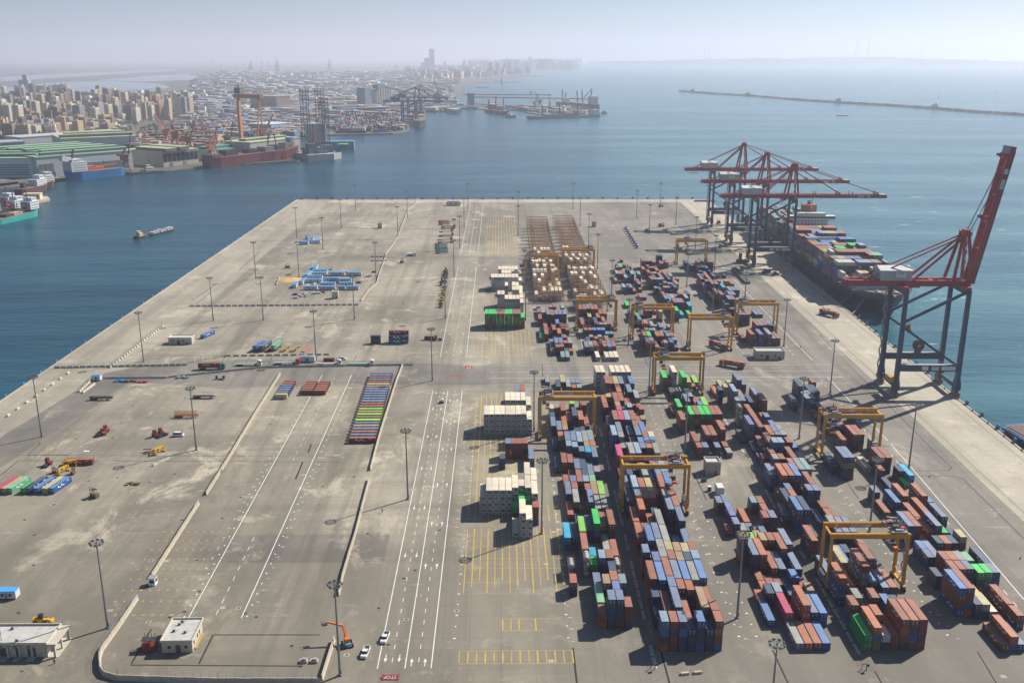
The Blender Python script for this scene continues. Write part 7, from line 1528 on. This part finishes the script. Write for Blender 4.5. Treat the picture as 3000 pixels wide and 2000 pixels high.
vessel('work_ship', 'brown hulled work ship at the small jetty, farther one', 85, 556, 158, 547, 18, 8, 'brown', [(.70, 18, 14, 9, 0, None), (.76, 10, 11, 5, 9, None)], [(.78, 0, 12, .78, 0, 24, .7, None)], sheer=5)
for k, (x0, y0, x1, y1, hc, lab) in enumerate(((-20, 660, 112, 630, 'teal', 'teal and white supply ship with a sand coloured strake, nearest the open water'), (-60, 652, 70, 627, 'dark', 'dark supply ship second in the raft at the left edge'), (-60, 638, 45, 617, 'dark', 'dark supply ship third in the raft at the left edge'), (-90, 650, -5, 640, 'grey', 'grey supply ship rearmost in the raft at the left edge'))):
    vessel('supply_ship', lab, x0, y0, x1, y1, 15, 6, hc, [(.84, 14, 13, 9, 3, None), (.86, 8, 11, 4, 12, None), (.5, 14, 8, 3, 0, HULLS['sand'] if k == 0 else HULLS['dark']), (.3, 10, 9, 3, 0, HULLS['brown'])], [(.8, 0, 14, .8, 0, 24, .8, None), (.6, 3, 0, .6, 3, 12, .8, None), (.66, -3, 6, .74, 3, 9, 3.5, HULLS['red'] if k in (1, 2) else None)], sheer=5)
p = at(112, 598); jt = [at(-140, 585, LZ), at(60, 572, LZ), at(140, 575, LZ), at(146, 583, LZ), at(60, 600, LZ), at(-140, 600, LZ)]; mb = MB(); mb.prism([(v.x, v.y) for v in jt][::-1], -7, LZ); tag(mb.build('jetty', G_APRON), kind='structure'); 
p = at(98, 583, LZ); mb = MB(); mb.box(0, 0, 0, 20, 10, 7); mb.box(0, 0, 7, 21, 11, .5); 
for k in range(4): mb.box(-7 + k * 4.6, -5.05, 2, 2.4, .2, 3, m=1)
tag(mb.build('jetty_house', [TC['cream'], LOUV], None, p, .1), 'small cream house with dark openings at the jetty tip', 'building')
jt = [at(-80, 548, LZ), at(0, 538, LZ), at(52, 532, LZ), at(58, 538, LZ), at(0, 546, LZ)]; mb = MB(); mb.prism([(v.x, v.y) for v in jt][::-1], -7, LZ); tag(mb.build('quay_spur', G_APRON), kind='structure')
vessel('cargo_barge', 'barge piled with white bags towed across the basin', 437, 690, 509, 673, 9, 1.6, 'dark', [(.15 + .14 * k, 3.4, 6.5 - (k % 2), 1.3 + .5 * (k % 3), 0, M('white_bags', (.50, .52, .54), .9, var=.25, scale=.6)) for k in range(6)], [], 'barge', sheer=.8)
t, L = vessel('tug', 'small green tug with a cream wheelhouse towing the bag barge', 426, 691, 394, 701, 7, 1.8, 'dark', [(.5, 6, 4, 3.2, 0, TC['ochre']), (.62, 3, 3.4, 2.2, 3.2, TC['cream'])], [(.5, 0, 5, .5, 0, 10, .3, None)], 'tug', sheer=1.2)
p, q = at(426, 693, SEA + 3), at(437, 690, SEA + 3); mb = MB(); mb.tube(p, q, .12, n=5); tag(mb.build('tow_rope', M('rope', (.55, .53, .47), .9)), 'tow rope between the small tug and the bag barge', 'rope')
# jack-up rig
p = at(905, 473, SEA); q = at(1010, 466, SEA); d = q - p; t = thing('jackup_rig', 'jack-up drilling rig with three lattice legs and a green helideck', 'oil rig', p, math.atan2(d.y, d.x)); RW = d.length; RC = M('rig_pale', (.40, .43, .42), .7, var=.1, scale=.05); RL = M('rig_leg', (.07, .09, .12), .6); RR_ = M('rig_red', (.34, .06, .05), .6)
mb = MB(); mb.prism([(0, 0), (RW * .7, 0), (RW, RW * .18), (RW, RW * .7), (RW * .6, RW * .9), (0, RW * .8)], -1, 11); mb.build('hull', RC, t); mb = MB(); mb.box(RW*.35, RW*.4, 11, RW*.5, RW*.4, 10); mb.box(RW*.2, RW*.25, 21, 16, 14, 8); mb.box(RW*.75, RW*.5, 11, 16, 20, 12); mb.box(RW*.45, RW*.2, 11, 20, 8, 6); mb.build('deck_blocks', M('rig_blue', (.12, .16, .20), .7), t)
def lattice(x, y, h, s, red):
    mb = MB()
    for sx, sy in ((-1, -1), (1, -1), (1, 1), (-1, 1)): mb.beam((x + sx*s, y + sy*s, 0), (x + sx*s, y + sy*s, h - red), .85); mb.beam((x + sx*s, y + sy*s, h - red), (x + sx*s, y + sy*s, h), .85, m=1)
    n = int(h / 7)
    for k in range(n):
        z = k * 7; m_ = 1 if z > h - red else 0
        for (ax, ay), (bx, by) in (((-1, -1), (1, -1)), ((1, -1), (1, 1)), ((1, 1), (-1, 1)), ((-1, 1), (-1, -1))): mb.beam((x + ax*s, y + ay*s, z), (x + bx*s, y + by*s, z + 7), .32, m=m_); mb.beam((x + ax*s, y + ay*s, z + 7), (x + bx*s, y + by*s, z + 7), .32, m=m_)
    mb.build('lattice_leg', [RL, RR_], t)
lattice(RW*.12, RW*.32, 124, 5.5, 18); lattice(RW*.62, RW*.28, 108, 5.5, 12); lattice(RW*.72, RW*.72, 122, 5.5, 20)
mb = MB(); mb.beam((RW*.38, RW*.5, 11), (RW*.40, RW*.5, 62), 6, 6, 0, 2.5, 2.5)
for k in range(6): mb.beam((RW*.36, RW*.45, 14 + k*7), (RW*.44, RW*.55, 20 + k*7), .9)
mb.beam((RW*.5, RW*.3, 20), (RW*.35, RW*.1, 44), 1.4); mb.build('derrick', M('derrick_orange', (.36, .14, .08), .7), t); mb = MB(); mb.prism([(RW*1.12 + 11*math.cos(i*math.pi/4), RW*.3 + 11*math.sin(i*math.pi/4)) for i in range(8)], 24, 25.2); mb.build('helideck', M('heli_green', (.18, .34, .16), .7), t); mb = MB(); mb.beam((RW*.95, RW*.3, 11), (RW*1.12, RW*.3, 24), 3); mb.beam((RW*.98, RW*.4, 14), (RW*1.2, RW*.3, 24), 1.5); mb.build('helideck_truss', RL, t)
p = at(940, 440, SEA); mb = MB(); mb.box(20, 20, 0, 90, 30, 16); mb.box(-10, 30, 16, 40, 22, 34, m=1); tag(mb.build('floating_dock', [M('dock_teal', (.08, .24, .32), .7), M('dock_pale', (.40, .42, .40), .7)], None, p, .1), 'teal floating dock with a pale tower behind the jack-up rig', 'dock')
# ---- the other container terminal
rr = random.Random(31); mb = MB(); cs = 'rrsnbewylo'; mats = []
for c in cs: mats += list(cmat(c))
for k in range(1500):
    a, b = rr.uniform(985, 1170), rr.uniform(340, 385)
    if rr.random() < .25: a, b = rr.uniform(560, 900), rr.uniform(360, 385)
    p = at(a, b, LZ); i = rr.randrange(len(cs)); n = rr.randint(2, 5)
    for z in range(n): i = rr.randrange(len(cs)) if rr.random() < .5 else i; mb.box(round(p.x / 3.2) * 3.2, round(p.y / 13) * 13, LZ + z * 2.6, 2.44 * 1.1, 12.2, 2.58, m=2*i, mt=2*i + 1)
tag(mb.build('far_container_stacks', mats), 'tiny container stacks filling the distant terminal', 'containers', kind='stuff')
SB2 = M('far_crane_blue', (.035, .07, .11), .6)
def far_sts(px, py, rz, label, s=1.25):
    p = at(px, py, LZ); t = thing('far_quay_crane', label, 'quay crane', p, rz, 'dark blue quay cranes of the distant terminal'); mb = MB()
    for x in (0, 30):
        for y in (0, 20): mb.beam((x*s, y*s, 0), (x*s, y*s, 46*s), 3*s)
    for y in (0, 20): mb.beam((0, y*s, 26*s), (30*s, y*s, 46*s), 1.8*s); mb.beam((0, y*s, 14*s), (30*s, y*s, 14*s), 2.5*s)
    mb.build('portal', SB2, t); mb = MB()
    for y in (5, 15): mb.beam((-42*s, y*s, 47*s), (92*s, y*s, 47*s), 2*s, 3*s)
    mb.box(-14*s, 10*s, 48*s, 20*s, 12*s, 7*s); mb.build('girder', SB2, t); mb = MB()
    for y in (5, 15): mb.beam((26*s, y*s, 48*s), (30*s, 10*s, 76*s), 1.8*s); mb.beam((30*s, 10*s, 76*s), (-36*s, y*s, 49*s), 1.1*s); mb.beam((30*s, 10*s, 76*s), (86*s, y*s, 49*s), 1.1*s); mb.beam((30*s, 10*s, 76*s), (52*s, y*s, 49*s), 1.1*s)
    mb.build('a_frame', SB2, t)
far_sts(1178, 362, -.1, 'nearest dark blue quay crane of the distant terminal'); far_sts(1195, 346, -.1, 'second dark blue quay crane behind the nearest at the distant terminal')
for k, (a, b) in enumerate(((1060, 366), (1085, 356), (1120, 358), (1150, 350), (1030, 352), (1100, 370))):
    p = at(a, b, LZ); mb = MB()
    for x in (-13, 13):
        for y in (-5, 5): mb.beam((x, y, 0), (x, y, 23), 1.8)
    for y in (-5, 5): mb.beam((-15, y, 24), (15, y, 24), 2.4)
    tag(mb.build('yard_gantry', RR_ if k % 2 else SB2, None, p), '%s yard gantry of the distant terminal, %s in that row from the left' % ('red' if k % 2 else 'dark blue', od(1 + sorted([1060, 1085, 1120, 1150, 1030, 1100]).index(a))), 'gantry crane', 'yard gantries of the distant terminal')
vessel('feeder_ship', 'dark hulled container ship bow-on at the distant terminal', 1232, 330, 1228, 377, 34, 13, 'dark', [(.2, 14, 30, 20, 0, None), (.45, 30, 28, 9, 0, HULLS['oxide']), (.65, 24, 26, 8, 0, None)], [(.9, 0, 2, .9, 0, 22, 1, None)], sheer=6)
vessel('small_craft', 'red and grey coaster lying along the distant terminal quay', 985, 393, 1075, 393, 18, 8, 'oxide', [(.3, 30, 12, 6, 0, HULLS['grey']), (.75, 30, 14, 8, 0, None)], [], sheer=1); vessel('small_craft', 'blue grey coaster lying along the distant terminal quay', 1090, 392, 1150, 390, 16, 5, 'grey', [(.4, 30, 12, 5, 0, HULLS['blue'])], [(.6, 0, 0, .7, 0, 16, 1, None)], sheer=1)
# peninsula pier with its ships
pen = [(1290, 305), (1425, 313), (1500, 312), (1545, 330), (1600, 338), (1720, 330), (1690, 318), (1600, 310), (1500, 306), (1420, 303)]; mb = MB(); mb.prism([(v.x, v.y) for v in (at(a, b, LZ) for a, b in pen)][::-1], -7, LZ); o = tag(mb.build('far_pier', LANDM), kind='structure'); fix(o)
for (a0, b0, a1, b1, ww) in ((1360, 276, 1616, 277, 26), (1380, 283, 1750, 289, 26), (1270, 300, 1420, 312, 40)):
    p, q = at(a0, b0, LZ), at(a1, b1, LZ); d = q - p; u = d.normalized(); nn = Vector((-u.y, u.x, 0)) * ww; c = [p + nn, p - nn, q - nn, q + nn]; mb = MB(); mb.prism([(v.x, v.y) for v in c], -7, LZ + 1); o = tag(mb.build('far_jetty', LANDM), kind='structure'); fix(o)
for (x0, y0, x1, y1, B, D, hc, hs, gr, lab) in ((1755, 343, 1540, 350, 26, 7, 'grey', [(.06, 20, 22, 16, 0, None), (.4, 50, 20, 6, 0, HULLS['oxide']), (.65, 50, 20, 6, 0, HULLS['grey'])], [(.3, 0, 0, .3, 0, 34, 3, None), (.55, 0, 0, .55, 0, 32, 3, None), (.78, 0, 0, .78, 0, 30, 3, None)], 'long dark cargo ship on the near side of the distant peninsula'), (1748, 326, 1675, 318, 32, 22, 'dark', [(.15, 24, 26, 26, 0, None)], [(.3, 0, 0, .2, 0, 46, 3, None), (.55, 0, 0, .6, 0, 44, 3, None), (.75, 0, 0, .8, 0, 40, 3, None), (.5, 0, 20, .2, 0, 52, 2, None)], 'dark ship with derricks at the tip of the distant peninsula'), (1668, 316, 1632, 312, 30, 18, 'dark', [(.3, 20, 24, 16, 0, None)], [(.5, 0, 0, .6, 0, 44, 3, None), (.3, 0, 0, .3, 0, 34, 3, None)], 'dark ship end-on behind the distant peninsula'), (1426, 328, 1490, 338, 26, 10, 'dark', [(.25, 18, 18, 16, 0, HULLS['oxide']), (.6, 20, 18, 14, 0, HULLS['grey'])], [(.4, 0, 0, .45, 0, 44, 3, HULLS['oxide']), (.75, 0, 0, .78, 0, 42, 2.5, None), (.1, 0, 0, .1, 0, 30, 4, HULLS['oxide'])], 'dark dredger with orange gear left of the distant peninsula'), (1475, 343, 1512, 345, 14, 5, 'grey', [(.5, 16, 10, 7, 0, None)], [], 'small white vessel beside the dredger'), (1300, 322, 1345, 321, 14, 6, 'grey', [(.5, 30, 11, 7, 0, None)], [], 'small white vessel before the distant causeway, left'), (1355, 321, 1400, 320, 14, 6, 'grey', [(.5, 34, 11, 7, 0, None)], [], 'small white vessel before the distant causeway, right')):
    vessel('far_ship', lab, x0, y0, x1, y1, B, D, hc, hs, gr, 'ship', None, 3)
for k, (a, b, h) in enumerate(((1310, 310, 55), (1568, 322, 45), (1610, 322, 40), (1580, 318, 48), (1555, 283, 34), (1285, 290, 70))): jib_crane(a, b, h, .8 * k, 1.1, 'distant grey jib crane, %s from the left around the peninsula' % od(1 + sorted([1310, 1568, 1610, 1580, 1555, 1285]).index(a)), M('jib_grey', (.14, .16, .18), .7))
for k, (a, b) in enumerate(((1282, 312), (1380, 310))):
    p = at(a, b, LZ); mb = MB(); mb.box(0, 0, 0, 26, 26, 40); mb.box(0, 0, 40, 30, 30, 6); tag(mb.build('loading_tower', M('elev_blue', (.12, .17, .22), .7), None, p), 'dark loading tower at the %s end of the distant causeway' % ('left', 'right')[k], 'tower', 'loading towers on the causeway')
vessel('pilot_boat', 'small dark boat leaving the peninsula with a wake', 1777, 334, 1762, 335, 9, 5, 'dark', [(.5, 8, 6, 5, 0, HULLS['teal'])], [], 'boat', sheer=1)
# breakwater
RKM2 = M('breakwater_rock', (.19, .17, .15), .9, var=.3, scale=.08, bump=.6); bp = [at(a, b, SEA) for a, b in ((1995, 269), (2080, 276), (2200, 283), (2330, 294), (2460, 303), (2600, 311), (2730, 320), (2860, 331), (3010, 340), (3300, 365))]; rr = random.Random(2); mb = MB()
for a, b in zip(bp, bp[1:]):
    n = 26; d = b - a; u = d.normalized(); nn = Vector((-u.y, u.x, 0))
    for k in range(n):
        p0, p1 = a + d * (k / n), a + d * ((k + 1) / n + .004); w0 = rr.uniform(13, 19); h = rr.uniform(6.5, 9.5)
        c = [p0 + nn * w0, p0 - nn * w0, p1 - nn * w0, p1 + nn * w0]; tp = [p0 + nn * 6, p0 - nn * 6, p1 - nn * 6, p1 + nn * 6]; mb.prism([(v.x, v.y) for v in c], SEA - 1, SEA + h, top=[(v.x, v.y) for v in tp])
o = tag(mb.build('breakwater', RKM2), 'long dark rock breakwater crossing the open sea on the right', 'breakwater')
for k, (a, b) in enumerate(((2028, 270), (2190, 281), (2455, 301), (2737, 318))):
    p = at(a, b, SEA + 4); mb = MB(); mb.box(0, 0, 0, 18, 14, 12); mb.box(0, 0, 12, 20, 16, 1.2); mb.box(3, 0, 13.2, 8, 6, 4); tag(mb.build('breakwater_hut', TC['grey'], None, p), 'small grey hut on the breakwater, %s from the left' % od(k + 1), 'hut', 'huts on the breakwater')
p = at(2005, 270, SEA + 4); mb = MB(); mb.tube((0, 0, 0), (0, 0, 22), 2.2, 1.4, 8); mb.tube((0, 0, 22), (0, 0, 26), 2.0, n=8); tag(mb.build('harbour_light', TC['grey'], None, p), 'thin harbour light at the left end of the breakwater', 'lighthouse')
for k, (a, b) in enumerate(((2397, 261), (2605, 254), (2749, 288), (2918, 276))):
    p = at(a, b, SEA); mb = MB(); mb.tube((0, 0, 0), (0, 0, 5), 2.5, 1.6, 8); mb.tube((0, 0, 5), (0, 0, 16), .8, .4, 6); mb.box(0, 0, 14, 2.6, 2.6, 3); tag(mb.build('channel_buoy', M('buoy_dark', (.08, .10, .09), .7), None, p), 'dark channel buoy beyond the breakwater, %s from the left' % od(k + 1), 'buoy', 'channel buoys beyond the breakwater')
vessel('far_ship', 'faint square ship on the hazy sea above the breakwater', 2174, 190, 2146, 190, 60, 60, 'grey', [(.4, 200, 50, 40, 0, None)], [], sheer=3)
# hazy coast with chimneys on the right
mb = MB(); rr = random.Random(6)
for k in range(220):
    a = rr.uniform(1750, 2980); b = 189 + rr.uniform(-2, 2) + (a > 2650) * 2; p = at(a, b, SEA); e_ = math.exp(-((a - 2560) / 260.0)**2) + .55 * math.exp(-((a - 2150) / 200.0)**2)
    mb.box(p.x, p.y, SEA, rr.uniform(400, 1100), 300, rr.uniform(30, 80) + 120 * e_ * rr.uniform(.6, 1), m=0)
tag(mb.build('hazy_coast', LANDM), kind='structure')
for k, (a, top_) in enumerate(((2504, 122), (2512, 120), (2541, 117), (2697, 133), (2062, 140), (2076, 143))):
    p = at(a, 189, SEA); s_ = (p - Vector((0, 0, H))).length / FPX; mb = MB(); mb.tube((0, 0, 0), (0, 0, (189 - top_) * s_), 18, 13, 8); mb.box(0, 60, 0, 300, 60, 90); tag(mb.build('coast_chimney', M('stack_grey', (.22, .23, .25), .7), None, p), 'faint chimney on the hazy right coast, %s from the left' % od(1 + sorted([2504, 2512, 2541, 2697, 2062, 2076]).index(a)), 'chimney', 'chimneys on the hazy coast')
# small island strip and sandbank specks in the bay
for (a0, b0, a1, b1) in ((1405, 257, 1420, 258), (1470, 243, 1520, 242), (2450, 339, 2485, 340)):
    p, q = at(a0, b0, SEA), at(a1, b1, SEA); m_ = (p + q) / 2; L = (q - p).length; mb = MB(); mb.prism([(m_.x + L/2*math.cos(t), m_.y + 14*math.sin(t)) for t in [i*.524 for i in range(12)]], SEA - 1, SEA + 2.5); tag(mb.build('rock_shoal', LANDM), kind='structure')
p = at(1470, 247, SEA); mb = MB(); mb.tube((0, 0, 0), (0, 0, 42), 9, 6, 8); tag(mb.build('beacon_tower', TC['grey'], None, p), 'grey beacon tower standing on a shoal in the far bay', 'beacon')
# ---- crane barge at the right edge of the picture
p = at(2945, 1262, SEA); t = thing('crane_barge', 'dark crane barge with a lattice boom moored at the right edge of the quay', 'barge', p, math.atan2(-.99, .12)); mb = MB(); mb.prism([(0, 0), (4, -3), (60, -3), (60, 17), (4, 17), (0, 14)], -1, 3.5); mb.build('hull', M('barge_hull', (.03, .05, .09), .6), t); mb = MB(); mb.box(30, 7, 3.5, 54, 17, .3); 
for k in range(10): mb.box(5 + k * 5, rnd.uniform(2, 13), 3.8, rnd.uniform(1, 4), rnd.uniform(1, 4), rnd.uniform(.5, 2))
mb.build('deck', M('barge_deck', (.12, .065, .05), .8), t); mb = MB(); mb.box(16, 9, 3.8, 6, 5, 3.6); mb.beam((16, 8, 7), (16, 7.4, 17), .6); mb.beam((18, 10, 7), (16.5, 8.6, 17), .6); mb.box(16, 8, 17, 2.6, 2.6, .7); mb.build('a_frame', STEEL_DK, t); mb = MB()
for s in (-1, 1):
    for z in (0, 1.6): mb.beam((19, 9 + s, 5 + z), (34, 9 + s * .5, 30 + z), .25)
for k in range(14): f = k / 14; mb.beam((19 + 15*f, 8, 5 + 25*f), (20 + 15*f, 10, 6.8 + 25*f), .18)
mb.beam((16, 8, 17), (34, 9, 31), .12); mb.build('lattice_boom', STEEL_DK, t); mb = MB(); mb.beam((2, -3.4, 2.6), (58, -3.4, 2.6), .7, 1.2); mb.build('rubbing_strake', M('strake_blue', (.02, .12, .30), .5), t)
# ---------------------------------------------------------------- air
if HAZE > 0:
    m = bpy.data.materials.new('haze_air'); m.use_nodes = True; n = m.node_tree
    for x in list(n.nodes):
        if x.type == 'BSDF_PRINCIPLED': n.nodes.remove(x)
    v = n.nodes.new('ShaderNodeVolumePrincipled'); v.inputs['Color'].default_value = (*HAZEC, 1); v.inputs['Density'].default_value = HAZE; v.inputs['Anisotropy'].default_value = HAZEG
    v.inputs['Density Attribute'].default_value = ''
    n.links.new(v.outputs[0], n.nodes['Material Output'].inputs['Volume'])
    mb = MB(); mb.box(0, 29000, -10, 84000, 64000, HAZETOP + 10); o = mb.build('haze', m); tag(o, kind='stuff'); o['label'] = 'pale blue haze over the bay'
